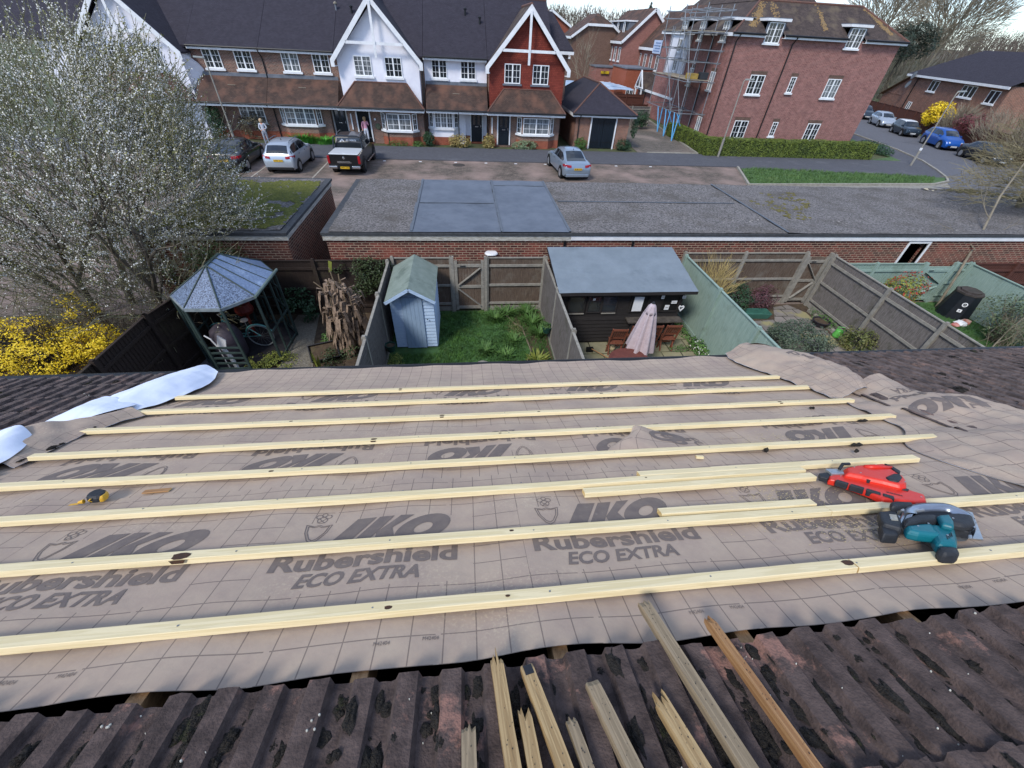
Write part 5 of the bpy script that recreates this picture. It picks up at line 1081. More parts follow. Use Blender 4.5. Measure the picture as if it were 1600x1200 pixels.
for k in range(4): mb.box(19.285, 19.299, 48.5, 50.1 - .3 * (k % 2), 6.05 + k * .2, 6.13 + k * .2)
mb.build('sign_writing', mat('sign writing blue', '#6b80a8'), sg_)
mb = MB(); mb.box(19.6, 20.4, 41.3, 42.1, 4.52, 4.9); tag(mb.build('tool_crate', mat('ochre crate', '#a58a45', '#8a733a', 4, .8), bevel=.02), 'ochre yellow crate on the lower deck of the scaffold tower', 'crate')
mb = MB(); mb.box(20.6, 21.3, 41.3, 41.9, 4.52, 5.0); tag(mb.build('tool_crate', mat('dark crate', '#2b2e33', rough=.7), bevel=.02), 'dark grey crate on the lower deck beside the ochre one', 'crate')

# ================================================================= far houses
def farhouse(lab, x, y0, y1, span, ev, rz, wins, m=BR_far, rm=RT_brown, dorm=0, hip=False, group=None, gwin=0, zrow=(4.3, 5.6)):
    """long side faces left at x from y0 to y1, gable end faces the camera at y0"""
    t = thing('distant_house', (x + span / 2, y0, 0), lab, 'house', group); xm = x + span / 2
    if hip: prof_ = [(x, y0, 0), (x + span, y0, 0), (x + span, y0, ev), (x + span - span * .25, y0, ev + (rz - ev) * .5), (x + span * .25, y0, ev + (rz - ev) * .5), (x, y0, ev)]
    else: prof_ = [(x, y0, 0), (x + span, y0, 0), (x + span, y0, ev), (xm, y0, rz), (x, y0, ev)]
    mb = MB(); mb.prism(prof_, (0, y1 - y0, 0)); mb.build('wall', m, t)
    sl = (rz - ev) / (span / 2); xo = .35
    for sg in (-1, 1):
        xe = xm + sg * (span / 2 + xo); ze = ev - sl * xo
        if hip:
            h2 = ev + (rz - ev) * .5; xh = xm + sg * span * .25
            mb = MB(); mb.poly([(xe, y0 - .3, ze + .1), (xh, y0 - .3, h2 + .1), (xm, y0 + 1.8, rz + .1), (xm, y1, rz + .1), (xe, y1, ze + .1)]); mb.build('roof', rm, t, recalc=False)
            mb = MB(); mb.bar((xe, y0 - .34, ze), (xh, y0 - .34, h2), .08, .28); mb.build('barge_board', WHITE, t)
        else:
            mb = MB(); mb.prism([(xe, y0 - .3, ze + .05), (xm, y0 - .3, rz + .05), (xm, y1, rz + .05), (xe, y1, ze + .05)], (0, 0, .1)); mb.build('roof', rm, t)
            mb = MB(); mb.bar((xe, y0 - .34, ze - .03), (xm, y0 - .34, rz - .03), .08, .3); mb.build('barge_board', WHITE, t)
    if hip:
        h2 = ev + (rz - ev) * .5; mb = MB(); mb.poly([(x + span * .25, y0 - .3, h2 + .1), (x + span * .75, y0 - .3, h2 + .1), (xm, y0 + 1.8, rz + .1)]); mb.build('roof', rm, t, recalc=False)
        mb = MB(); mb.bar((x + span * .25, y0 - .34, h2), (x + span * .75, y0 - .34, h2), .08, .28, up=(0, 0, 1)); mb.build('barge_board', WHITE, t)
    mb = MB(); mb.box(x - xo - .05, x - xo, y0 - .3, y1, ev - sl * xo - .2, ev - sl * xo + .08); mb.build('fascia', WHITE, t)
    for k in range(wins):
        c = y0 + (y1 - y0) * (k + .5) / wins; window(t, FX(x - .01), c - .45, c + .45, zrow[0], zrow[1], 1, 1)
    for k in range(dorm):
        c = y0 + 1.5 + (y1 - y0 - 3) * (k + .5) / dorm; z = ev + .5; T = FX(x + .7)
        window(t, T, c - .4, c + .4, z, z + 1.3, 1, 0, sill=False, glass=LEAD, fr=.16)
    if dorm:
        mb = MB(); mb.box(x + .5, x + 2.6, y0 + 1.6, y1 - 1.6, ev + 1.85, ev + 2.0); mb.build('dormer_fascia', WHITE, t)
        mb = MB(); mb.box(x + .9, x + 2.6, y0 + 1.7, y1 - 1.7, ev + .5, ev + 1.84); mb.build('dormer_wall', LEAD, t)
    for k in range(gwin):
        c = x + span * (k + 1) / (gwin + 1); window(t, FY(y0 - .01), c - .45, c + .45, ev - .2, ev + 1.3, 1, 1)
    return t
farhouse('far brick house with a half hipped brown roof, behind the end of the terrace', 16.5, 75, 82, 7.5, 6.9, 9.3, 4, brick('far brown brick', '#6f5549', '#64493f', '#786357', grime=.2), hip=True)
farhouse('far three storey brick house with a row of lead dormers', 22.5, 70, 82, 7.2, 6.75, 9.9, 6, dorm=3, zrow=(4.4, 5.9))
farhouse('far red brick house with long windows left of the scaffold tower', 25.2, 60, 71, 6.5, 6.35, 9.6, 5, gwin=2, zrow=(3.9, 5.4))
farhouse('far red brick house beside the scaffold top', 27.9, 62.5, 72, 6.5, 7.7, 10.4, 3, gwin=2, zrow=(4.8, 6.3), m=brick('far red brick', '#93463a', '#84402f', '#8c5a4c', grime=.2))
farhouse('far orange gable end peeping over the terrace roof on the left', 12.7, 92, 105, 6.6, 8.1, 9.9, 0, m=brick('far orange brick', '#94503c', '#844434', '#8c5a4c', grime=.2))
farhouse('distant brown roofed house beyond the half hipped house', 32, 95, 110, 9, 6.5, 9.5, 0)
def flatbox(lab, x0, x1, y0, y1, h, m, wins=2):
    t = thing('brick_extension', ((x0 + x1) / 2, y0, 0), lab, 'extension'); mb = MB(); mb.box(x0, x1, y0, y1, 0, h); mb.build('wall', m, t); mb = MB(); mb.box(x0 - .1, x1 + .1, y0 - .1, y1 + .1, h, h + .14); mb.build('roof', LEAD, t)
    for k in range(wins): c = x0 + (x1 - x0) * (k + .5) / wins; window(t, FY(y0 - .01), c - .5, c + .5, .9, 2.0, 2, 1)
flatbox('flat roofed orange brick extension behind the dark red fence', 21.0, 24.4, 62, 68, 4.0, brick('orange brick', '#9c5038', '#8c4630', '#9a6450', grime=.2))
flatbox('brown flat roofed extension with a yellow sign behind the blue covered pool', 19.5, 23.0, 71, 75, 3.6, BR_far)
flatbox('brick extension with white windows below the dormer house', 17.8, 22.2, 76, 80, 3.9, BR_far)
mb = MB(); mb.box(20.2, 21.4, 70.8, 70.9, 2.9, 3.2); tag(mb.build('wall_sign', mat('yellow black sign', '#c9a81c', '#26240f', 2.2, .6, stretch=(1, 1, 1))), 'small yellow and black sign on the brown flat roofed extension', 'sign')
mb = MB(); mb.grid(lambda u, v: (u, v, 2.35 + .12 * noise.noise(Vector((u * .7, v * .9, 0)))), lin(11.3, 20.5, 26), lin(56, 65, 20)); pt = mb.build('blue_tarpaulin', mat('blue white sheet', '#7f9bb8', '#b9c6d4', 1.2, .5, c3='#54708f', s3=.5), smooth=True); tag(pt, 'pale blue sheet roof over a low store behind the outbuilding', 'tarpaulin')
fence('dark red brown timber fence with one white post behind the outbuilding', (11.0, 54.5), (21.0, 54.5), 2.1, FWR, FWR, rails=2, side=-1, gravel=False, bw=.14)
fence('second lower dark red fence behind the outbuilding', (13.0, 50.5), (20.5, 51.5), 1.5, FWR, FWR, rails=2, side=-1, gravel=False, bw=.14)
fence('grey weathered fence across the end of the block paved drive', (15.5, 47.5), (19.5, 48.0), 1.7, FW, POSTG, rails=2, side=-1, bw=.14)

# house on the right beyond the road
t = thing('detached_house', (58, 52, 0), 'brown brick house beyond the parked cars, dark roof and two satellite dishes', 'house')
fa, fb = Vector((60.1, 61.3, 0)), Vector((54.2, 43.5, 0)); dd = (fb - fa).normalized(); nn = Vector((dd.y, -dd.x, 0)); LL = (fb - fa).length
nn = nn if nn.x < 0 else -nn
def TH(u, d, z): q = fa + dd * u + nn * d; return (q.x, q.y, z)
mb = MB(TH); mb.box(0, LL, -9, 0, 0, 4.95); mb.build('wall', BR_red, t)
mb = MB(TH); mb.prism([(0, -9, 0), (0, -1, 0), (0, -1, 4.9), (0, -5, 4.9)], (0, 0, 0)) if False else None
mb = MB(TH); i = [mb.p(-.4, .45, 4.95), mb.p(LL + .4, .45, 4.95), mb.p(LL + .4, -4.6, 7.6), mb.p(-.4 + 3.5, -4.6, 7.6), mb.p(-.4, -9.5, 4.95), mb.p(LL + .4, -9.5, 4.95)]
mb.face((i[0], i[1], i[2], i[3])); mb.face((i[0], i[3], i[4])); mb.face((i[3], i[2], i[5], i[4])); mb.build('roof', RT_dark, t)
mb = MB(TH); mb.box(-.4, LL + .4, .4, .46, 4.72, 4.94); mb.build('fascia', WHITE, t)
mb = MB(TH); mb.box(-5.5, 0, -7, -.3, 0, 2.6); mb.build('side_wall', BR_red, t)
mb = MB(TH); i = [mb.p(-6, .1, 2.3), mb.p(0, .1, 4.8), mb.p(0, -7.4, 4.8), mb.p(-6, -7.4, 2.3)]; mb.face(i); i = [mb.p(-5.5, -.3, 2.5), mb.p(0, -.3, 2.5), mb.p(0, -.3, 4.7)]; mb.face(i); mb.build('side_roof', BR_red, t, recalc=False)
for u, w in ((5.2, 1.7), (11.6, 2.4)): window(t, TH, u, u + w, 3.55, 4.6, 2 if w < 2 else 3, 0)
window(t, TH, 2.7, 3.6, 1.2, 2.2, 2, 0); window(t, TH, 16.2, 17.8, 3.4, 4.5, 2, 0)
mb = MB(TH); mb.tube([(1.9, .06, 4.7), (1.9, .06, .2)], .06, 8); mb.build('downpipe', BLACK, t)
for u, z in ((1.7, 4.85), (1.5, 3.9)):
    mb = MB(TH); mb.lathe((u, .55, z), [(.02, 0), (.25, .03), (.42, .12)], 16, (0, 1, .3)); mb.build('satellite_dish', mat('dish grey', '#5b6064', rough=.6), t)
# ================================================================= vehicles
CHR = MC['chrome']; REDL = mat('red lamp', '#a01822', '#7c0f18', 20, .2); WLAMP = mat('clear lamp', '#cfd6dc', '#aab2ba', 20, .15); CARGL = mat('car glass', '#14181d', '#1d242b', 3, .06, spec=.9)
YPL = mat('yellow plate', '#c9a21f', rough=.5); WPL = mat('white plate', '#c9ccce', rough=.5); PLT = mat('plate characters', '#2c2817')
def paint(name, c, metal=.3, rough=.28):
    m = mat(name, c, rough=rough, metal=metal); m.node_tree.nodes['Principled BSDF'].inputs['Coat Weight'].default_value = .6; m.node_tree.nodes['Principled BSDF'].inputs['Coat Roughness'].default_value = .08; return m
PROF = {
 'saloon': ([(0, .40, .41, .80, .70), (.012, .56, .58, .90, .78), (.03, .64, .67, .94, .80), (.10, .655, .70, .97, .80), (.17, .65, .76, .985, .76), (.24, .65, .88, .99, .70), (.31, .645, .965, 1, .66), (.45, .64, 1, 1, .66), (.57, .63, .97, 1, .66), (.66, .62, .85, 1, .70), (.755, .61, .68, .99, .76), (.88, .56, .61, .96, .78), (.965, .47, .51, .90, .74), (.995, .36, .38, .80, .66), (1, .30, .31, .74, .60)], (3, 6), (8, 10)),
 'hatch': ([(0, .42, .43, .84, .74), (.01, .58, .60, .92, .78), (.03, .63, .68, .95, .80), (.055, .65, .76, .97, .76), (.12, .65, .93, .985, .70), (.20, .65, .975, 1, .68), (.35, .64, 1, 1, .68), (.52, .63, .985, 1, .68), (.60, .62, .93, 1, .68), (.69, .61, .80, 1, .72), (.765, .60, .67, .99, .76), (.89, .55, .60, .96, .78), (.97, .46, .50, .90, .74), (.995, .35, .37, .82, .66), (1, .30, .31, .76, .6)], (2, 4), (8, 10)),
 'mini': ([(0, .42, .43, .84, .74), (.01, .56, .58, .92, .80), (.03, .62, .66, .95, .80), (.06, .64, .80, .97, .78), (.11, .64, .95, .985, .76), (.20, .64, .99, 1, .74), (.35, .64, 1, 1, .74), (.55, .63, .99, 1, .74), (.63, .62, .95, 1, .74), (.69, .61, .80, 1, .76), (.735, .61, .67, .99, .78), (.88, .60, .645, .97, .80), (.97, .54, .58, .92, .78), (.995, .38, .40, .84, .7), (1, .30, .31, .78, .6)], (2, 4), (8, 10))}
def plate(parent, x, y, z, ny, m, w=.52, h=.115, name='number_plate', tilt=0):
    mb = MB(); mb.box(x - w / 2, x + w / 2, min(y, y + ny * .012), max(y, y + ny * .012), z - h / 2, z + h / 2); p = mb.build(name, m, parent)
    mb = MB(); rg = random.Random(int(x * 10 + z * 100)); yy = y + ny * .014
    for k in range(7):
        cx = x - w * .42 + k * w * .125 + (.03 if k > 3 else 0)
        mb.box(cx, cx + .015, min(yy, yy + .002), max(yy, yy + .002), z - .035, z + .035); mb.box(cx + .0152, cx + .04, min(yy, yy + .002), max(yy, yy + .002), z + rg.choice([-.035, 0, .022]), z + rg.choice([-.022, .012, .034]) + .0001)
    mb.build('characters', PLT, p)
def wheel(parent, x, y, r, w, side, rim_m):
    mb = MB(); mb.lathe((x - w / 2, y, r), [(r * .6, 0), (r * .93, .0), (r, .03), (r, w - .03), (r * .93, w), (r * .6, w)], 24, (1, 0, 0)); wh = mb.build('wheel', RUBBER, parent, smooth=False)
    xo = x + side * (w / 2 - .005); mb = MB(); ax = (side, 0, 0)
    mb.lathe((xo - side * .03, y, r), [(r * .66, 0), (r * .68, .02), (r * .62, .036), (r * .58, .02), (.01, .018)], 20, ax); mb.build('rim', RUBBER, wh)
    mb = MB()
    for k in range(5):
        a = 2 * math.pi * k / 5 + .3; mb.bar((xo + side * .0, y, r), (xo + side * .008, y + math.cos(a) * r * .62, r + math.sin(a) * r * .62), .06, .03, up=(1, 0, 0))
    mb.lathe((xo - side * .01, y, r), [(r * .6, 0), (r * .66, .022), (r * .6, .026)], 20, ax); mb.build('spokes', rim_m, wh)
def car(lab, loc, rz, L_, W_, Hh, kind, pm, roofm=None, group=None, rim=None, wr=.33, clad=False, rails=False, rear=True, name='parked_car', lamps=None):
    t = thing(name, (loc[0], loc[1], 0), lab, 'car', group); LOCALS.add(t.name); st_, rg_, wsg = PROF[kind]
    HW = W_ / 2; base = .22
    pts = []
    for (f, zb, zt, wf, wrf) in st_:
        y = f * L_; w = HW * wf; zb *= Hh; zt *= Hh; r_ = HW * wrf * 1.0; cab = zt - zb > .1 * Hh
        lowz = base + (.10 if f < .02 or f > .985 else 0)
        half = [(w * .80, lowz), (w * .97, lowz + .06), (w * 1.0, lowz + (zb - lowz) * .5), (w * .985, zb - .07), (w * .94, zb), (r_ + (.03 if not cab else .0), zt - (.05 if cab else .015)), (r_ * .86, zt - .008), (r_ * .45, zt + .006), (0, zt + .012)]
        pts.append((y, half))
    def full(y, h): return [(x, y, z) for x, z in h] + [(-x, y, z) for x, z in h[-2::-1]]
    mb = MB(); I = [[mb.p(*q) for q in full(y, h)] for y, h in pts]; n = len(I[0])
    for j in range(len(I) - 1):
        for i in range(n - 1):
            mb.cur = 1 if (roofm and 5 <= i <= n - 7 and rg_[1] <= j < wsg[0]) else 0
            mb.face((I[j][i], I[j][i + 1], I[j + 1][i + 1], I[j + 1][i]))
        mb.cur = 0; mb.face((I[j][0], I[j + 1][0], I[j + 1][n - 1], I[j][n - 1]))
    mb.face(I[0]); mb.face(I[-1][::-1]); b = mb.build('body', [pm, roofm or pm], t, smooth=True)
    e = b.modifiers.new('edge', 'EDGE_SPLIT'); e.split_angle = R(38)
    # glass
    def off(q, c, d): v = Vector(q) - Vector(c); return Vector(q) + v.normalized() * d
    def glass(name, quads):
        mb = MB()
        for q in quads: mb.face([mb.p(*a) for a in q])
        bm_ = mb.build(name, CARGL, t, recalc=False); return bm_
    def rowpt(j, i): y, h = pts[j]; F_ = full(y, h); return Vector(F_[i])
    ctr = Vector((0, L_ * .45, Hh * .6))
    for nm, (j0, j1) in (('rear_window', rg_), ('windscreen', wsg)):
        a, b2, c, d = rowpt(j0, 6), rowpt(j0, n - 7), rowpt(j1, n - 7), rowpt(j1, 6)
        if nm == 'windscreen': pass
        q = []; N_ = 6
        js = list(range(j0, j1 + 1)); rows = []
        for jj, j in enumerate(js):
            r = [rowpt(j, i) for i in (6, 7, 8, 9, 10)]; k = .97
            rows.append([Vector((p.x * k, p.y, p.z)) for p in r])
        # pull in the ends
        f0, f1 = (.12, .12)
        rows[0] = [p.lerp(q_, f0) for p, q_ in zip(rows[0], rows[1])]; rows[-1] = [p.lerp(q_, f1) for p, q_ in zip(rows[-1], rows[-2])]
        up = Vector((0, -1 if nm == 'rear_window' else 1, 1)).normalized() * .012
        mb = MB(); II = [[mb.p(*(p + up)) for p in r] for r in rows]
        for x in range(len(II) - 1):
            for y in range(4): mb.face((II[x][y], II[x][y + 1], II[x + 1][y + 1], II[x + 1][y]))
        mb.build(nm, CARGL, t, recalc=False)
    j0, j1 = rg_[0] + 1, wsg[1]
    for sg in (1, -1):
        lo, hi = [], []
        for j in range(j0, j1):
            y, h = pts[j]; a = Vector((h[4][0], y, h[4][1])); b2 = Vector((h[5][0], y, h[5][1])); lo.append(a.lerp(b2, .12)); hi.append(a.lerp(b2, .86))
        lo[0] = lo[0].lerp(hi[0], .25); lo[-1] = lo[-1].lerp(hi[-1], .1)
        split = len(lo) // 2
        for s0, s1 in ((0, split), (split, len(lo) - 1)):
            mb = MB()
            for k in range(s0, s1):
                p = [lo[k].copy(), lo[k + 1].copy(), hi[k + 1].copy(), hi[k].copy()]
                if k == s0 and s0: p[0] = p[0].lerp(p[1], .12); p[3] = p[3].lerp(p[2], .12)
                for q in p: q.x = (q.x + .012) * sg
                mb.face([mb.p(*q) for q in p])
            mb.build('side_window', CARGL, t, recalc=False)
    # lamps, plates, bumpers
    rim = rim or mat('alloy rim', '#a6a9ad', rough=.35, metal=.7)
    zb = Hh * .56
    for sg in (1, -1):
        mb = MB(); x0, x1 = sg * HW * .48, sg * HW * .90; i = [mb.p(x0, .012 * L_ - .075, zb - .05), mb.p(x1, .03 * L_ - .075, zb - .04), mb.p(sg * HW * 1.0, .07 * L_, zb - .0), mb.p(sg * HW * 1.0, .075 * L_, zb + .10), mb.p(x1, .033 * L_ - .06, zb + .11), mb.p(x0, .018 * L_ - .06, zb + .07), mb.p(x0, .05 * L_, zb), mb.p(x0, .05 * L_, zb + .07)]; mb.face((i[0], i[1], i[4], i[5])); mb.face((i[1], i[2], i[3], i[4])); mb.face((i[5], i[4], i[3], i[7])); mb.face((i[0], i[6], i[2], i[1])); mb.face((i[0], i[5], i[7], i[6])); mb.build('tail_lamp', REDL, t)
        mb = MB(); x0, x1 = sg * HW * .50, sg * HW * .86; zf_ = Hh * .43; mb.prism([(x0, L_ * .985, zf_ - .06), (x1, L_ * .965, zf_ - .03), (x1 * 1.04, L_ * .945, zf_ + .05), (x1 * .97, L_ * .955, zf_ + .09), (x0, L_ * .978, zf_ + .05)], (0, .035, 0)); mb.build('headlight', WLAMP, t)
        mb = MB(); mx_ = sg * (HW + .10); mb.box(min(mx_, mx_ - sg * .2), max(mx_, mx_ - sg * .2), L_ * .66, L_ * .66 + .1, Hh * .62, Hh * .62 + .14); mb.build('door_mirror', pm, t, bevel=.02)
        mb = MB(); mb.box(sg * HW - (.004 if sg > 0 else -.0), sg * HW + .004, L_ * .25, L_ * .25 + .16, Hh * .58, Hh * .58 + .03); mb.box(sg * HW - (.004 if sg > 0 else -.0), sg * HW + .004, L_ * .5, L_ * .5 + .16, Hh * .57, Hh * .57 + .03); mb.build('door_handle', CHR, t)
        for fy in (.175, .81):
            wheel(t, sg * (HW - .10), L_ * fy, wr, .215, sg, rim)
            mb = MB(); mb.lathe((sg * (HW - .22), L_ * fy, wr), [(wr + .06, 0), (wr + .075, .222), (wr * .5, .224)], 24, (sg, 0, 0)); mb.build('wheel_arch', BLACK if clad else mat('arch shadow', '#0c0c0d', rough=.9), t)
        if rails: mb = MB(); mb.tube([(sg * HW * .68, L_ * .16, Hh - .02), (sg * HW * .68, L_ * .2, Hh + .035), (sg * HW * .68, L_ * .5, Hh + .05), (sg * HW * .68, L_ * .56, Hh - .0)], .02, 6); mb.build('roof_rail', LEAD, t)
    mb = MB(); mb.box(-HW * .80, HW * .80, -.02, .12, .24, .40); mb.build('rear_bumper', BLACK if clad else pm, t, bevel=.03)
    mb = MB(); mb.box(-HW * .6, HW * .6, L_ - .05, L_ + .02, .26, .44); mb.build('grille', BLACK, t, bevel=.02)
    plate(t, 0, -.004 if not rear else -.022, Hh * .47 if rear else .42, -1, YPL); plate(t, 0, L_ + .022, .38, 1, WPL)
    mb = MB(); mb.prism([(0, L_ * .30, Hh - .0), (0, L_ * .30 + .12, Hh), (0, L_ * .30 - .02, Hh + .08)], (.02, 0, 0)); mb.build('antenna', BLACK, t)
    t.rotation_euler.z = R(rz); return t
SIL = paint('silver paint', '#a7b0ba', .55, .32); SIL2 = paint('pale silver blue paint', '#8b9aa9', .55, .32); BLK = paint('black car paint', '#15171b'); BLU = paint('bright blue paint', '#124f9e'); DGR = paint('dark grey car paint', '#22272e'); NVY = paint('dark teal blue paint', '#26333f'); WHP = paint('white roof paint', '#ccd0d4', 0)
CG = 'cars parked in the paved court'; CR = 'cars parked along the side road'
car('silver compact crossover parked beside the black saloon, rear towards us', (-10.75, 27.25), 0, 4.25, 1.82, 1.56, 'hatch', SIL, group=CG, clad=True, rails=True)
car('shiny black saloon half hidden by the blossom branches', (-13.75, 27.2), 3, 4.6, 1.84, 1.45, 'saloon', BLK, group=CG)
car('silver blue saloon parked alone in the middle of the paved court', (7.15, 26.9), 4, 4.8, 1.86, 1.47, 'saloon', SIL2, group=CG)
def roadcar(lab, x, y, hd, *a, **k):
    """centre at x, y; heading hd degrees"""
    L_ = a[0]; ca, sa = math.cos(R(hd)), math.sin(R(hd)); car(lab, (x + sa * L_ / 2, y - ca * L_ / 2), hd, *a, group=CR, **k)
roadcar('dark green blue car farthest along the road, cut off by the block corner', 55.0, 60.4, 157, 4.1, 1.74, 1.48, 'hatch', NVY)
roadcar('silver hatchback parked between the dark far car and the white roofed small car', 52.3, 53.9, 158, 4.1, 1.75, 1.48, 'hatch', SIL)
roadcar('small dark car with a white roof parked behind the blue crossover', 50.0, 48.0, 160, 3.7, 1.68, 1.40, 'mini', NVY, roofm=WHP, wr=.3)
roadcar('bright blue crossover parked by the road', 48.0, 41.5, 162, 4.3, 1.8, 1.60, 'hatch', BLU, clad=True, wr=.35)
roadcar('dark grey car nearest on the side road, veiled by bare branches', 46.3, 35.6, 166, 4.5, 1.8, 1.46, 'saloon', DGR)
# pickup
t = thing('pickup_truck', (-7.0, 27.15, 0), 'black pickup truck with a white load bed cover and lettering on its rear window', 'pickup truck'); LOCALS.add(t.name)
PB = BLK; HW = .93
def P3(y, h): return [(x, y, z) for x, z in h] + [(-x, y, z) for x, z in h[-2::-1]]
secs = [(.05, [(.8, .5), (.92, .55), (HW, .8), (.92, 1.08), (.86, 1.10), (0, 1.10)]), (1.72, [(.8, .45), (.92, .5), (HW, .8), (.92, 1.12), (.86, 1.14), (0, 1.14)]),
        (1.78, [(.8, .4), (.92, .45), (HW, .8), (.92, 1.14), (.78, 1.42), (0, 1.46)]), (1.95, [(.8, .4), (.92, .45), (HW, .8), (.92, 1.15), (.72, 1.72), (0, 1.78)]), (3.1, [(.8, .4), (.92, .45), (HW, .8), (.92, 1.14), (.72, 1.76), (0, 1.82)]),
        (3.45, [(.8, .4), (.92, .45), (HW, .8), (.92, 1.12), (.73, 1.62), (0, 1.68)]), (4.05, [(.8, .4), (.92, .45), (HW, .8), (.91, 1.08), (.82, 1.14), (0, 1.17)]), (4.9, [(.8, .4), (.9, .45), (.9, .8), (.86, 1.0), (.78, 1.05), (0, 1.08)]), (5.2, [(.7, .45), (.8, .5), (.82, .7), (.78, .85), (.7, .88), (0, .9)])]
mb = MB(); I = [[mb.p(*q) for q in P3(y, h)] for y, h in secs]; n = len(I[0])
for j in range(len(I) - 1):
    for i in range(n - 1): mb.face((I[j][i], I[j][i + 1], I[j + 1][i + 1], I[j + 1][i]))
    mb.face((I[j][0], I[j + 1][0], I[j + 1][n - 1], I[j][n - 1]))
mb.face(I[0]); mb.face(I[-1][::-1]); mb.build('body', PB, t)
mb = MB(); mb.box(-.84, .84, .1, 1.7, 1.115, 1.17); mb.build('bed_cover', WHP, t, bevel=.02)
mb = MB(); mb.poly([(-.72, 1.755, 1.22), (.72, 1.755, 1.22), (.66, 1.87, 1.66), (-.66, 1.87, 1.66)]); rw = mb.build('rear_window', CARGL, t, recalc=False)
mb = MB(); mb.tube([(-.86, 1.45, 1.15), (-.8, 1.62, 1.72), (-.6, 1.66, 1.8), (.6, 1.66, 1.8), (.8, 1.62, 1.72), (.86, 1.45, 1.15)], .045, 8); mb.build('roll_bar', PB, t)
mb = MB()
for body_, z0, x0, w, h in (('PROPERTY', 1.49, -.12, .62, .10), ('HALTS', 1.36, .06, .36, .10)):
    vs, fs = fit_text(body_, w, h, .03)
    for f in fs: mb.face([mb.p(x0 + vs[i][0], 1.738 + (vs[i][1] + z0 - 1.22) * .261, z0 + vs[i][1]) for i in f])
for q in ([(-.5, 0), (-.42, 0), (-.42, .16), (-.36, .2), (-.30, .16), (-.30, 0), (-.24, 0), (-.24, .18), (-.36, .28), (-.5, .17)],): mb.face([mb.p(x, 1.738 + (z + .1) * .261, 1.34 + z) for x, z in q])
mb.build('window_lettering', WHITE, rw, recalc=False)
mb = MB()
for k in range(2): mb.box(-.42 + k * .38, -.1 + k * .38 + .06, .035, .048, .74, .79)
mb.box(-.42, .42, .036, .048, .69, .73); mb.build('tailgate_lettering', CHR, t)
mb = MB(); mb.lathe((0, .05, .97), [(.075, 0), (.075, .012), (.055, .014), (.055, .006), (.03, .012)], 18, (0, -1, 0)); mb.build('badge', CHR, t)
for sg in (1, -1):
    mb = MB(); mb.box(min(sg * .80, sg * .94), max(sg * .80, sg * .94), .0, .12, .66, 1.08); mb.build('tail_lamp', REDL, t, bevel=.02)
    mb = MB(); mb.box(min(sg * .42, sg * .9), max(sg * .42, sg * .9), -.1, .06, .42, .56); mb.build('rear_bumper', CHR, t, bevel=.03)
    for y in (1.05, 4.25): wheel(t, sg * .84, y, .39, .26, sg, mat('dark rim', '#4a4c50', rough=.4, metal=.6)); mb = MB(); mb.lathe((sg * .70, y, .42), [(.46, 0), (.49, .245), (.2, .247)], 24, (sg, 0, 0)); mb.build('wheel_arch', BLACK, t)
    mb = MB(); mb.tube([(sg * 1.0, 1.7, .45), (sg * 1.02, 3.8, .45)], .045, 8); mb.build('side_step', CHR, t)
    mb = MB(); mb.box(min(sg * .93, sg * 1.15), max(sg * .93, sg * 1.15), 3.5, 3.62, 1.15, 1.4); mb.build('door_mirror', PB, t, bevel=.02)
    mb = MB(); mb.tube([(sg * .66, 1.95, 1.76), (sg * .68, 2.1, 1.86), (sg * .68, 3.0, 1.88), (sg * .66, 3.2, 1.8)], .025, 6); mb.build('roof_rail', CHR, t)
    for a, b2, c, d in ((2.02, 2.62, 2.62, 2.05), (2.72, 3.75, 3.38, 2.72)):
        mb = MB(); mb.poly([(sg * .918, a, 1.18), (sg * .918, b2, 1.17), (sg * .755, c, 1.64), (sg * .755, d, 1.66)]); mb.build('side_window', CARGL, t, recalc=False)
mb = MB(); mb.poly([(-.7, 4.02, 1.2), (.7, 4.02, 1.2), (.62, 3.5, 1.66), (-.62, 3.5, 1.66)]); mb.build('windscreen', CARGL, t, recalc=False)
mb = MB(); mb.box(-.42, .42, -.06, .06, .40, .54); mb.build('step_bumper', BLACK, t)
plate(t, 0, -.07, .47, -1, YPL); t.rotation_euler.z = R(-1)

# ================================================================= street lamps
def lamp(lab, x, y, h, arm, base_c=True):
    t = thing('street_lamp', (x, y, 0), lab, 'street lamp', 'grey street lamps'); mb = MB(); mb.tube([(x, y, 0), (x, y, 1.3)], .085, 10); mb.build('base_column', POSTG, t)
    mb = MB(); mb.tube([(x, y, 1.3), (x, y, 1.35), (x, y, h - .1), (x + arm[0] * .15, y + arm[1] * .15, h)], [.06, .05, .04, .035], 8); mb.build('pole', POSTG, t)
    mb = MB(); mb.bar((x + arm[0] * .1, y + arm[1] * .1, h), (x + arm[0], y + arm[1], h + .03), .16, .09); mb.build('lamp_head', mat('lamp head', '#8d9290', rough=.5), t, bevel=.02); return t
lamp('grey street lamp standing before the hedge of the apartment block', 20.6, 34.45, 5.05, (.7, -.1))
l2 = lamp('grey street lamp with a white band at the road corner by the blue car', 36.9, 33.1, 5.0, (.8, .1))
mb = MB(); mb.tube([(36.9, 33.1, 1.15), (36.9, 33.1, 1.32)], .095, 10); mb.build('white_band', WHITE, l2)
lamp('grey street lamp rising out of the blossom in front of the brick terrace', -16.0, 34.2, 4.9, (-.6, -.1))

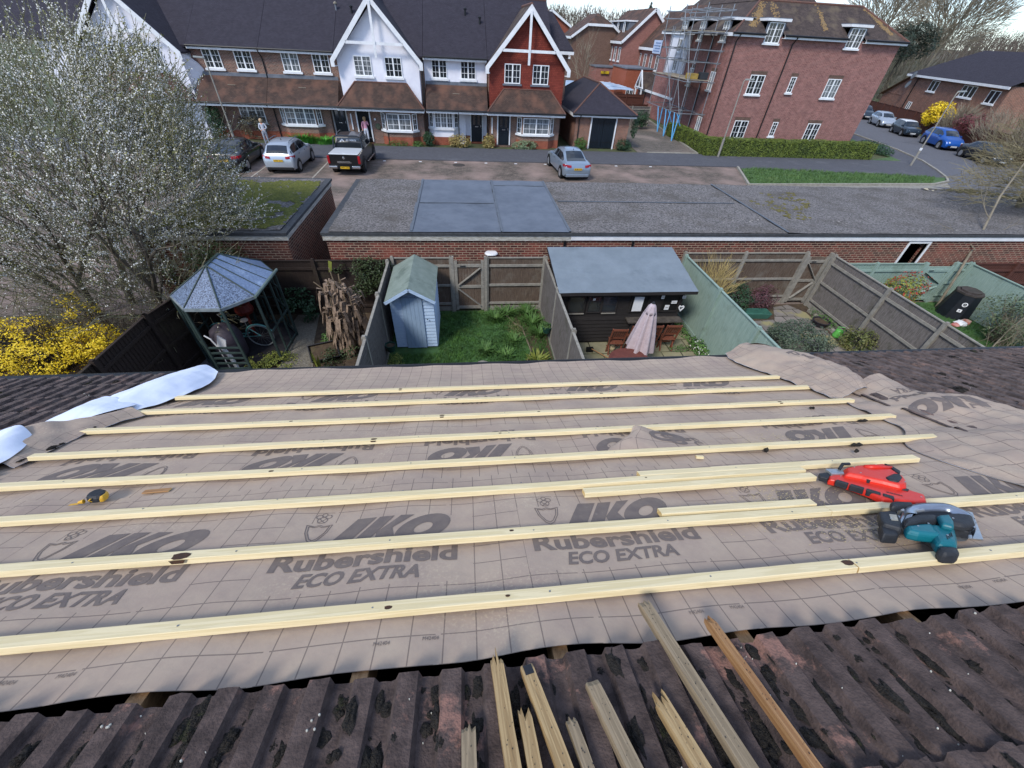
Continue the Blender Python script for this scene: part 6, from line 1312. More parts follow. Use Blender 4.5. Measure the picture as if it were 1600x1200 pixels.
# ================================================================= people
def person(lab, loc, rz, joints, bones, mats_by, hair, group=None):
    """skinned skeleton turned into one continuous mesh; faces take the colour of the nearest bone"""
    me = bpy.data.meshes.new('person'); names = list(joints); me.from_pydata([joints[k][0] for k in names], [(names.index(a), names.index(b)) for a, b in bones], [])
    o = bpy.data.objects.new('person', me); COL.objects.link(o); sk = o.modifiers.new('skin', 'SKIN'); sub = o.modifiers.new('sub', 'SUBSURF'); sub.levels = 2
    for i, k in enumerate(names): me.skin_vertices[0].data[i].radius = joints[k][1]
    me.skin_vertices[0].data[names.index('pelvis')].use_root = True
    dg = bpy.context.evaluated_depsgraph_get(); m2 = bpy.data.meshes.new_from_object(o.evaluated_get(dg)); bpy.data.objects.remove(o)
    ml = []; m2.materials.clear()
    for k in mats_by: m2.materials.append(mats_by[k]); ml.append(k)
    seg = [(Vector(joints[a][0]), Vector(joints[b][0]), joints[b][2]) for a, b in bones]
    for p in m2.polygons:
        c = p.center; best = None
        for a, b, mk in seg:
            ab = b - a; tt = max(0, min(1, (c - a).dot(ab) / max(ab.length_squared, 1e-9))); d = (c - (a + ab * tt)).length
            if best is None or d < best[0]: best = (d, mk)
        p.material_index = ml.index(best[1]); p.use_smooth = True
    o = bpy.data.objects.new('person', m2); COL.objects.link(o); o.location = loc; o.rotation_euler.z = R(rz); tag(o, lab, 'person', group)
    h = MB(); hp = Vector(joints['head'][0])
    h.lathe((hp.x, hp.y - .02, hp.z - .13), [(.07, 0), (.105, .06), (.115, .13), (.105, .2), (.06, .25), (.01, .265)], 14); h.v = [(x, y + .03, z) for x, y, z in h.v]
    ho = h.build('hair', hair, None, smooth=True); ho.parent = o
    return o
SKIN = mat('skin', '#c08a70', rough=.6)
def skeleton(top, legs, shoe, armL, armR, female=True, lean=0):
    J = {'pelvis': ((0, 0, .92), (.15, .11), legs), 'spine': ((0, 0, 1.08), (.125, .09), top), 'chest': ((0, .0, 1.27), (.155, .105), top), 'neck': ((0, .01, 1.42), (.05, .05), SKN), 'neck2': ((0, .0, 1.47), (.05, .05), SKN), 'head': ((0, -.015, 1.55), (.078, .09), SKN), 'crown': ((0, .0, 1.64), (.06, .07), SKN)}
    B = [('pelvis', 'spine'), ('spine', 'chest'), ('chest', 'neck'), ('neck', 'neck2'), ('neck2', 'head'), ('head', 'crown')]
    for s, sg in (('L', -1), ('R', 1)):
        J['hip' + s] = ((sg * .09, 0, .84), (.095, .095), legs); J['knee' + s] = ((sg * .10, -.01, .48), (.062, .065), legs); J['ank' + s] = ((sg * .11, .02, .10), (.042, .045), legs); J['toe' + s] = ((sg * .12, -.11, .04), (.04, .03), shoe)
        B += [('pelvis', 'hip' + s), ('hip' + s, 'knee' + s), ('knee' + s, 'ank' + s), ('ank' + s, 'toe' + s)]
        el, ha = (armL if sg < 0 else armR); J['sh' + s] = ((sg * .165, 0, 1.36), (.055, .055), top); J['el' + s] = (el, (.042, .042), top); J['wr' + s] = (tuple(Vector(el).lerp(Vector(ha), .85)), (.028, .028), top); J['ha' + s] = (ha, (.034, .02), SKN)
        B += [('chest', 'sh' + s), ('sh' + s, 'el' + s), ('el' + s, 'wr' + s), ('wr' + s, 'ha' + s)]
        d = (Vector(ha) - Vector(el)).normalized(); si = d.cross(Vector((0, 1, 0))).normalized() if abs(d.y) < .9 else Vector((1, 0, 0))
        for q in range(4): J[f'f{q}' + s] = (tuple(Vector(ha) + d * (.075 - .008 * abs(q - 1.5)) + si * (q - 1.5) * .019 + Vector((0, -.012, 0))), (.008, .008), SKN); B.append(('ha' + s, f'f{q}' + s))
        J['th' + s] = (tuple(Vector(ha) + d * .03 - si * .045), (.009, .009), SKN); B.append(('ha' + s, 'th' + s))
    return J, B
SKN = 'skin'
PINK = mat('pink knit', '#c995a8', '#bb8499', 20, .9); WTR = mat('white trousers', '#c9ccd6', '#bcc0cc', 10, .9)
MBY = {'top': PINK, 'legs': WTR, 'shoe': WHITE, 'skin': SKIN}
J, B = skeleton('top', 'legs', 'shoe', ((-.24, -.02, 1.1), (-.22, -.12, .86)), ((.25, -.05, 1.14), (.06, -.16, 1.42)))
person('person in pink top and white trousers in the open doorway, one hand at the face', (-7.2, 36.05, .1), 5, J, B, MBY, mat('blonde hair', '#a58a68', '#8d7252', 30, .8))
J, B = skeleton('top', 'legs', 'shoe', ((-.23, -.05, 1.12), (-.1, -.2, 1.0)), ((.26, -.06, 1.13), (.12, -.22, 1.05)))
person('person in white top with blonde hair standing behind the black and silver cars', (-14.0, 34.6, .0), 10, J, B, {'top': mat('white top', '#c2c6cf', '#a8adb8', 20, .9), 'legs': mat('grey trousers', '#8f939c', rough=.9), 'shoe': BLACK, 'skin': SKIN}, mat('light blonde hair', '#b9a084', '#9d8466', 30, .8))
mb = MB(); mb.tube([(-14.16, 34.47, 1.40), (-14.0, 34.42, 1.2), (-13.86, 34.45, 1.0)], .025, 6)
# ================================================================= things in the gardens
def at_pts(cx, cy, r, n=8, rot=0): return [(cx + r * math.cos(rot + 6.2832 * k / n), cy + r * math.sin(rot + 6.2832 * k / n)) for k in range(n)]
# blue shed
SHB = mat('pale blue painted boards', '#9fb8d6', '#b3c8e0', 6, .8, .2, stretch=(1, 1, 4)); SHD = mat('pale blue door', '#93abc6', '#8299b3', 9, .8, .2, stretch=(9, 9, .7)); SHR = mat('green grey shed felt', '#6d7a72', '#7c8880', 5, .95, .4, bscale=70, c3='#59665e', s3=1.5)
t = thing('garden_shed', (-1.47, 9.5, 0), 'pale blue wooden shed with a grey green felt roof and narrow closed door', 'shed')
x0, x1, y0, y1, ev_, ap = -2.06, -.92, 9.5, 11.15, 1.68, 2.02
mb = MB(); mb.prism([(x0, y0 + .02, 0.05), (x1, y0 + .02, .05), (x1, y0 + .02, ev_), ((x0 + x1) / 2, y0 + .02, ap), (x0, y0 + .02, ev_)], (0, y1 - y0, 0)); mb.build('wall', SHB, t)
mb = MB(); sd_ = MB(); z = .06; xm = (x0 + x1) / 2
while z < ev_ - .02:
    for a, b in ((x0, xm - .27), (xm + .27, x1)):
        i = [mb.p(a, y0 + .018, z + .1), mb.p(b, y0 + .018, z + .1), mb.p(b, y0 - .004, z), mb.p(a, y0 - .004, z)]; mb.face(i); i = [mb.p(a, y0 - .004, z), mb.p(b, y0 - .004, z), mb.p(b, y0 + .018, z - .0), mb.p(a, y0 + .018, z - .0)]; mb.face(i)
    i = [sd_.p(x1 + .002, y0, z + .1), sd_.p(x1 + .002, y1, z + .1), sd_.p(x1 + .022, y1, z), sd_.p(x1 + .022, y0, z)]; sd_.face(i); z += .105
mb.build('cladding', SHB, t, recalc=False); sd_.build('side_cladding', SHB, t, recalc=False)
mb = MB()
for k in range(5): mb.box(xm - .27 + k * .108 + .003, xm - .27 + (k + 1) * .108 - .001, y0 - .03, y0 - .005, .04, ev_ - .02)
mb.build('door', SHD, t)
for sg in (-1, 1):
    xe = xm + sg * (.5 * (x1 - x0) + .07); ze = ev_ - .07 * (ap - ev_) / (.5 * (x1 - x0))
    mb = MB(); mb.prism([(xm, y0 - .28, ap + .03), (xe, y0 - .28, ze + .03), (xe, y1 + .08, ze + .03), (xm, y1 + .08, ap + .03)], (0, 0, .025)); mb.build('roof', SHR, t)
    mb = MB(); mb.bar((xm, y0 - .28, ap - .005), (xe, y0 - .28, ze - .005), .02, .08); mb.build('barge_board', SHB, t)
mb = MB(); mb.lathe((x1 - .2, y0 - .04, 1.0), [(.012, 0), (.02, .02), (.002, .03)], 8, (0, -1, 0)); mb.build('door_knob', BLACK, t)
# black shed bar
SK = mat('black stained boards', '#1e1b1b', '#2b2828', 7, .85, .3, stretch=(.6, .6, 9), c3='#4a463f', s3=2.4, t3=(.66, .8)); SF = mat('blue grey shed felt', '#69747d', '#747f88', 2, .85, .15, bscale=40, c3='#606b74', s3=.9)
t = thing('black_shed', (4.3, 9.5, 0), 'wide black garden shed bar with a flat blue grey felt roof and a serving shelf', 'shed')
mb = MB(); mb.prism([(2.62, 9.55, .03), (2.62, 11.3, .03), (2.62, 11.3, 2.12), (2.62, 9.55, 1.8)], (3.52, 0, 0)); mb.build('wall', SK, t)
mb = MB(); z = .08
while z < .86:
    i = [mb.p(2.62, 9.548, z + .12), mb.p(6.14, 9.548, z + .12), mb.p(6.14, 9.525, z), mb.p(2.62, 9.525, z)]; mb.face(i); i = [mb.p(2.62, 9.525, z), mb.p(6.14, 9.525, z), mb.p(6.14, 9.548, z), mb.p(2.62, 9.548, z)]; mb.face(i); z += .122
mb.build('cladding', SK, t, recalc=False)
mb = MB(); mb.grid(lambda u, v: (u, v, 1.85 + (v - 9.3) * .168 + .008 * noise.noise(Vector((u * 2, v * 2, 3))) + (.012 if abs(v - 10.05) < .05 or abs(v - 10.75) < .05 else 0)), lin(2.42, 6.34, 30), lin(9.28, 11.42, 24)); mb.build('roof_felt', SF, t, smooth=True, recalc=False)
mb = MB(); mb.prism([(2.42, 9.28, 1.75), (2.42, 11.42, 2.11), (2.42, 11.42, 2.19), (2.42, 9.28, 1.83)], (3.92, 0, 0)); mb.build('roof_deck', SK, t)
def opn(a, b, z0, z1, m, name='window'):
    mb = MB(); mb.box(a, b, 9.535, 9.545, z0, z1); o = mb.build(name, m, t)
    mb = MB(); mb.box(a - .03, a, 9.51, 9.545, z0 - .03, z1 + .03); mb.box(b, b + .03, 9.51, 9.545, z0 - .03, z1 + .03); mb.box(a, b, 9.51, 9.545, z0 - .03, z0); mb.box(a, b, 9.51, 9.545, z1, z1 + .03); mb.build('frame', SK, o)
VOID = mat('dark interior', '#0a0a0b')
for a, b in ((2.82, 3.25), (3.36, 3.72), (3.78, 4.18)): opn(a, b, 1.1, 1.58, GLASS)
opn(4.62, 5.1, 1.1, 1.6, VOID); opn(5.15, 5.5, 1.1, 1.6, SK); opn(5.55, 6.02, 1.1, 1.6, VOID)
mb = MB(); mb.box(4.66, 4.94, 9.49, 9.5, 1.12, 1.58); mb.build('white_panel', WHITE, t)
mb = MB(); mb.box(2.82, 3.27, 9.50, 9.53, 1.04, 1.075); mb.box(3.78, 4.2, 9.50, 9.53, 1.04, 1.075); mb.build('pale_sill', POSTG, t)
mb = MB(); mb.box(4.55, 6.2, 9.25, 9.53, .86, .90); mb.build('serving_shelf', mat('worn dark shelf', '#3a3531', '#57514a', 6, .8), t); mb = MB(); mb.box(4.7, 4.74, 9.3, 9.53, .6, .86); mb.box(5.9, 5.94, 9.3, 9.53, .6, .86); mb.build('bracket', SK, t)
t2 = t
for i, (a, z, w, h, lb) in enumerate(((3.45, 1.5, .08, .06, 'tiny white card on the left windows of the black shed'), (5.43, 1.52, .09, .1, 'small white card high on the right half of the black shed'), (5.78, 1.36, .16, .09, 'small white sign with a dark line in the right opening of the black shed'), (5.62, 1.16, .13, .15, 'small square white picture low in the right opening of the black shed'), (6.06, 1.52, .1, .09, 'small white lantern at the upper right corner of the black shed'))):
    mb = MB(); mb.box(a, a + w, 9.475, 9.49, z, z + h); o = mb.build('wall_card', WHITE, None); tag(o, lb, 'sign', 'small white signs on the black shed'); mb = MB(); mb.box(a + w * .2, a + w * .8, 9.472, 9.4745, z + h * .45, z + h * .55); o2 = mb.build('writing', mat('card ink', '#6a6a6e'), None); o2.parent = o
mb = MB(); hp = []
for k in range(24):
    a = 6.2832 * k / 24; hp.append((6.12 + .0068 * 16 * math.sin(a) ** 3 * .8, 9.47, 1.22 + .0068 * (13 * math.cos(a) - 5 * math.cos(2 * a) - 2 * math.cos(3 * a) - math.cos(4 * a))))
hin = [(6.12 + (x - 6.12) * .55, y, 1.22 + (z - 1.22) * .55) for x, y, z in hp]
A = [mb.p(*q) for q in hp]; B = [mb.p(*q) for q in hin]; n = 24
for k in range(n): mb.face((A[k], A[(k + 1) % n], B[(k + 1) % n], B[k]))
so_ = mb.build('heart_ornament', WHITE, recalc=False); sm = so_.modifiers.new('thick', 'SOLIDIFY'); sm.thickness = .02; tag(so_, 'white heart shaped ring hung at the right end of the black shed', 'ornament')
# folding chairs
CHW = mat('reddish hardwood', '#7d4a38', '#6a3d2e', 9, .7, .2, stretch=(6, 6, 1))
def chair(cx, cy, rz, lab, first=[None]):
    if first[0] is None:
        t = thing('folding_chair', (0, 0, 0), lab, 'chair', 'wooden folding chairs in front of the black shed')
        for sx in (-.21, .21):
            mb = MB(); mb.bar((sx, -.06, 0), (sx, .14, .92), .03, .045); mb.build('leg', CHW, t); mb = MB(); mb.bar((sx * .86, .12, 0), (sx * .86, -.10, .46), .03, .04); mb.build('leg', CHW, t)
        mb = MB()
        for k in range(7): mb.box(-.19, .19, -.16 + k * .036, -.16 + k * .036 + .028, .44 - k * .012, .456 - k * .012)
        mb.build('seat', CHW, t); mb = MB()
        for k in range(7): x = -.18 + k * .06; mb.bar((x, .02, .56), (x, .15, .88), .034, .014)
        mb.bar((-.2, .16, .9), (.2, .16, .9), .025, .055); mb.bar((-.2, .015, .55), (.2, .015, .55), .025, .045); mb.build('backrest', CHW, t)
        mb = MB(); mb.bar((-.2, -.16, .15), (.2, -.16, .15), .02, .035); mb.build('stretcher', CHW, t); first[0] = t
        t.location = (cx, cy, 0); t.rotation_euler.z = R(rz); return t
    return copy_thing(first[0], (cx, cy, 0), lab, R(rz))
bpy.context.view_layer.update()
chair(4.22, 9.02, 176, 'leftmost reddish wooden folding chair, a little nearer, beneath the dark windows'); chair(4.83, 9.16, 180, 'reddish wooden folding chair just left of the closed parasol')
chair(5.30, 9.16, 180, 'reddish wooden folding chair half hidden by the closed parasol on its right side'); chair(5.86, 9.16, 178, 'rightmost reddish wooden folding chair under the white heart ornament')
mb = MB(); mb.lathe((4.2, 9.2, .0), [(.1, 0), (.13, .08), (.09, .17), (.02, .2)], 12); tag(mb.build('pale_bundle', mat('cream tan mottle', '#b9ac8c', '#8d8168', 9, .9)), 'cream and tan bundle on the ground under the leftmost folding chair', 'pale_bundle')  # unclear pale shape under the chair, modelled as a small bundle
# parasol
t = thing('parasol', (4.62, 8.35, 0), 'closed pale lilac grey parasol with a dark finial, in front of the chairs', 'parasol')
PC = mat('lilac grey canvas', '#a99ca3', '#b8acb2', 7, .85, .2, bscale=30); mb = MB(); n = 32
lay = [(.30, .62), (.27, .9), (.21, 1.3), (.14, 1.7), (.075, 1.98)]; rings = []
for r, z in lay: rings.append([mb.p(4.62 + math.cos(6.2832 * k / n) * r * (1 + (.32 if k % 4 < 2 else -.22)), 8.35 + math.sin(6.2832 * k / n) * r * (1 + (.32 if k % 4 < 2 else -.22)), z + (.05 if k % 4 < 2 and z < .7 else 0)) for k in range(n)])
for a, b in zip(rings, rings[1:]):
    for k in range(n): mb.face((a[k], a[(k + 1) % n], b[(k + 1) % n], b[k]))
mb.build('canopy', PC, t, smooth=True); mb = MB(); mb.lathe((4.62, 8.35, 1.84), [(.15, -.06), (.13, .02), (.075, .16), (.03, .2)], 16); mb.build('vent_cap', PC, t, smooth=True)
mb = MB(); mb.lathe((4.62, 8.35, 2.03), [(.03, 0), (.045, .02), (.03, .05), (.005, .06)], 12); mb.build('finial', BLACK, t); mb = MB(); mb.tube([(4.62, 8.35, 0), (4.62, 8.35, 2.0)], .02, 8); mb.build('pole', GALV, t); mb = MB(); mb.lathe((4.62, 8.35, 0), [(.25, 0), (.25, .05), (.05, .08)], 20); mb.build('base', BLACK, t)
t = thing('garden_table', (4.1, 7.75, 0), 'round red brown garden table under the parasol, mostly hidden by the roof edge', 'table')
mb = MB(); mb.lathe((4.15, 7.75, .68), [(.55, 0), (.56, .015), (.55, .03), (.02, .032)], 32); mb.build('table_top', mat('red brown table', '#6a3b33', '#5a312b', 9, .6), t)
for k in range(4): a = .785 + k * 1.571; mb = MB(); mb.tube([(4.15 + .15 * math.cos(a), 7.75 + .15 * math.sin(a), .68), (4.15 + .4 * math.cos(a), 7.75 + .4 * math.sin(a), 0)], .02, 6); mb.build('leg', CHW, t)
mb = MB(); mb.prism([(3.55, 7.55, .713), (3.95, 7.65, .713), (3.92, 7.85, .713), (3.7, 7.82, .713)], (0, 0, .015)); tag(mb.build('white_tray', WHITE), 'white tray on the left edge of the red brown table', 'tray')
t = thing('garden_broom', (3.6, 8.9, 0), 'garden broom with a wooden handle lying on the slabs before the black shed', 'broom'); mb = MB(); mb.tube([(3.55, 9.1, .12), (4.15, 8.55, .03)], .014, 6); mb.build('handle', ORW, t); mb = MB(); mb.box(3.42, 3.62, 9.08, 9.16, .0, .14); mb.build('head', BLACK, t)
# summerhouse
GF = mat('dark green frame', '#2c3a38', '#354543', 6, .6); GRN = mat('speckled roof glass', '#23293a', '#8093b0', 34, .5, .5, bscale=40, c3='#8595ab', s3=1.6, t3=(.58, .85)); GRN2 = mat('pale roof glass', '#7b8eac', '#5d6f8c', 26, .35, .2, bscale=40, c3='#a0b2cc', s3=2)
t = thing('glazed_summerhouse', (-6.0, 9.5, 0), 'octagonal dark green glazed summerhouse with a speckled glass roof', 'summerhouse')
ring = [(-6.95, 9.1), (-6.38, 8.5), (-5.6, 8.48), (-5.08, 9.05), (-5.05, 10.3), (-5.6, 10.95), (-6.4, 10.97), (-6.95, 10.3)]; rA, rB = (-6.02, 9.35, 2.62), (-6.02, 10.0, 2.62); ez = 2.0
tops = [rA, rA, rA, rA, rB, rB, rB, rB]
for k in range(8):
    a, b = ring[k], ring[(k + 1) % 8]; ta, tb = tops[k], tops[(k + 1) % 8]; mb = MB(); P_ = [(*a, ez), (*b, ez), tb] + ([ta] if ta != tb else []); mb.prism(P_, (0, 0, .012)); mb.build('roof_pane', GRN if k in (0, 1, 2, 7) else GRN2, t)
    mb = MB(); mb.tube([(*a, ez + .02), (ta[0], ta[1], ta[2] + .02)], .018, 6); mb.build('roof_bar', GF, t)
    mb = MB(); mb.bar((*a, ez - .03), (*b, ez - .03), .05, .07); mb.build('eaves_rail', mat('pale gutter edge', '#8d979b', '#717c80', 6, .5) if k in (0, 1, 2) else GF, t)
    mb = MB(); mb.bar((*a, 0), (*a, ez - .05), .05, .05); mb.build('corner_post', GF, t)
for f in (.33, .66):
    a = (ring[3][0], ring[3][1] + (ring[4][1] - ring[3][1]) * f); mb = MB(); mb.tube([(*a, ez + .02), (rA[0], rA[1] + (rB[1] - rA[1]) * f, 2.64)], .014, 6); mb.build('roof_bar', GF, t)
    a = (ring[2][0] + (ring[3][0] - ring[2][0]) * f,) ; 
mb = MB(); mb.tube([rA, rB], .03, 6); mb.build('ridge_bar', GF, t); mb = MB(); mb.tube([(-5.02, 8.95, ez + .02), (-5.0, 10.4, ez + .02)], .035, 8); mb.build('gutter', mat('gutter green', '#66756f', '#55645f', 6, .5), t)
def side(k, rails, mid=1, glass=False):
    a, b = Vector((*ring[k], 0)), Vector((*ring[(k + 1) % 8], 0)); mb = MB()
    for z in rails: mb.bar(a + Vector((0, 0, z)), b + Vector((0, 0, z)), .03, .045)
    mb.build('side_rail', GF, t)
    for q in range(1, mid + 1): c = a.lerp(b, q / (mid + 1)); mb = MB(); mb.bar(c, c + Vector((0, 0, ez - .05)), .035, .04); mb.build('glazing_bar', GF, t)
side(0, [.1, .9], 1); side(1, [.25, .42, .58, .74, .9], 0); side(3, [.1, .9], 2); side(4, [.1, .9, 1.5], 1); side(5, [.1, .9], 1); side(6, [.1, .9], 1); side(7, [.1, .9], 1)
mb = MB(); mb.poly([(*ring[k], .03) for k in range(8)]); mb.build('floor', mat('dark floor', '#1e1d22', '#2a282c', 6, .9), t, recalc=False)
# bicycle
t = thing('bicycle', (-6.1, 9.9, .04), 'mint green step through bicycle with a pale saddle leaning in the summerhouse', 'bicycle'); MINT = mat('mint paint', '#6fb5b0', '#62a6a2', 6, .4); ov = Vector((-5.75, 9.75, .38)); fv = Vector((-6.75, 9.85, .38))
for c in (ov, fv):
    mb = MB(); mb.tube([c + Vector((math.cos(a * .2618) * .33, 0, math.sin(a * .2618) * .33)) for a in range(25)], .018, 6, False); w_ = mb.build('wheel', mat('pale tyre', '#7a8082', rough=.8), t); mb = MB()
    for a in range(14): mb.tube([c, c + Vector((math.cos(a * .449) * .32, 0, math.sin(a * .449) * .32))], .002, 3)
    mb.build('spokes', GALV, w_); mb = MB(); mb.tube([c + Vector((math.cos(.3 + a * .2) * .37, 0, math.sin(.3 + a * .2) * .37)) for a in range(13)], .016, 6); mb.build('mudguard', MINT, t)
bb = Vector((-6.2, 9.8, .32)); hs = Vector((-6.6, 9.85, .85)); st_ = Vector((-6.02, 9.78, .62))
mb = MB(); mb.tube([hs, Vector((-6.5, 9.83, .6)), Vector((-6.3, 9.8, .42)), st_ - Vector((0, 0, .15))], .018, 6); mb.tube([hs - Vector((0, 0, .1)), Vector((-6.45, 9.82, .5)), bb], .018, 6); mb.tube([bb, st_], .016, 6); mb.tube([st_, ov], .012, 6); mb.tube([bb, ov], .012, 6); mb.tube([hs + Vector((.02, 0, .12)), fv], .015, 6); mb.build('frame', MINT, t)
mb = MB(); mb.lathe(st_ + Vector((0, 0, .22)), [(.03, 0), (.1, .02), (.09, .05), (.02, .06)], 12); mb.build('saddle', mat('cream saddle', '#b9aca0', rough=.7), t); mb = MB(); mb.tube([st_, st_ + Vector((0, 0, .22))], .01, 6); mb.build('seat_post', GALV, t)
mb = MB(); mb.tube([hs + Vector((.18, .25, .2)), hs + Vector((.02, .12, .24)), hs + Vector((.02, 0, .2)), hs + Vector((.02, -.12, .24)), hs + Vector((.18, -.25, .2))], .012, 6); mb.build('handlebar', GALV, t)
mb = MB(); mb.lathe((-6.35, 9.3, 0), [(.3, 0), (.36, .2), (.37, .65), (.3, .9), (.16, 1.02), (.02, 1.05)], 24); mb.v = [(x + .03 * noise.noise(Vector((x * 5, y * 5, z * 5))), y, z) for x, y, z in mb.v]; tag(mb.build('barbecue_cover', mat('purple grey cover', '#37323c', '#453f4a', 4, .6, .3), smooth=True), 'dark purple grey domed cover over a barbecue inside the summerhouse', 'barbecue cover')
mb = MB(); mb.prism([(-6.3, 8.72, .75), (-6.1, 8.72, .7), (-6.02, 8.72, .95), (-6.16, 8.72, 1.1)], (0, .03, 0)); mb.tube([(-6.2, 8.75, .72), (-6.14, 8.78, .4), (-6.1, 8.75, .05)], .05, 8); tag(mb.build('white_paddle', WHITE), 'white flat board standing behind the summerhouse railing', 'board')
mb = MB(); mb.tube([(-6.32, 8.78, .72), (-6.4, 8.8, .95), (-6.52, 8.82, 1.05)], .018, 6); mb.tube([(-6.32, 8.78, .72), (-6.3, 8.78, .05)], .012, 6); tag(mb.build('white_hook', WHITE), 'curved white pipe beside the white board in the summerhouse', 'pipe')
mb = MB(); mb.lathe((-6.2, 10.3, .9), [(.2, 0), (.24, .1), (.18, .28), (.02, .3)], 14); mb.v = [(x, y, z - .1) for x, y, z in mb.v]; mb.tube([(-6.2, 10.3, 0), (-6.2, 10.3, .85)], .04, 8); tag(mb.build('red_helmet', mat('dark red cloth', '#6e241c', '#561a14', 8, .6)), 'dark red round object on a stand behind the bicycle', 'helmet')
# trough, pots, bins
def crate(name, lab, cat, c, dims, rz, m, wall=.03, tilt=0, rim=None):
    t = thing(name, (c[0], c[1], c[2]), lab, cat); LOCALS.add(t.name); lx, ly, lz = dims; k = .85; mb = MB()
    o = [(-lx / 2, -ly / 2), (lx / 2, -ly / 2), (lx / 2, ly / 2), (-lx / 2, ly / 2)]; b = [mb.p(x * k, y * k, 0) for x, y in o]; t_ = [mb.p(x, y, lz) for x, y in o]; q = [(x - math.copysign(wall, x), y - math.copysign(wall, y)) for x, y in o]; ti = [mb.p(x, y, lz) for x, y in q]; bi = [mb.p(x * k, y * k, wall) for x, y in q]
    mb.face(b[::-1]); mb.face(bi)
    for i in range(4): j = (i + 1) % 4; mb.face((b[i], b[j], t_[j], t_[i])); mb.face((t_[i], t_[j], ti[j], ti[i])); mb.face((ti[i], ti[j], bi[j], bi[i]))
    mb.build('box', m, t, bevel=.006)
    if rim: mb = MB(); mb.face([mb.p(x * .95, y * .95, lz * .8) for x, y in q]); mb.build('soil', rim, t, recalc=False)
    t.rotation_euler = (R(tilt), 0, R(rz)); return t
crate('plant_trough', 'black plastic trough tipped towards us at the foot of the dried plume plant', 'trough', (-4.0, 9.25, .05), (.75, .5, .3), 20, mat('charcoal plastic', '#1d1c20', rough=.6), tilt=35, rim=SOIL)
crate('plant_trough', 'black trough at the roof edge in front of the summerhouse', 'trough', (-5.55, 8.0, 0), (.9, .35, .3), 2, MC['charcoal plastic'], rim=SOIL)
crate('plant_trough', 'empty dark green trough beside the round evergreen shrub', 'trough', (9.75, 10.85, 0), (1.0, .4, .2), -3, mat('green trough', '#2f5a50', '#3a685c', 6, .6))
def pot(lab, c, r, h, m, fill=SOIL): t = thing('plant_pot', c, lab, 'plant pot'); mb = MB(); mb.lathe(c, [(r * .7, 0), (r * .95, h * .9), (r * 1.05, h * .92), (r * 1.05, h), (r * .9, h), (r * .85, h * .8)], 20); mb.build('pot', m, t); mb = MB(); mb.lathe((c[0], c[1], c[2] + h * .8), [(r * .85, 0), (r * .85, .005), (.01, .02)], 16); mb.build('soil', fill, t); return t
pot('shallow dark round pot with brown rim on the slabs left of the green watering can', (11.75, 10.2, 0), .26, .2, mat('dark pot', '#23232a', '#322e34', 6, .5)); pot('dark green pot fixed low on the grey fence left of the lawn', (-2.12, 8.95, .35), .14, .2, mat('dark green pot', '#163a32', rough=.6)); pot('dark green hanging pot on the grey fence right of the lawn', (2.28, 9.6, .4), .15, .2, MC['dark green pot'])
t = thing('watering_can', (11.95, 9.5, 0), 'bright green plastic watering can on the soil by the grey fence', 'watering can'); LG = mat('bright green plastic', '#5fae52', '#54a048', 6, .4); mb = MB(); mb.lathe((11.9, 9.55, 0), [(.13, 0), (.14, .04), (.11, .22), (.08, .25)], 16); mb.build('body', LG, t); mb = MB(); mb.tube([(12.0, 9.5, .05), (12.2, 9.4, .12), (12.35, 9.34, .2)], [.03, .02, .02], 8); mb.lathe((12.35, 9.34, .2), [(.02, 0), (.05, .03), (.05, .04)], 10, (.8, -.4, .5)); mb.build('spout', LG, t); mb = MB(); mb.tube([(11.8, 9.6, .2), (11.82, 9.6, .34), (11.95, 9.52, .36), (12.02, 9.5, .24)], .012, 6); mb.build('handle', LG, t)
t = thing('compost_bin', (17.4, 10.75, 0), 'black plastic compost bin with a brown lid and two white stickers', 'compost bin'); CB = mat('black bin plastic', '#14181f', '#1b2028', 5, .5); mb = MB()
B_ = at_pts(17.4, 10.75, .5, 8, .39); T_ = at_pts(17.4, 10.75, .38, 8, .39); b = [mb.p(x, y, 0) for x, y in B_]; tt = [mb.p(x, y, .85) for x, y in T_]; mb.face(tt)
for k in range(8): mb.face((b[k], b[(k + 1) % 8], tt[(k + 1) % 8], tt[k]))
mb.build('body', CB, t); mb = MB(); mb.prism([(x, y, .851) for x, y in at_pts(17.4, 10.75, .40, 8, .39)], (0, 0, .06)); mb.prism([(x, y, .912) for x, y in at_pts(17.4, 10.75, .3, 8, .39)], (0, 0, .05)); mb.build('lid', mat('brown lid', '#4a4341', '#3c3735', 5, .6), t)
nf = Vector((-.62, -.75, .2)).normalized(); uu = Vector((.77, -.63, 0)).normalized(); vv = nf.cross(uu)
cc = Vector((17.4, 10.75, .56)) + Vector((-.62, -.75, 0)).normalized() * .415; mb = MB(); A = [mb.p(*(cc + (uu * math.cos(k * .3142) - vv * math.sin(k * .3142)) * .075)) for k in range(20)]; B = [mb.p(*(cc + (uu * math.cos(k * .3142) - vv * math.sin(k * .3142)) * .05)) for k in range(20)]
for k in range(20): mb.face((A[k], A[(k + 1) % 20], B[(k + 1) % 20], B[k]))
for k in range(3): a = k * 2.094; mb.face([mb.p(*(cc + uu * (math.cos(a + d) * r) - vv * (math.sin(a + d) * r))) for d, r in ((0, .04), (.5, .03), (.2, .012), (-.3, .02))])
mb.build('round_sticker', WHITE, t, recalc=False); cc = Vector((17.4, 10.75, .34)) + Vector((-.66, -.72, 0)).normalized() * .452; mb = MB(); mb.face([mb.p(*(cc + uu * a - vv * b)) for a, b in ((-.06, -.05), (.06, -.05), (.06, .05), (-.06, .05))]); mb.build('square_sticker', WHITE, t, recalc=False)
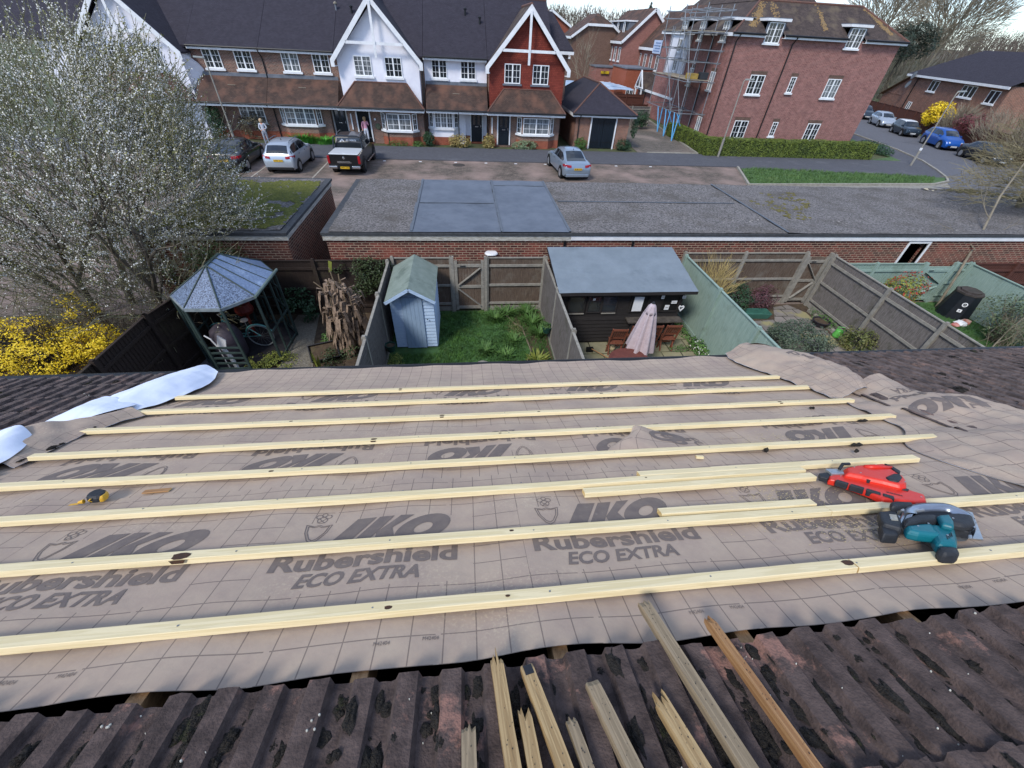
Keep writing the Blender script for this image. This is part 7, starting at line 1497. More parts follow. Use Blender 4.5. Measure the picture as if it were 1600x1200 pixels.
mb = MB(); mb.face([mb.p(*(cc + nf * .004 + uu * a - vv * b)) for a, b in ((-.02, -.02), (.02, -.02), (.02, .02), (-.02, .02))]); mb.build('sticker_mark', LEAD, t, recalc=False)
for i, (x, y, z, r, m, lb, ct) in enumerate(((17.0, 10.05, .0, .15, WHITE, 'crumpled white bag on the grass in front of the compost bin', 'bag'), (16.78, 10.0, 0, .1, mat('pink red bag', '#a8443f', '#c89a94', 9, .5), 'crumpled red and pink packet beside the white bag', 'packet'), (17.35, 10.15, .0, .13, mat('orange bag', '#b0573a', '#c9b8ac', 7, .5), 'crumpled orange and white bag at the foot of the compost bin', 'bag'))):
    mb = MB(); mb.lathe((x, y, z), [(r, 0), (r * 1.1, r * .4), (r * .8, r * .9), (r * .2, r * 1.1)], 14); mb.v = [(a + .06 * noise.noise(Vector((a * 9, b * 9, c * 9))), b + .06 * noise.noise(Vector((b * 9, c * 9, a * 9))), c) for a, b, c in mb.v]; tag(mb.build('crumpled_bag', m, smooth=False), lb, ct)
mb = MB(); mb.lathe((.35, 8.62, 0), [(.2, 0), (.19, .03), (.12, .05), (.01, .05)], 9); tag(mb.build('stone', CONC), 'pale flat stone in the grass at the roof edge', 'stone')
mb = MB(); pts = [(1.15, 11.3), (1.45, 10.6), (1.66, 10.4), (1.78, 9.15), (1.5, 8.4)]
for a, b in zip(pts, pts[1:]): mb.bar((*a, .03), (*b, .03), .02, .07)
tag(mb.build('edging_board', mat('pale edging', '#8a7f6a', '#5f5848', 8, .9)), 'thin pale edging between the lawn and the flower bed', 'edging')
mb = MB()
for a, b in (((12.0, 11.1), (11.95, 9.9)), ((11.95, 9.9), (11.85, 8.6)), ((11.8, 8.5), (11.8, 6.5))): mb.bar((*a, .05), (*b, .05), .1, .1)
tag(mb.build('edging_kerb', KERB), 'pale concrete edging along the foot of the grey fence', 'edging')
# ================================================================= tools on the roof
def pl(name, pts, h0, h1, m, parent, bevel=.006, taper=1.0, sm=False):
    """piece lying on the roof: outline on the slope, from height h0 to h1"""
    cx = sum(p[0] for p in pts) / len(pts); cy = sum(p[1] for p in pts) / len(pts); mb = MB()
    A = [mb.p(*RP(u, s, h0)) for u, s in pts]; M_ = [mb.p(*RP(u, s, h0 + (h1 - h0) * .6)) for u, s in pts]; B = [mb.p(*RP(cx + (u - cx) * taper, cy + (s - cy) * taper, h1)) for u, s in pts]; n = len(pts)
    mb.face(A[::-1]); mb.face(B)
    for X, Y in ((A, M_), (M_, B)):
        for k in range(n): mb.face((X[k], X[(k + 1) % n], Y[(k + 1) % n], Y[k]))
    return mb.build(name, m, parent, bevel=bevel)
RED = mat('orange red plastic', '#cf3020', '#c42a1c', 9, .38, .05); TEAL = mat('teal plastic', '#0f6672', '#0c5a66', 9, .4, .05); TBLK = mat('tool black rubber', '#1e2126', '#2a2d32', 12, .6, .15); STEEL = mat('pressed steel', '#9aa0a6', '#b4b9be', 9, .38, .1, metal=.7)
t = thing('nail_gun', RP(2.0, 1.5, .01), 'orange red nail gun with a black grip lying on its side across the battens', 'nail gun')
sh = lambda pts, c, k: [(c[0] + (u - c[0]) * k, c[1] + (s - c[1]) * k) for u, s in pts]
pl('housing', [(1.949, 1.665), (2.035, 1.682), (2.205, 1.684), (2.185, 1.611), (2.172, 1.568), (2.179, 1.555), (2.15, 1.515), (2.102, 1.474), (2.068, 1.472), (2.022, 1.518), (1.974, 1.553), (1.959, 1.573), (1.904, 1.611)], .038, .085, RED, t, .012, .9)
pl('grip', [(2.054, 1.542), (2.136, 1.57), (2.162, 1.561), (2.143, 1.532), (2.075, 1.492), (2.043, 1.513)], .045, .093, TBLK, t, .008, .92)
pl('end_band', [(2.195, 1.676), (2.208, 1.647), (2.198, 1.588), (2.162, 1.561), (2.168, 1.592), (2.188, 1.642)], .036, .09, TBLK, t, .006, .95)
mg = pl('magazine', [(1.844, 1.641), (1.908, 1.653), (1.968, 1.646), (2.02, 1.596), (2.124, 1.477), (2.157, 1.429), (2.109, 1.382), (2.048, 1.378), (1.981, 1.401), (1.919, 1.418), (1.91, 1.473), (1.875, 1.539), (1.841, 1.585), (1.812, 1.607)], .022, .056, RED, t, .006, .96)
pl('slot', [(2.043, 1.557), (2.077, 1.535), (2.113, 1.468), (2.095, 1.459), (2.042, 1.504), (2.022, 1.542)], .05, .062, TBLK, mg, .002)
pl('latch', [(1.969, 1.585), (1.999, 1.6), (2.042, 1.558), (2.011, 1.543), (1.973, 1.548)], .05, .074, TBLK, mg, .005)
pl('nose', [(1.813, 1.666), (1.871, 1.672), (1.857, 1.641), (1.817, 1.614), (1.79, 1.636)], .028, .055, TBLK, t, .004)
pl('nose_plate', [(1.87, 1.69), (1.95, 1.675), (1.93, 1.63), (1.86, 1.64)], .036, .066, STEEL, t, .003)
for a, b in ((0, .22), (.26, .50), (.54, .78), (.82, 1.0)):
    P0, P1, Q0, Q1 = Vector((1.845, 1.590)), Vector((1.98, 1.425)), Vector((1.826, 1.582)), Vector((1.962, 1.405))
    pts = [P0.lerp(P1, a), P0.lerp(P1, b), Q0.lerp(Q1, b), Q0.lerp(Q1, a)]; pl('rail_pad', [tuple(p) for p in pts], .03, .062, TBLK, mg, .003)
for i, (y0, y1) in enumerate(((1.60, 1.50), (1.58, 1.49))): mb = MB()
def put(vs, fs, u0, s0, ang, h, mb):
    ca, sa = math.cos(R(ang)), math.sin(R(ang))
    for f in fs: mb.face([mb.p(*RP(u0 + vs[i][0] * ca - vs[i][1] * sa, s0 + vs[i][0] * sa + vs[i][1] * ca, h)) for i in f])
mb = MB()
for k in range(9): a = .008 * k; pts = [(1.985 + a * .6, 1.462 - a * .55), (1.989 + a * .6, 1.459 - a * .55), (1.995 + a * .6, 1.468 - a * .55 + .004 * (k % 2)), (1.991 + a * .6, 1.471 - a * .55)]; mb.face([mb.p(*RP(u, s, .0572)) for u, s in pts])
mb.build('magazine_marking', TBLK, mg, recalc=False)
mb = MB()
for k in range(7): a = .012 * k; mb.face([mb.p(*RP(u, s, .0862)) for u, s in ((2.06 + a, 1.655), (2.067 + a, 1.655), (2.071 + a, 1.668 - .003 * (k % 3)), (2.064 + a, 1.668))])
mb.build('housing_marking', WHITE, t, recalc=False)
mb = MB(); mb.tube([RP(1.93, 1.668, .07), RP(1.96, 1.684, .09), RP(2.0, 1.684, .088)], .008, 8); mb.build('hook', TBLK, t)
mb = MB(); mb.tube([RP(2.06, 1.655, .082), RP(2.10, 1.64, .088), RP(2.19, 1.63, .084)], [.012, .014, .01], 8); mb.build('housing_rib', RED, t, smooth=True)

t = thing('circular_saw', RP(1.95, 1.2, .01), 'teal and black cordless circular saw with a silver guard lying on the underlay', 'circular saw')
def ring_plate():
    return [(1.963, 1.386), (2.006, 1.391), (2.275, 1.336), (2.287, 1.325), (2.111, 1.16), (2.01, 1.187), (1.827, 1.232), (1.889, 1.313)]
bp_ = pl('base_plate', ring_plate(), .012, .018, STEEL, t, .001)
for pts in ([(2.12, 1.29), (2.2, 1.28), (2.16, 1.25), (2.1, 1.262)], [(2.06, 1.215), (2.12, 1.21), (2.1, 1.19), (2.05, 1.2)], [(1.95, 1.36), (1.99, 1.365), (1.97, 1.345), (1.94, 1.345)]): pl('plate_slot', pts, .017, .021, TBLK, bp_, .001)
mb = MB(); n = 20; c0 = Vector((2.0, 1.2))
outer = [(1.847, 1.274), (1.903, 1.319), (2.006, 1.332), (2.106, 1.318), (2.127, 1.275), (2.128, 1.233), (2.067, 1.171), (2.025, 1.143)]
O = [spline([(u, s, 0) for u, s in outer], i / 22) for i in range(23)]
A = [mb.p(*RP(q[0], q[1], .03)) for q in O]; B = [mb.p(*RP(q[0], q[1], .078)) for q in O]; C_ = [mb.p(*RP(c0.x + (q[0] - c0.x) * .93, c0.y + (q[1] - c0.y) * .93, .092)) for q in O]; D_ = [mb.p(*RP(c0.x + (q[0] - c0.x) * .74, c0.y + (q[1] - c0.y) * .74, .094)) for q in O]; E_ = [mb.p(*RP(c0.x + (q[0] - c0.x) * .72, c0.y + (q[1] - c0.y) * .72, .06)) for q in O]
for X, Y in ((A, B), (B, C_), (C_, D_), (D_, E_)):
    for k in range(len(O) - 1): mb.face((X[k], X[k + 1], Y[k + 1], Y[k]))
mb.build('blade_guard', mat('guard alloy', '#a4acb8', '#8f98a6', 6, .3, metal=.75), t, smooth=True)
pl('guard_side', [(c0.x + (q[0] - c0.x) * .78, c0.y + (q[1] - c0.y) * .78) for q in O], .03, .066, TBLK, t, .003)
mb = MB(); mb.lathe(RP(2.0, 1.235, .022), [(.08, 0), (.082, .001), (.01, .002)], 28, (0, SA, CA)); mb.build('blade', STEEL, t)
pl('handle', [(1.781, 1.221), (1.859, 1.241), (1.952, 1.232), (1.91, 1.194), (1.837, 1.198), (1.787, 1.191), (1.747, 1.187)], .07, .108, TBLK, t, .01, .85)
pl('handle', [(1.93, 1.215), (1.996, 1.23), (2.044, 1.227), (2.093, 1.208), (2.035, 1.155), (1.974, 1.15), (1.93, 1.175)], .07, .110, TBLK, t, .012, .85)
pl('housing', [(1.759, 1.195), (1.841, 1.198), (1.885, 1.195), (1.84, 1.12), (1.761, 1.143), (1.732, 1.162)], .05, .095, TEAL, t, .01, .88)
pl('motor', [(1.879, 1.207), (1.972, 1.176), (1.905, 1.116), (1.854, 1.074), (1.779, 1.086), (1.817, 1.134)], .03, .092, TEAL, t, .016, .82)
pl('motor_cap', [(1.778, 1.086), (1.851, 1.072), (1.828, 1.048), (1.803, 1.034), (1.747, 1.045), (1.756, 1.067)], .028, .084, TBLK, t, .014, .85)
pl('top_cover', [(1.924, 1.213), (1.982, 1.215), (1.945, 1.168), (1.905, 1.136), (1.879, 1.159)], .09, .118, TEAL, t, .008, .85)
pl('battery', [(1.763, 1.307), (1.845, 1.307), (1.808, 1.248), (1.744, 1.188), (1.698, 1.226), (1.718, 1.258)], .04, .082, TBLK, t, .008, .94)
b_ = pl('battery', [(1.712, 1.25), (1.78, 1.235), (1.715, 1.172), (1.655, 1.185)], .018, .066, TBLK, t, .008, .92)
pl('battery_label', [(1.782, 1.278), (1.808, 1.27), (1.776, 1.234), (1.751, 1.241)], .0815, .0835, mat('grey label', '#a8a598', '#8d8a80', 60, .6), t, 0)
pl('front_grip', [(1.844, 1.333), (1.876, 1.336), (1.943, 1.322), (1.93, 1.309), (1.831, 1.296), (1.816, 1.303)], .075, .105, TBLK, t, .007, .9)
mb = MB(); mb.tube([RP(1.88, 1.31, .05), RP(1.87, 1.30, .085)], .008, 8); mb.tube([RP(1.78, 1.23, .06), RP(1.88, 1.29, .075), RP(1.95, 1.28, .09)], .007, 6); mb.build('guard_lever', STEEL, t)
for u, s in ((2.15, 1.235), (2.18, 1.262)): mb = MB(); mb.tube([RP(u, s, .018), RP(u, s, .045)], [.011, .013], 8); mb.build('clamp_knob', TBLK, t)
t = thing('tape_measure', RP(-1.85, 1.9, 0), 'yellow and black tape measure on the underlay at the left', 'tape measure')
Y2 = mat('tape yellow', '#d8a935', '#c89a2c', 8, .45)
o = [(-1.883, 1.885), (-1.893, 1.915), (-1.885, 1.945), (-1.862, 1.95), (-1.828, 1.935), (-1.805, 1.905), (-1.802, 1.878), (-1.822, 1.868), (-1.855, 1.866)]
pl('case', o, .014, .05, TBLK, t, .007, .85)
pl('yellow_side', [(-1.822, 1.935), (-1.803, 1.905), (-1.799, 1.876), (-1.816, 1.870), (-1.826, 1.9)], .013, .045, Y2, t, .005, .8)
mb = MB(); mb.tube([RP(-1.884, 1.872, .024), RP(-1.905, 1.868, .022)], [.011, .006], 8); mb.build('tape_mouth', Y2, t)
mb = MB(); mb.tube([RP(-1.845, 1.868, .022), RP(-1.853, 1.862, .032), RP(-1.84, 1.862, .042)], .003, 6); mb.build('yellow_ring', Y2, t)
mb = MB(); mb.bar(RP(-1.905, 1.868, .016), RP(-1.945, 1.866, .014), .014, .001, up=(0, SA, CA)); mb.build('blade', Y2, t)

for tn, pts in (('nail_gun', ((2.0, 1.655, .086), (2.15, 1.64, .086), (1.98, 1.60, .086), (2.12, 1.50, .084), (1.90, 1.625, .057), (2.11, 1.41, .057))), ('circular_saw', ((1.80, 1.18, .096), (1.86, 1.19, .096), (1.86, 1.12, .093), (1.92, 1.15, .093), (1.76, 1.25, .084), (1.97, 1.19, .112)))):
    T0 = bpy.data.objects[tn]
    for u, s, h in pts: mb = MB(); mb.tube([RP(u, s, h - .002), RP(u, s, h + .0012)], .0035, 8); mb.build('screw', STEEL, T0)
    if tn == 'circular_saw':
        for k in range(4): mb = MB(); mb.bar(RP(1.835 + k * .012, 1.10 + k * .004, .0925), RP(1.855 + k * .012, 1.12 + k * .004, .0925), .003, .0015, up=(0, SA, CA)); mb.build('motor_vent', TBLK, T0)
# ================================================================= plants
def quad(mb, c, n, s, rg, asp=1.0):
    n = Vector(n).normalized(); u = n.orthogonal().normalized(); w = n.cross(u); a = rg.uniform(0, 6.28); u2 = (u * math.cos(a) + w * math.sin(a)) * s; w2 = n.cross(u2).normalized() * s * asp
    mb.face([mb.p(*(c - u2)), mb.p(*(c - w2 * .6)), mb.p(*(c + u2)), mb.p(*(c + w2 * .6))])
def rv(rg): 
    while True:
        v = Vector((rg.uniform(-1, 1), rg.uniform(-1, 1), rg.uniform(-1, 1)))
        if .01 < v.length < 1: return v
def inell(rg, c, r, hollow=0, gap=0, seed=0, fr=1.0, zmin=-9):
    for _ in range(200):
        v = rv(rg)
        if v.length < hollow or v.z < zmin: continue
        p = Vector((c[0] + v.x * r[0], c[1] + v.y * r[1], c[2] + v.z * r[2]))
        if noise.noise(p * fr + Vector((seed, seed, seed))) < gap: continue
        lim = 1 - .28 * (noise.noise(Vector((v.normalized() * 2.2)) + Vector((seed, 0, 0))) + .3)
        if v.length > lim: continue
        return p, v
    return p, v
def leafmat(name, a, b, c3=None, rough=.6, s3=1.5):
    m = mat(name, a, b, 3.0, rough, c3=c3, s3=s3); return m
def foliage(name, m, c, r, n, s, seed, parent=None, hollow=.3, gap=-.2, fr=2.0, asp=1, zmin=-9, up=.6):
    rg = random.Random(seed); mb = MB()
    for _ in range(n):
        p, v = inell(rg, c, r, hollow, gap, seed, fr, zmin); quad(mb, p, v.normalized() * .5 + rv(rg) * .8 + Vector((0, 0, up)), s * rg.uniform(.6, 1.3), rg, asp)
    o = mb.build(name, m, parent, recalc=False); return o
BARK = mat('grey brown bark', '#5b5348', '#746a5c', 9, .9, .4, stretch=(4, 4, 1)); TWIG = mat('grey twig', '#6f685a', '#857c6c', 5, .9); TWIGO = mat('olive twig', '#77735c', '#8f8a6e', 5, .9); TWIGD = mat('dark twig', '#3d362f', '#4d453b', 5, .9)
def limb(mb, p, d, L_, r, depth, rg, spread=.55, kids=(2, 3), up=.15, tips=None, n=4, shrink=.72, wob=.18, rr=.62):
    pts = [Vector(p)]; d = Vector(d).normalized(); rad = [r]
    for i in range(3):
        d = (d + rv(rg) * wob + Vector((0, 0, up * .3))).normalized(); pts.append(pts[-1] + d * L_ / 3); rad.append(r * (1 - (1 - rr) * (i + 1) / 3))
    mb.tube(pts, rad, n if depth > 1 else 3, False)
    if tips is not None: tips.append((pts[-1], d, depth)); 
    if depth <= 0: return
    for k in range(rg.randint(*kids)):
        nd = (d + rv(rg) * spread * 1.5 + Vector((0, 0, up))).normalized(); limb(mb, pts[-1] if k else pts[-1], nd, L_ * shrink * rg.uniform(.75, 1.15), r * rr * rg.uniform(.8, 1), depth - 1, rg, spread, kids, up, tips, n, shrink, wob, rr)
    if depth > 1:
        nd = (d + rv(rg) * spread * 2).normalized(); limb(mb, pts[2], nd, L_ * shrink * .8, r * rr * .6, depth - 2, rg, spread, kids, up, tips, n, shrink, wob, rr)
def twigs(mb, c, r, n, L_, rad, seed, gap=-.25, fr=.8, dirf=None, hollow=0, out=None, zmin=-9):
    rg = random.Random(seed)
    for _ in range(n):
        p, v = inell(rg, c, r, hollow, gap, seed, fr, zmin); d = (Vector(dirf(p, v)) if dirf else v) + rv(rg) * .55; d.normalize(); l = L_ * rg.uniform(.5, 1.3); q = p + d * l * .5 + rv(rg) * l * .12; e = q + (d + rv(rg) * .3).normalized() * l * .5
        mb.tube([p, q, e], [rad, rad * .75, rad * .4], 3, False)
        if out is not None: out.append((p, q, e))
# ---- blossom tree
t = thing('blossom_tree', (-9.8, 11, 0), 'large white blossoming tree at the left hiding the far white gable', 'tree')
rg = random.Random(3); mb = MB(); tips = []
for bx, by, dx, dy in ((-10.2, 10.6, .1, -.05), (-9.2, 11.1, .35, .1), (-11.2, 11.4, -.3, .1), (-10.6, 12.2, 0, .35), (-8.8, 10.6, .5, -.2)): limb(mb, (bx, by, 0), (dx, dy, 1), 1.7, .11, 4, rg, .42, (2, 3), .12, tips, 6)
mb.build('trunk', BARK, t); segs = []; mb = MB()
CR = ((-10.3, 11.6, 3.7), (4.7, 3.3, 3.35))
twigs(mb, CR[0], CR[1], 5600, .75, .010, 11, gap=-.42, fr=.75, dirf=lambda p, v: v * .7 + Vector((0, 0, .55)), hollow=.25, out=segs)
s4 = []; twigs(mb, (-7.5, 12.0, 5.3), (1.3, 1.5, 1.35), 750, .6, .009, 14, gap=-.35, dirf=lambda p, v: Vector((.4, .1, .7)), out=s4); s2 = []; twigs(mb, (-8.2, 10.2, 1.6), (2.6, 1.7, 1.5), 900, .6, .010, 12, gap=-.3, dirf=lambda p, v: v + Vector((.2, -.3, .5)), out=s2)
s3 = []; twigs(mb, (-7.3, 12.2, 3.6), (1.1, 1.2, 1.7), 520, .55, .010, 13, gap=-.3, dirf=lambda p, v: Vector((.7, .1, .5)), out=s3)
mb.build('branches', TWIGO, t, recalc=False); BLS = mat('white blossom', '#c2c1b8', '#dedddA', 9, .7, c3='#a5a592', s3=3); LVO = mat('olive young leaf', '#6b6d3a', '#858550', 4, .7, c3='#555a35', s3=1.5)
mb = MB(); mb2 = MB()
for (p, q, e) in segs + s3 + s4:
    dens = noise.noise(p * .55 + Vector((7, 1, 2))); k = 27 if dens > 0 else 20
    if p.z < 2.2: k = 5
    for _ in range(k):
        f = rg.random(); c = (p.lerp(q, f * 2) if f < .5 else q.lerp(e, f * 2 - 1)) + rv(rg) * .035
        if rg.random() < (.72 if dens > -.05 else .5): quad(mb, c, rv(rg) + Vector((0, -.5, .5)), rg.uniform(.009, .022), rg, 1.3)
        else: quad(mb2, c, rv(rg) + Vector((0, 0, .4)), rg.uniform(.016, .034), rg, .8)
for (p, q, e) in s2:
    for _ in range(2): quad(mb if rg.random() < .4 else mb2, p.lerp(e, rg.random()) + rv(rg) * .04, rv(rg) + Vector((0, 0, .5)), rg.uniform(.012, .024), rg)
mb.build('blossom', BLS, t, recalc=False); mb2.build('leaves', LVO, t, recalc=False)
tag(foliage('evergreen_bush', leafmat('dark bush leaf', '#33401f', '#4a5a2c', '#26301a'), (-6.9, 11.0, 1.6), (1.2, 1.1, 1.0), 4200, .035, 21, gap=-.1), 'dark green leafy bush between the blossom tree and the summerhouse', 'bush')
# bare brushwood under the tree
mb = MB(); rg = random.Random(9)
for k in range(90):
    b = Vector((rg.uniform(-12.5, -7.8), rg.uniform(9.3, 10.6), rg.uniform(0, .3))); d = rv(rg) * .9 + Vector((0, -.2, .8)); limb(mb, b, d, rg.uniform(.5, .9), .013, 2, rg, .7, (2, 3), .0, None, 3, .75, .45)
tag(mb.build('bare_brushwood', TWIG, recalc=False), 'tangle of bare pale grey stems below the blossom tree', 'bush')
def flowering(name, lab, cat, c, r, n, s, m, stem_m, seed, base, stems=14, gap=-.15, h=None, extra=None, leaf=None, zmin=-9, srad=.01, hollow=.0, fr=2.0):
    t = thing(name, (base[0], base[1], base[2] if len(base) > 2 else 0), lab, cat); rg = random.Random(seed); mb = MB()
    for _ in range(stems):
        p, v = inell(rg, c, r, .4); b = Vector((base[0] + rg.uniform(-.2, .2) * r[0], base[1] + rg.uniform(-.2, .2) * r[1], base[2] if len(base) > 2 else 0)); m_ = b.lerp(p, .5) + Vector((0, 0, .12 * r[2])); mb.tube([b, m_, p], [srad * 1.6, srad, srad * .4], 4, False)
    mb.build('stems', stem_m, t, recalc=False); foliage('flowers' if leaf else 'foliage', m, c, r, n, s, seed, t, hollow=hollow, gap=gap, zmin=zmin, fr=fr)
    if leaf: foliage('leaves', leaf[0], c, r, leaf[1], s * 1.2, seed + 1, t, hollow=hollow, gap=gap, zmin=zmin)
    return t
YEL = mat('yellow flowers', '#d9b812', '#e8cf2c', 9, .6, c3='#b08f10', s3=4)
t = flowering('forsythia', 'bright yellow flowering forsythia at the left edge beyond the roof', 'bush', (-10.7, 8.9, .75), (2.1, 1.1, .75), 9500, .025, YEL, TWIGD, 31, (-10.6, 9.0, 0), 90, gap=-.02, fr=3.2)
foliage('flowers', YEL, (-8.9, 8.75, .95), (.85, .55, .55), 2600, .024, 32, t, gap=0, fr=3.5); foliage('flowers', YEL, (-9.5, 9.5, 1.5), (.5, .3, .5), 500, .024, 33, t, gap=.05, fr=3.5); mb = MB(); twigs(mb, (-9.3, 8.9, .9), (1.1, .6, .8), 160, .6, .008, 34, dirf=lambda p, v: Vector((.2, -.1, .8))); mb.build('stems', TWIGD, t, recalc=False)
mb = MB(); mb.box(-13.2, -11.9, 8.8, 9.8, 0, .9); tag(mb.build('blue_water_butt', mat('blue grey plastic', '#6d86a4', '#5c7492', 4, .5), bevel=.05), 'blue grey box behind the yellow forsythia at the left edge', 'box')
# garden one
IVY = leafmat('ivy leaf', '#26351c', '#3c4a26', '#1c2816'); DG = leafmat('dark evergreen leaf', '#1f3a24', '#2f4e30', '#182c1c'); MG = leafmat('mid green leaf', '#3a5a28', '#557638', '#2d4820'); YG = leafmat('yellow green leaf', '#6a7430', '#8b9040', '#4c5a26')
def bush(lab, c, r, n, s, m, seed, cat='bush', name='garden_bush', **k):
    o = foliage(name, m, c, r, n, s, seed, None, **k); return tag(o, lab, cat)
bush('ivy and stems hanging over the back fence behind the dried plume plant', (-3.0, 11.35, 1.3), (1.1, .25, .75), 2300, .032, IVY, 41, gap=-.05); bush('leafy dark evergreen plant beside the right corner of the summerhouse', (-5.0, 11.0, .6), (.55, .4, .6), 700, .045, DG, 42)
bush('low weeds with yellow tips in front of the summerhouse', (-5.25, 8.95, .08), (.75, .45, .2), 1300, .025, YG, 43, cat='weeds', zmin=-.2); bush('dark tangled undergrowth at the foot of the plume plant', (-3.3, 8.9, .15), (.8, .5, .35), 1300, .03, IVY, 44, cat='undergrowth')
bush('green weeds beside the gravel path at the foot of the plume plant', (-4.0, 9.9, .15), (.25, .4, .25), 350, .03, MG, 45, cat='weeds')
t = thing('dried_plume_plant', (-3.35, 9.6, 0), 'tall clump of dead brown drooping leaves beside the grey fence', 'plant'); rg = random.Random(6); DRY = mat('dead brown leaf', '#6f5f50', '#978270', 14, .85, c3='#4b3e34', s3=8, t3=(.5, .7)); st_m = MB(); lf = MB()
for k in range(48):
    a = rg.uniform(0, 6.28); r0 = rg.uniform(0, .42); b = Vector((-3.32 + math.cos(a) * r0, 9.6 + math.sin(a) * r0, 0)); tp = b + Vector((rg.uniform(-.2, .2), rg.uniform(-.15, .15), rg.uniform(1.5, 2.15))); st_m.tube([b, b.lerp(tp, .5) + rv(rg) * .05, tp], [.02, .016, .01], 5, False)
    for _ in range(26):
        f = rg.uniform(.15, 1); p = b.lerp(tp, f); an = rg.uniform(0, 6.28); o_ = Vector((math.cos(an), math.sin(an), 0)); l = rg.uniform(.25, .55); w = rg.uniform(.018, .05); q1 = p + o_ * l * .32 + Vector((0, 0, .04)); q2 = p + o_ * l * .48 + Vector((0, 0, -l * .55)); q3 = q2 + Vector((rg.uniform(-.04, .04), rg.uniform(-.04, .04), -l * .4)); sd = Vector((-o_.y, o_.x, 0)) * w
        i = [lf.p(*(p - sd * .4)), lf.p(*(p + sd * .4)), lf.p(*(q1 + sd)), lf.p(*(q1 - sd)), lf.p(*(q2 + sd * .9)), lf.p(*(q2 - sd * .9)), lf.p(*q3)]; lf.face((i[0], i[1], i[2], i[3])); lf.face((i[3], i[2], i[4], i[5])); lf.face((i[5], i[4], i[6]))
for dx, dy, h in ((-.55, .1, 2.0), (-.1, .3, 2.35), (.1, .2, 2.2)):
    b = Vector((-3.35, 9.7, 1.2)); st_m.tube([b, b + Vector((dx * .5, dy * .3, .5)), Vector((-3.35 + dx, 9.7 + dy * .3, h))], [.02, .015, .012], 5)
st_m.build('stems', mat('dead stem', '#8b7a62', '#75654f', 9, .85), t, recalc=False); lf.build('leaves', DRY, t, recalc=False)
mb = MB(); mb.poly([(-3.5, 9.85, 2.2), (-3.42, 9.85, 2.25), (-3.36, 9.85, 2.48), (-3.44, 9.85, 2.52)]); mb.build('green_leaf', YG, t, recalc=False)
def blades(lab, c, n, h, w, m, seed, lean=.2, rad=.1, cat='plant', name='leafy_plant', group=None):
    rg = random.Random(seed); mb = MB()
    for _ in range(n):
        a = rg.uniform(0, 6.28); o_ = Vector((math.cos(a), math.sin(a), 0)); b = Vector(c) + o_ * rg.uniform(0, rad); hh = h * rg.uniform(.5, 1.1); s_ = Vector((-o_.y, o_.x, 0)) * w; m_ = b + o_ * hh * lean * .5 + Vector((0, 0, hh * .65)); e = b + o_ * hh * lean * 1.4 + Vector((0, 0, hh))
        i = [mb.p(*(b - s_)), mb.p(*(b + s_)), mb.p(*(m_ + s_)), mb.p(*(m_ - s_)), mb.p(*e)]; mb.face((i[0], i[1], i[2], i[3])); mb.face((i[3], i[2], i[4]))
    return tag(mb.build(name, m, recalc=False), lab, cat, group)
blades('upright yellow green iris leaves at the roof edge beside the tipped trough', (-4.0, 8.6, 0), 12, .55, .02, YG, 51, .1, .08)
# lawn garden
LP = 'broad leaved plants round the small lawn'
for i, (x, y, h, r, lb) in enumerate(((.85, 10.9, .4, .25, 'broad leaved green clump by the right gate post'), (1.25, 11.2, .4, .25, 'leafy green clump against the back fence, behind the first clump'), (2.0, 10.6, .45, .25, 'tall leafy green clump in the corner bed by the grey fence'), (1.9, 11.2, .4, .2, 'leafy green clump in the far right corner of the lawn garden'), (.45, 9.2, .3, .2, 'broad leaved clump standing alone in the middle of the lawn'), (1.0, 9.0, .2, .3, 'low leafy clump at the near right of the lawn'), (2.15, 10.0, .4, .2, 'leafy clump in the bed above the hanging pot'), (1.9, 8.7, .3, .25, 'pale green leafy clump low at the grey fence by the roof edge'), (1.35, 9.7, .2, .3, 'sprawling leafy weeds by the pale edging'))): blades(lb, (x, y, 0), 110, h * .75, .016, [MG, YG][i in (7,)], 60 + i, .7, r, group=LP)
bush('brown dried twiggy weeds in the middle of the flower bed', (1.55, 10.3, .1), (.45, .5, .2), 700, .018, mat('straw', '#7a6a4c', '#8d7d5c', 9, .9), 71, cat='weeds', asp=.3); bush('brown and green tangle under the green pot at the left fence', (-2.0, 8.6, .15), (.25, .45, .3), 600, .02, YG, 72, cat='weeds'); bush('trailing plant in the green hanging pot on the grey fence', (2.25, 9.6, .63), (.16, .16, .12), 180, .025, MG, 73, cat='plant')
# patio
WF = mat('white flowers', '#d8d8d2', '#c8c8c0', 9, .7)
flowering('white_flower_clump', 'white flowering clump at the foot of the sage green fence', 'flowers', (6.85, 9.0, .15), (.25, .55, .2), 90, .035, WF, TWIG, 74, (6.85, 9.0), 4, leaf=(MG, 500), gap=-1)
bush('strip of low green weeds along the sage green fence', (6.8, 10.1, .06), (.2, .7, .14), 420, .03, MG, 75, cat='weeds', gap=-1); bush('green weeds by the rightmost folding chair', (6.3, 9.05, .06), (.4, .15, .14), 260, .025, MG, 76, cat='weeds', gap=-1)
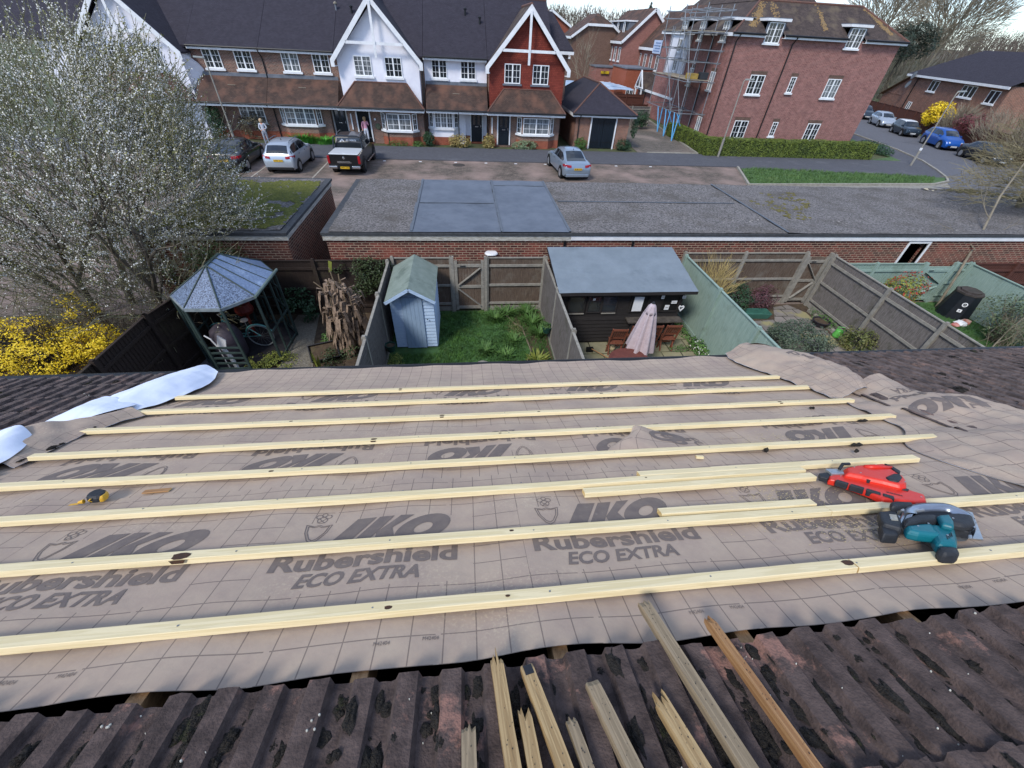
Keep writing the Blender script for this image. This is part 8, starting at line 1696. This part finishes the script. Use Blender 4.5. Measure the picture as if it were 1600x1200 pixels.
# paved garden
bush('large rounded evergreen shrub at the roof edge in the paved garden', (9.75, 8.75, .35), (1.05, .95, .75), 9500, .028, leafmat('grey evergreen leaf', '#3b4a38', '#566450', '#2a3628'), 81, gap=-.4, hollow=.6)
bush('round dark evergreen shrub in the corner between maroon and dried plants', (9.0, 11.1, .55), (.6, .5, .6), 2600, .032, DG, 82, gap=-.4, hollow=.5); bush('maroon leaved shrub left of the weathered brown gate', (10.15, 11.3, .45), (.6, .4, .5), 1700, .028, leafmat('maroon leaf', '#4a2c30', '#63424a', '#2e1c22'), 83, gap=-.2)
t = thing('dried_grass_shrub', (8.0, 11.2, 0), 'straw coloured airy shrub against the fence in the paved garden', 'bush'); mb = MB(); twigs(mb, (7.95, 11.1, .9), (.75, .4, .9), 420, .55, .006, 84, gap=-.5, dirf=lambda p, v: Vector((v.x * .8, v.y * .6, 1))); mb.build('stems', mat('straw stem', '#9a8a5c', '#b3a06a', 9, .85), t, recalc=False); foliage('leaves', YG, (8.05, 10.95, .55), (.55, .4, .5), 650, .022, 85, t)
bush('low green shrub at the foot of the grey fence by the roof edge', (11.9, 8.85, .3), (.5, .6, .5), 2400, .03, leafmat('mottled shrub leaf', '#4b5a2c', '#6b6a3c', '#5a4c30'), 86, gap=-.3); bush('low green plants along the foot of the grey fence beside the pale edging', (12.0, 10.4, .1), (.2, .8, .2), 500, .03, MG, 87, cat='plants', gap=-.6)
# bin garden
t = thing('red_tipped_bush', (15.3, 11.2, 0), 'rounded bush with red and yellow green leaves against the sage green fence', 'bush'); foliage('leaves', YG, (15.1, 11.1, .75), (.95, .5, .7), 2200, .035, 88, t, hollow=.5, gap=-.4); foliage('red_leaves', mat('red leaf', '#a83226', '#8a2a20', 9, .5), (15.1, 11.05, .95), (.93, .5, .62), 520, .035, 89, t, hollow=.6, gap=-.2)
t = flowering('willow_leaved_shrub', 'loose olive green leafy shrub at the right in front of the sage fence', 'bush', (17.2, 9.0, .9), (.75, 1.1, .85), 2600, .034, leafmat('olive shrub leaf', '#445238', '#63704e', '#34402c'), TWIG, 90, (17.2, 9.0), 40, gap=-.15)
mb = MB(); rg = random.Random(12)
for k in range(26): limb(mb, (16.9 + rg.uniform(-.5, .5), 8.7 + rg.uniform(-.6, .6), 0), rv(rg) * .5 + Vector((0, 0, 1)), .55, .009, 2, rg, .6, (2, 3), .05, None, 3)
tag(mb.build('bare_shrub', TWIG, recalc=False), 'bare grey twiggy shrub in front of the olive leafy shrub', 'bush'); mb = MB(); limb(mb, (16.15, 8.35, 0), (.25, .3, 1), .6, .028, 3, rg, .4, (2, 2), .1, None, 5); tag(mb.build('young_tree', TWIG, recalc=False), 'thin pale forked sapling at the right roof edge', 'tree'); bush('dark broad leaved plants at the right edge by the roof', (17.3, 7.9, .4), (.6, .8, .5), 900, .05, DG, 91)
# bare tree at right
t = thing('bare_tree', (17.3, 11.35, 0), 'leafless olive grey tree spreading in from the right edge over the garages', 'tree'); rg = random.Random(21); mb = MB(); mb.tube([(17.25, 11.2, 0), (17.35, 11.45, 1.2), (17.8, 12.0, 2.3), (18.6, 12.9, 3.4), (19.5, 13.6, 4.3)], [.045, .04, .035, .03, .025], 7); mb.build('trunk', TWIG, t, recalc=False)
mb = MB(); limb(mb, (22.3, 14.6, 2.5), (-.3, 0, 1), 1.4, .12, 4, rg, .5, (2, 3), .1, None, 6); mb.build('limb', TWIG, t, recalc=False); mb = MB(); limb(mb, (19.5, 13.6, 4.3), (.5, 0, .6), .8, .035, 3, rg, .6, (2, 3), .0, None, 4); mb.build('limb', TWIG, t, recalc=False); mb = MB(); mb.tube([(23.0, 15, 0), (22.8, 14.8, 1.5), (22.3, 14.6, 2.6)], [.16, .14, .12], 8); mb.build('second_trunk', TWIG, t, recalc=False)
for (a, b) in (((17.6, 11.7, 2.0), (16.6, 12.2, 2.75)), ((17.9, 12.1, 2.4), (19.3, 12.4, 2.5)), ((18.2, 12.4, 2.8), (17.2, 12.9, 3.4))): mb = MB(); limb(mb, a, Vector(b) - Vector(a), .7, .02, 3, rg, .5, (2, 2), .05, None, 4); mb.build('limb', TWIG, t, recalc=False)
mb = MB()
twigs(mb, (22.2, 14.2, 4.4), (3.0, 2.2, 1.9), 3000, .8, .0085, 22, gap=-.2, fr=.9, dirf=lambda p, v: Vector((-.9, -.1, .25 + v.z * .3))); twigs(mb, (19.3, 13.8, 3.6), (1.4, 1.3, .9), 240, .7, .009, 23, gap=-.1, dirf=lambda p, v: Vector((-1, 0, .1))); mb.build('twigs', mat('fine olive twig', '#67614a', '#8a8164', 4, .9, c3='#4c4838', s3=1.2), t, recalc=False)
# ---- street planting
HT = leafmat('clipped hedge leaf', '#4a5a22', '#6d7a2e', '#37471c', s3=.8)
def hedge(lab, x0, x1, y0, y1, h, n, m, seed, s=.05):
    t = thing('clipped_hedge', ((x0 + x1) / 2, (y0 + y1) / 2, 0), lab, 'hedge'); mb = MB(); mb.grid(lambda u, v: (u, v, h - .06 + .05 * noise.noise(Vector((u, v, 1)))), lin(x0 + .06, x1 - .06, 30), lin(y0 + .06, y1 - .06, 6)); mb.box(x0 + .06, x1 - .06, y0 + .06, y1 - .06, 0, h - .1); mb.build('inner_branches', mat('hedge inside', '#232a14', '#303a1a', 6, .9), t, recalc=False)
    rg = random.Random(seed); mb = MB(); A1 = (x1 - x0) * (y1 - y0); A2 = (x1 - x0) * h * 2; A3 = (y1 - y0) * h * 2; T_ = A1 + A2 + A3
    for _ in range(n):
        q = rg.random() * T_
        if q < A1: p = Vector((rg.uniform(x0, x1), rg.uniform(y0, y1), h)); nn_ = Vector((0, 0, 1))
        elif q < A1 + A2: sd = rg.random() < .5; p = Vector((rg.uniform(x0, x1), y0 if sd else y1, rg.uniform(.03, h))); nn_ = Vector((0, -1 if sd else 1, 0))
        else: sd = rg.random() < .5; p = Vector((x0 if sd else x1, rg.uniform(y0, y1), rg.uniform(.03, h))); nn_ = Vector((-1 if sd else 1, 0, 0))
        p += nn_ * (.07 * noise.noise(p * 1.3) + rg.uniform(-.05, .03)); quad(mb, p, nn_ + rv(rg) * .7, s * rg.uniform(.6, 1.2), rg)
    mb.build('leaves', m, t, recalc=False); return t
hedge('long clipped green hedge in front of the apartment block', 19.5, 34.6, 34.75, 35.85, 1.2, 26000, HT, 101); hedge('clipped hedge running back beside the block paved drive', 19.75, 20.75, 35.9, 43.5, 1.05, 9000, HT, 102)
bush('low dark spreading shrub at the far right corner of the apartment block', (37.6, 38.2, .35), (1.2, 2.2, .55), 2600, .06, DG, 103, gap=-.5, zmin=-.5)
GLD = leafmat('golden shrub leaf', '#8a7a48', '#a5955c', '#5f6234'); SLV = leafmat('silver green leaf', '#66785a', '#8a9a78', '#4d5f40')
bush('small clipped dark green shrub left of the bay window of the white house', (-2.55, 35.75, .5), (.48, .4, .58), 1500, .045, DG, 111, hollow=.6, gap=-.8); bush('golden mottled shrub under the white house bay window', (-.2, 35.75, .4), (.95, .45, .55), 1900, .05, GLD, 112, hollow=.5, gap=-.5); bush('golden mottled shrub between the two black front doors', (2.05, 35.75, .4), (.55, .4, .6), 1300, .05, GLD, 113, hollow=.5, gap=-.5)
bush('low silver green shrub in front of the red gabled house', (4.9, 35.65, .25), (1.1, .4, .42), 1700, .05, SLV, 114, gap=-.5); bush('green shrub left of the navy garage doors', (9.5, 36.1, .4), (.6, .35, .5), 1200, .045, MG, 115, hollow=.5, gap=-.5); bush('dark green shrub right of the navy garage doors', (13.1, 36.05, .4), (.75, .4, .5), 1500, .045, DG, 116, hollow=.5, gap=-.5); bush('climbing plant on the right corner of the hipped roof outbuilding', (13.95, 36.7, 1.5), (.3, .4, .8), 900, .045, DG, 117, gap=-.5)
for i, (x, y, rx) in enumerate(((-4.9, 35.7, .9), (-3.4, 35.7, .5))): bush(['low green border plants under the white gabled house bay', 'green border plants beside the small clipped shrub'][i], (x, y, .12), (rx, .3, .28), 500, .045, MG, 120 + i, cat='plants', gap=-.8)
blades('bright green long grass in front of the brick house with the closed door', (-11.9, 35.9, 0), 420, .6, .03, leafmat('bright grass', '#3f7a26', '#579a38', '#2f5e1e'), 123, .5, 1.0, cat='grass'); blades('shorter bright green grass left of the closed black door', (-10.3, 35.8, 0), 260, .45, .03, MC['bright grass'], 124, .5, .8, cat='grass')
bush('dark climbing shrub below the brick house window behind the black saloon', (-15.3, 36.3, 1.0), (1.3, .35, .9), 1900, .05, leafmat('dull climber leaf', '#4b4636', '#5c5844', '#3a3a2a'), 125, gap=-.1); bush('tall narrow dark green conifer between the blossom and the brick houses', (-17.6, 35.9, 1.2), (.55, .5, 1.4), 2600, .05, DG, 126, gap=-.5, hollow=.4); bush('round dark green bush by the grey fence at the end of the drive', (18.1, 46.2, .9), (.9, .8, .8), 1800, .06, DG, 127, gap=-.5)
# far right planting
flowering('forsythia', 'bright yellow forsythia in front of the brown brick house', 'bush', (53.4, 48.4, 2.0), (1.8, 1.5, 1.25), 4200, .085, YEL, TWIGD, 131, (53.4, 48.4), 20, srad=.03, gap=-.35, fr=1.2)
bush('dark red leaved shrub behind the fence right of the yellow forsythia', (51.0, 42.2, 2.0), (1.5, 1.8, .9), 1800, .07, leafmat('dark red leaf', '#5b2a30', '#733a40', '#3a2024'), 132, gap=-.05)
for i, (x, y, z, rx, ry, rz) in enumerate(((52.5, 45, 1.7, 1.4, 1.6, 1.3), (50.3, 38.5, 1.9, 1.8, 2.5, 1.6), (48.8, 34.5, 1.6, 1.6, 2.0, 1.5))):
    t = thing('bare_shrub', (x, y, 0), ['bare brown shrub between the forsythia and the red leaved shrub', 'bare grey twiggy shrub behind the fence above the black parked car', 'bare grey shrub at the right edge behind the nearest side road car'][i], 'bush'); mb = MB(); twigs(mb, (x, y, z), (rx, ry, rz), 700, .9, .016, 140 + i, gap=-.3, dirf=lambda p, v: Vector((v.x, v.y, .8))); mb.build('twigs', TWIG, t, recalc=False)
# ---- far trees and woodland
def baretree(lab, x, y, h, w, seed, n=900, m=TWIGD, rad=.03, L_=1.6, tr=.25):
    t = thing('bare_tree', (x, y, 0), lab, 'tree'); rg = random.Random(seed); mb = MB(); limb(mb, (x, y, 0), (0, 0, 1), h * .34, tr, 4, rg, .42, (2, 3), .2, None, 5, .74); mb.build('trunk', m, t, recalc=False)
    mb = MB(); twigs(mb, (x, y, h * .66), (w, w, h * .36), n, L_, rad, seed, gap=-.2, fr=.3, dirf=lambda p, v: Vector((v.x, v.y, v.z * .6 + .7)), hollow=.2); mb.build('crown', m, t, recalc=False); return t
baretree('slender pale bare birch behind the hipped roof outbuilding', 13.9, 55.5, 7.2, 1.0, 201, 160, TWIG, .014, .9, .07); baretree('large bare tree on the skyline behind the right end of the apartment block', 96, 96, 21, 9, 202, 2400, TWIG, .05, 3.0, .4); baretree('bare tree on the skyline left of the large one', 78, 92, 19, 6, 203, 1300, TWIG, .05, 2.6, .35)
t = thing('dark_conifer', (82, 88, 0), 'dark spreading evergreen behind the right corner of the apartment block', 'tree'); mb = MB(); mb.tube([(82, 88, 0), (82, 88, 12)], [.5, .2], 7); mb.build('trunk', TWIGD, t); CONF = leafmat('conifer needle', '#26332a', '#38463a', '#1c2620', s3=.3); foliage('crown', CONF, (82, 88, 8.6), (5.5, 4, 3.2), 8000, .2, 205, t, gap=-.15, fr=.25, asp=.5)
t = thing('pointed_conifer', (50, 138, 0), 'small pointed dark conifer on the wooded skyline', 'tree'); mb = MB(); mb.tube([(50, 138, 4), (50, 138, 14)], [.3, .1], 6); mb.build('trunk', TWIGD, t); mb = MB(); rg = random.Random(8)
for _ in range(900): f = rg.random() ** .6; z = 14 - f * 7; r = f * 2.6 * rg.uniform(.3, 1); a = rg.uniform(0, 6.28); quad(mb, Vector((50 + r * math.cos(a), 138 + r * math.sin(a), z)), rv(rg) + Vector((0, 0, .4)), .35, rg, .6)
mb.build('crown', CONF, t, recalc=False)
HG = mat('wooded hill ground', '#4a4638', '#5b5644', .05, .95); mb = MB()
mb.grid(lambda u, v: (u, v, -1 + 9.5 * min(1, max(0, (v - 115) / 160)) * (1 + .25 * noise.noise(Vector((u * .006, v * .004, 0)))) + .006 * max(0, u - 80)), lin(-500, 900, 60), lin(112, 700, 24)); struct(mb.build('hill', HG, smooth=True, recalc=False))
WD = mat('bare woodland twig', '#4f463f', '#655b52', .08, .95, c3='#4a4a38', s3=.03, t3=(.5, .6)); mb = MB(); rg = random.Random(77)
for _ in range(800):
    f = rg.random(); y = 125 + 170 * f; x = y * rg.uniform(-.1, 1.55); hz = -1 + 9.5 * min(1, (y - 115) / 160) + .006 * max(0, x - 80); r = rg.uniform(3.5, 6.5); h = rg.uniform(7, 11)
    mb.tube([(x, y, hz), (x + rg.uniform(-.6, .6), y, hz + h * .7)], [.3, .1], 4, False)
    for _k in range(46):
        v = rv(rg); p = Vector((x + v.x * r * .8, y + v.y * r * .8, hz + h * .58 + v.z * h * .42)); d = (Vector((v.x * .6, v.y * .3, 1)) + rv(rg) * .4).normalized() * rg.uniform(.8, 1.9); w = rg.uniform(.05, .16); mb.face([mb.p(p.x - w, p.y, p.z), mb.p(p.x + w, p.y, p.z), mb.p(p.x + d.x + w * .3, p.y + d.y, p.z + d.z), mb.p(p.x + d.x - w * .3, p.y + d.y, p.z + d.z)])
o = mb.build('bare_woodland', WD, recalc=False); o['kind'] = 'stuff'
mb = MB(); rg = random.Random(78)
for _ in range(5200): y = rg.uniform(66, 108); x = y * rg.uniform(.86, 1.12) + rg.uniform(-3, 3); p = Vector((x, y, rg.uniform(0, 5.4 + 1.6 * noise.noise(Vector((x * .12, y * .12, 0)))))); d = (Vector((.2, 0, 1)) + rv(rg) * .8).normalized() * rg.uniform(.5, 1.3); w = rg.uniform(.03, .12); mb.face([mb.p(p.x - w, p.y, p.z), mb.p(p.x + w, p.y + .1, p.z), mb.p(p.x + d.x + w * .3, p.y + d.y, p.z + d.z)])
o = mb.build('scrub_bank', mat('scrub', '#5c5546', '#77705a', .3, .95, c3='#4b5334', s3=.12), recalc=False); o['kind'] = 'stuff'
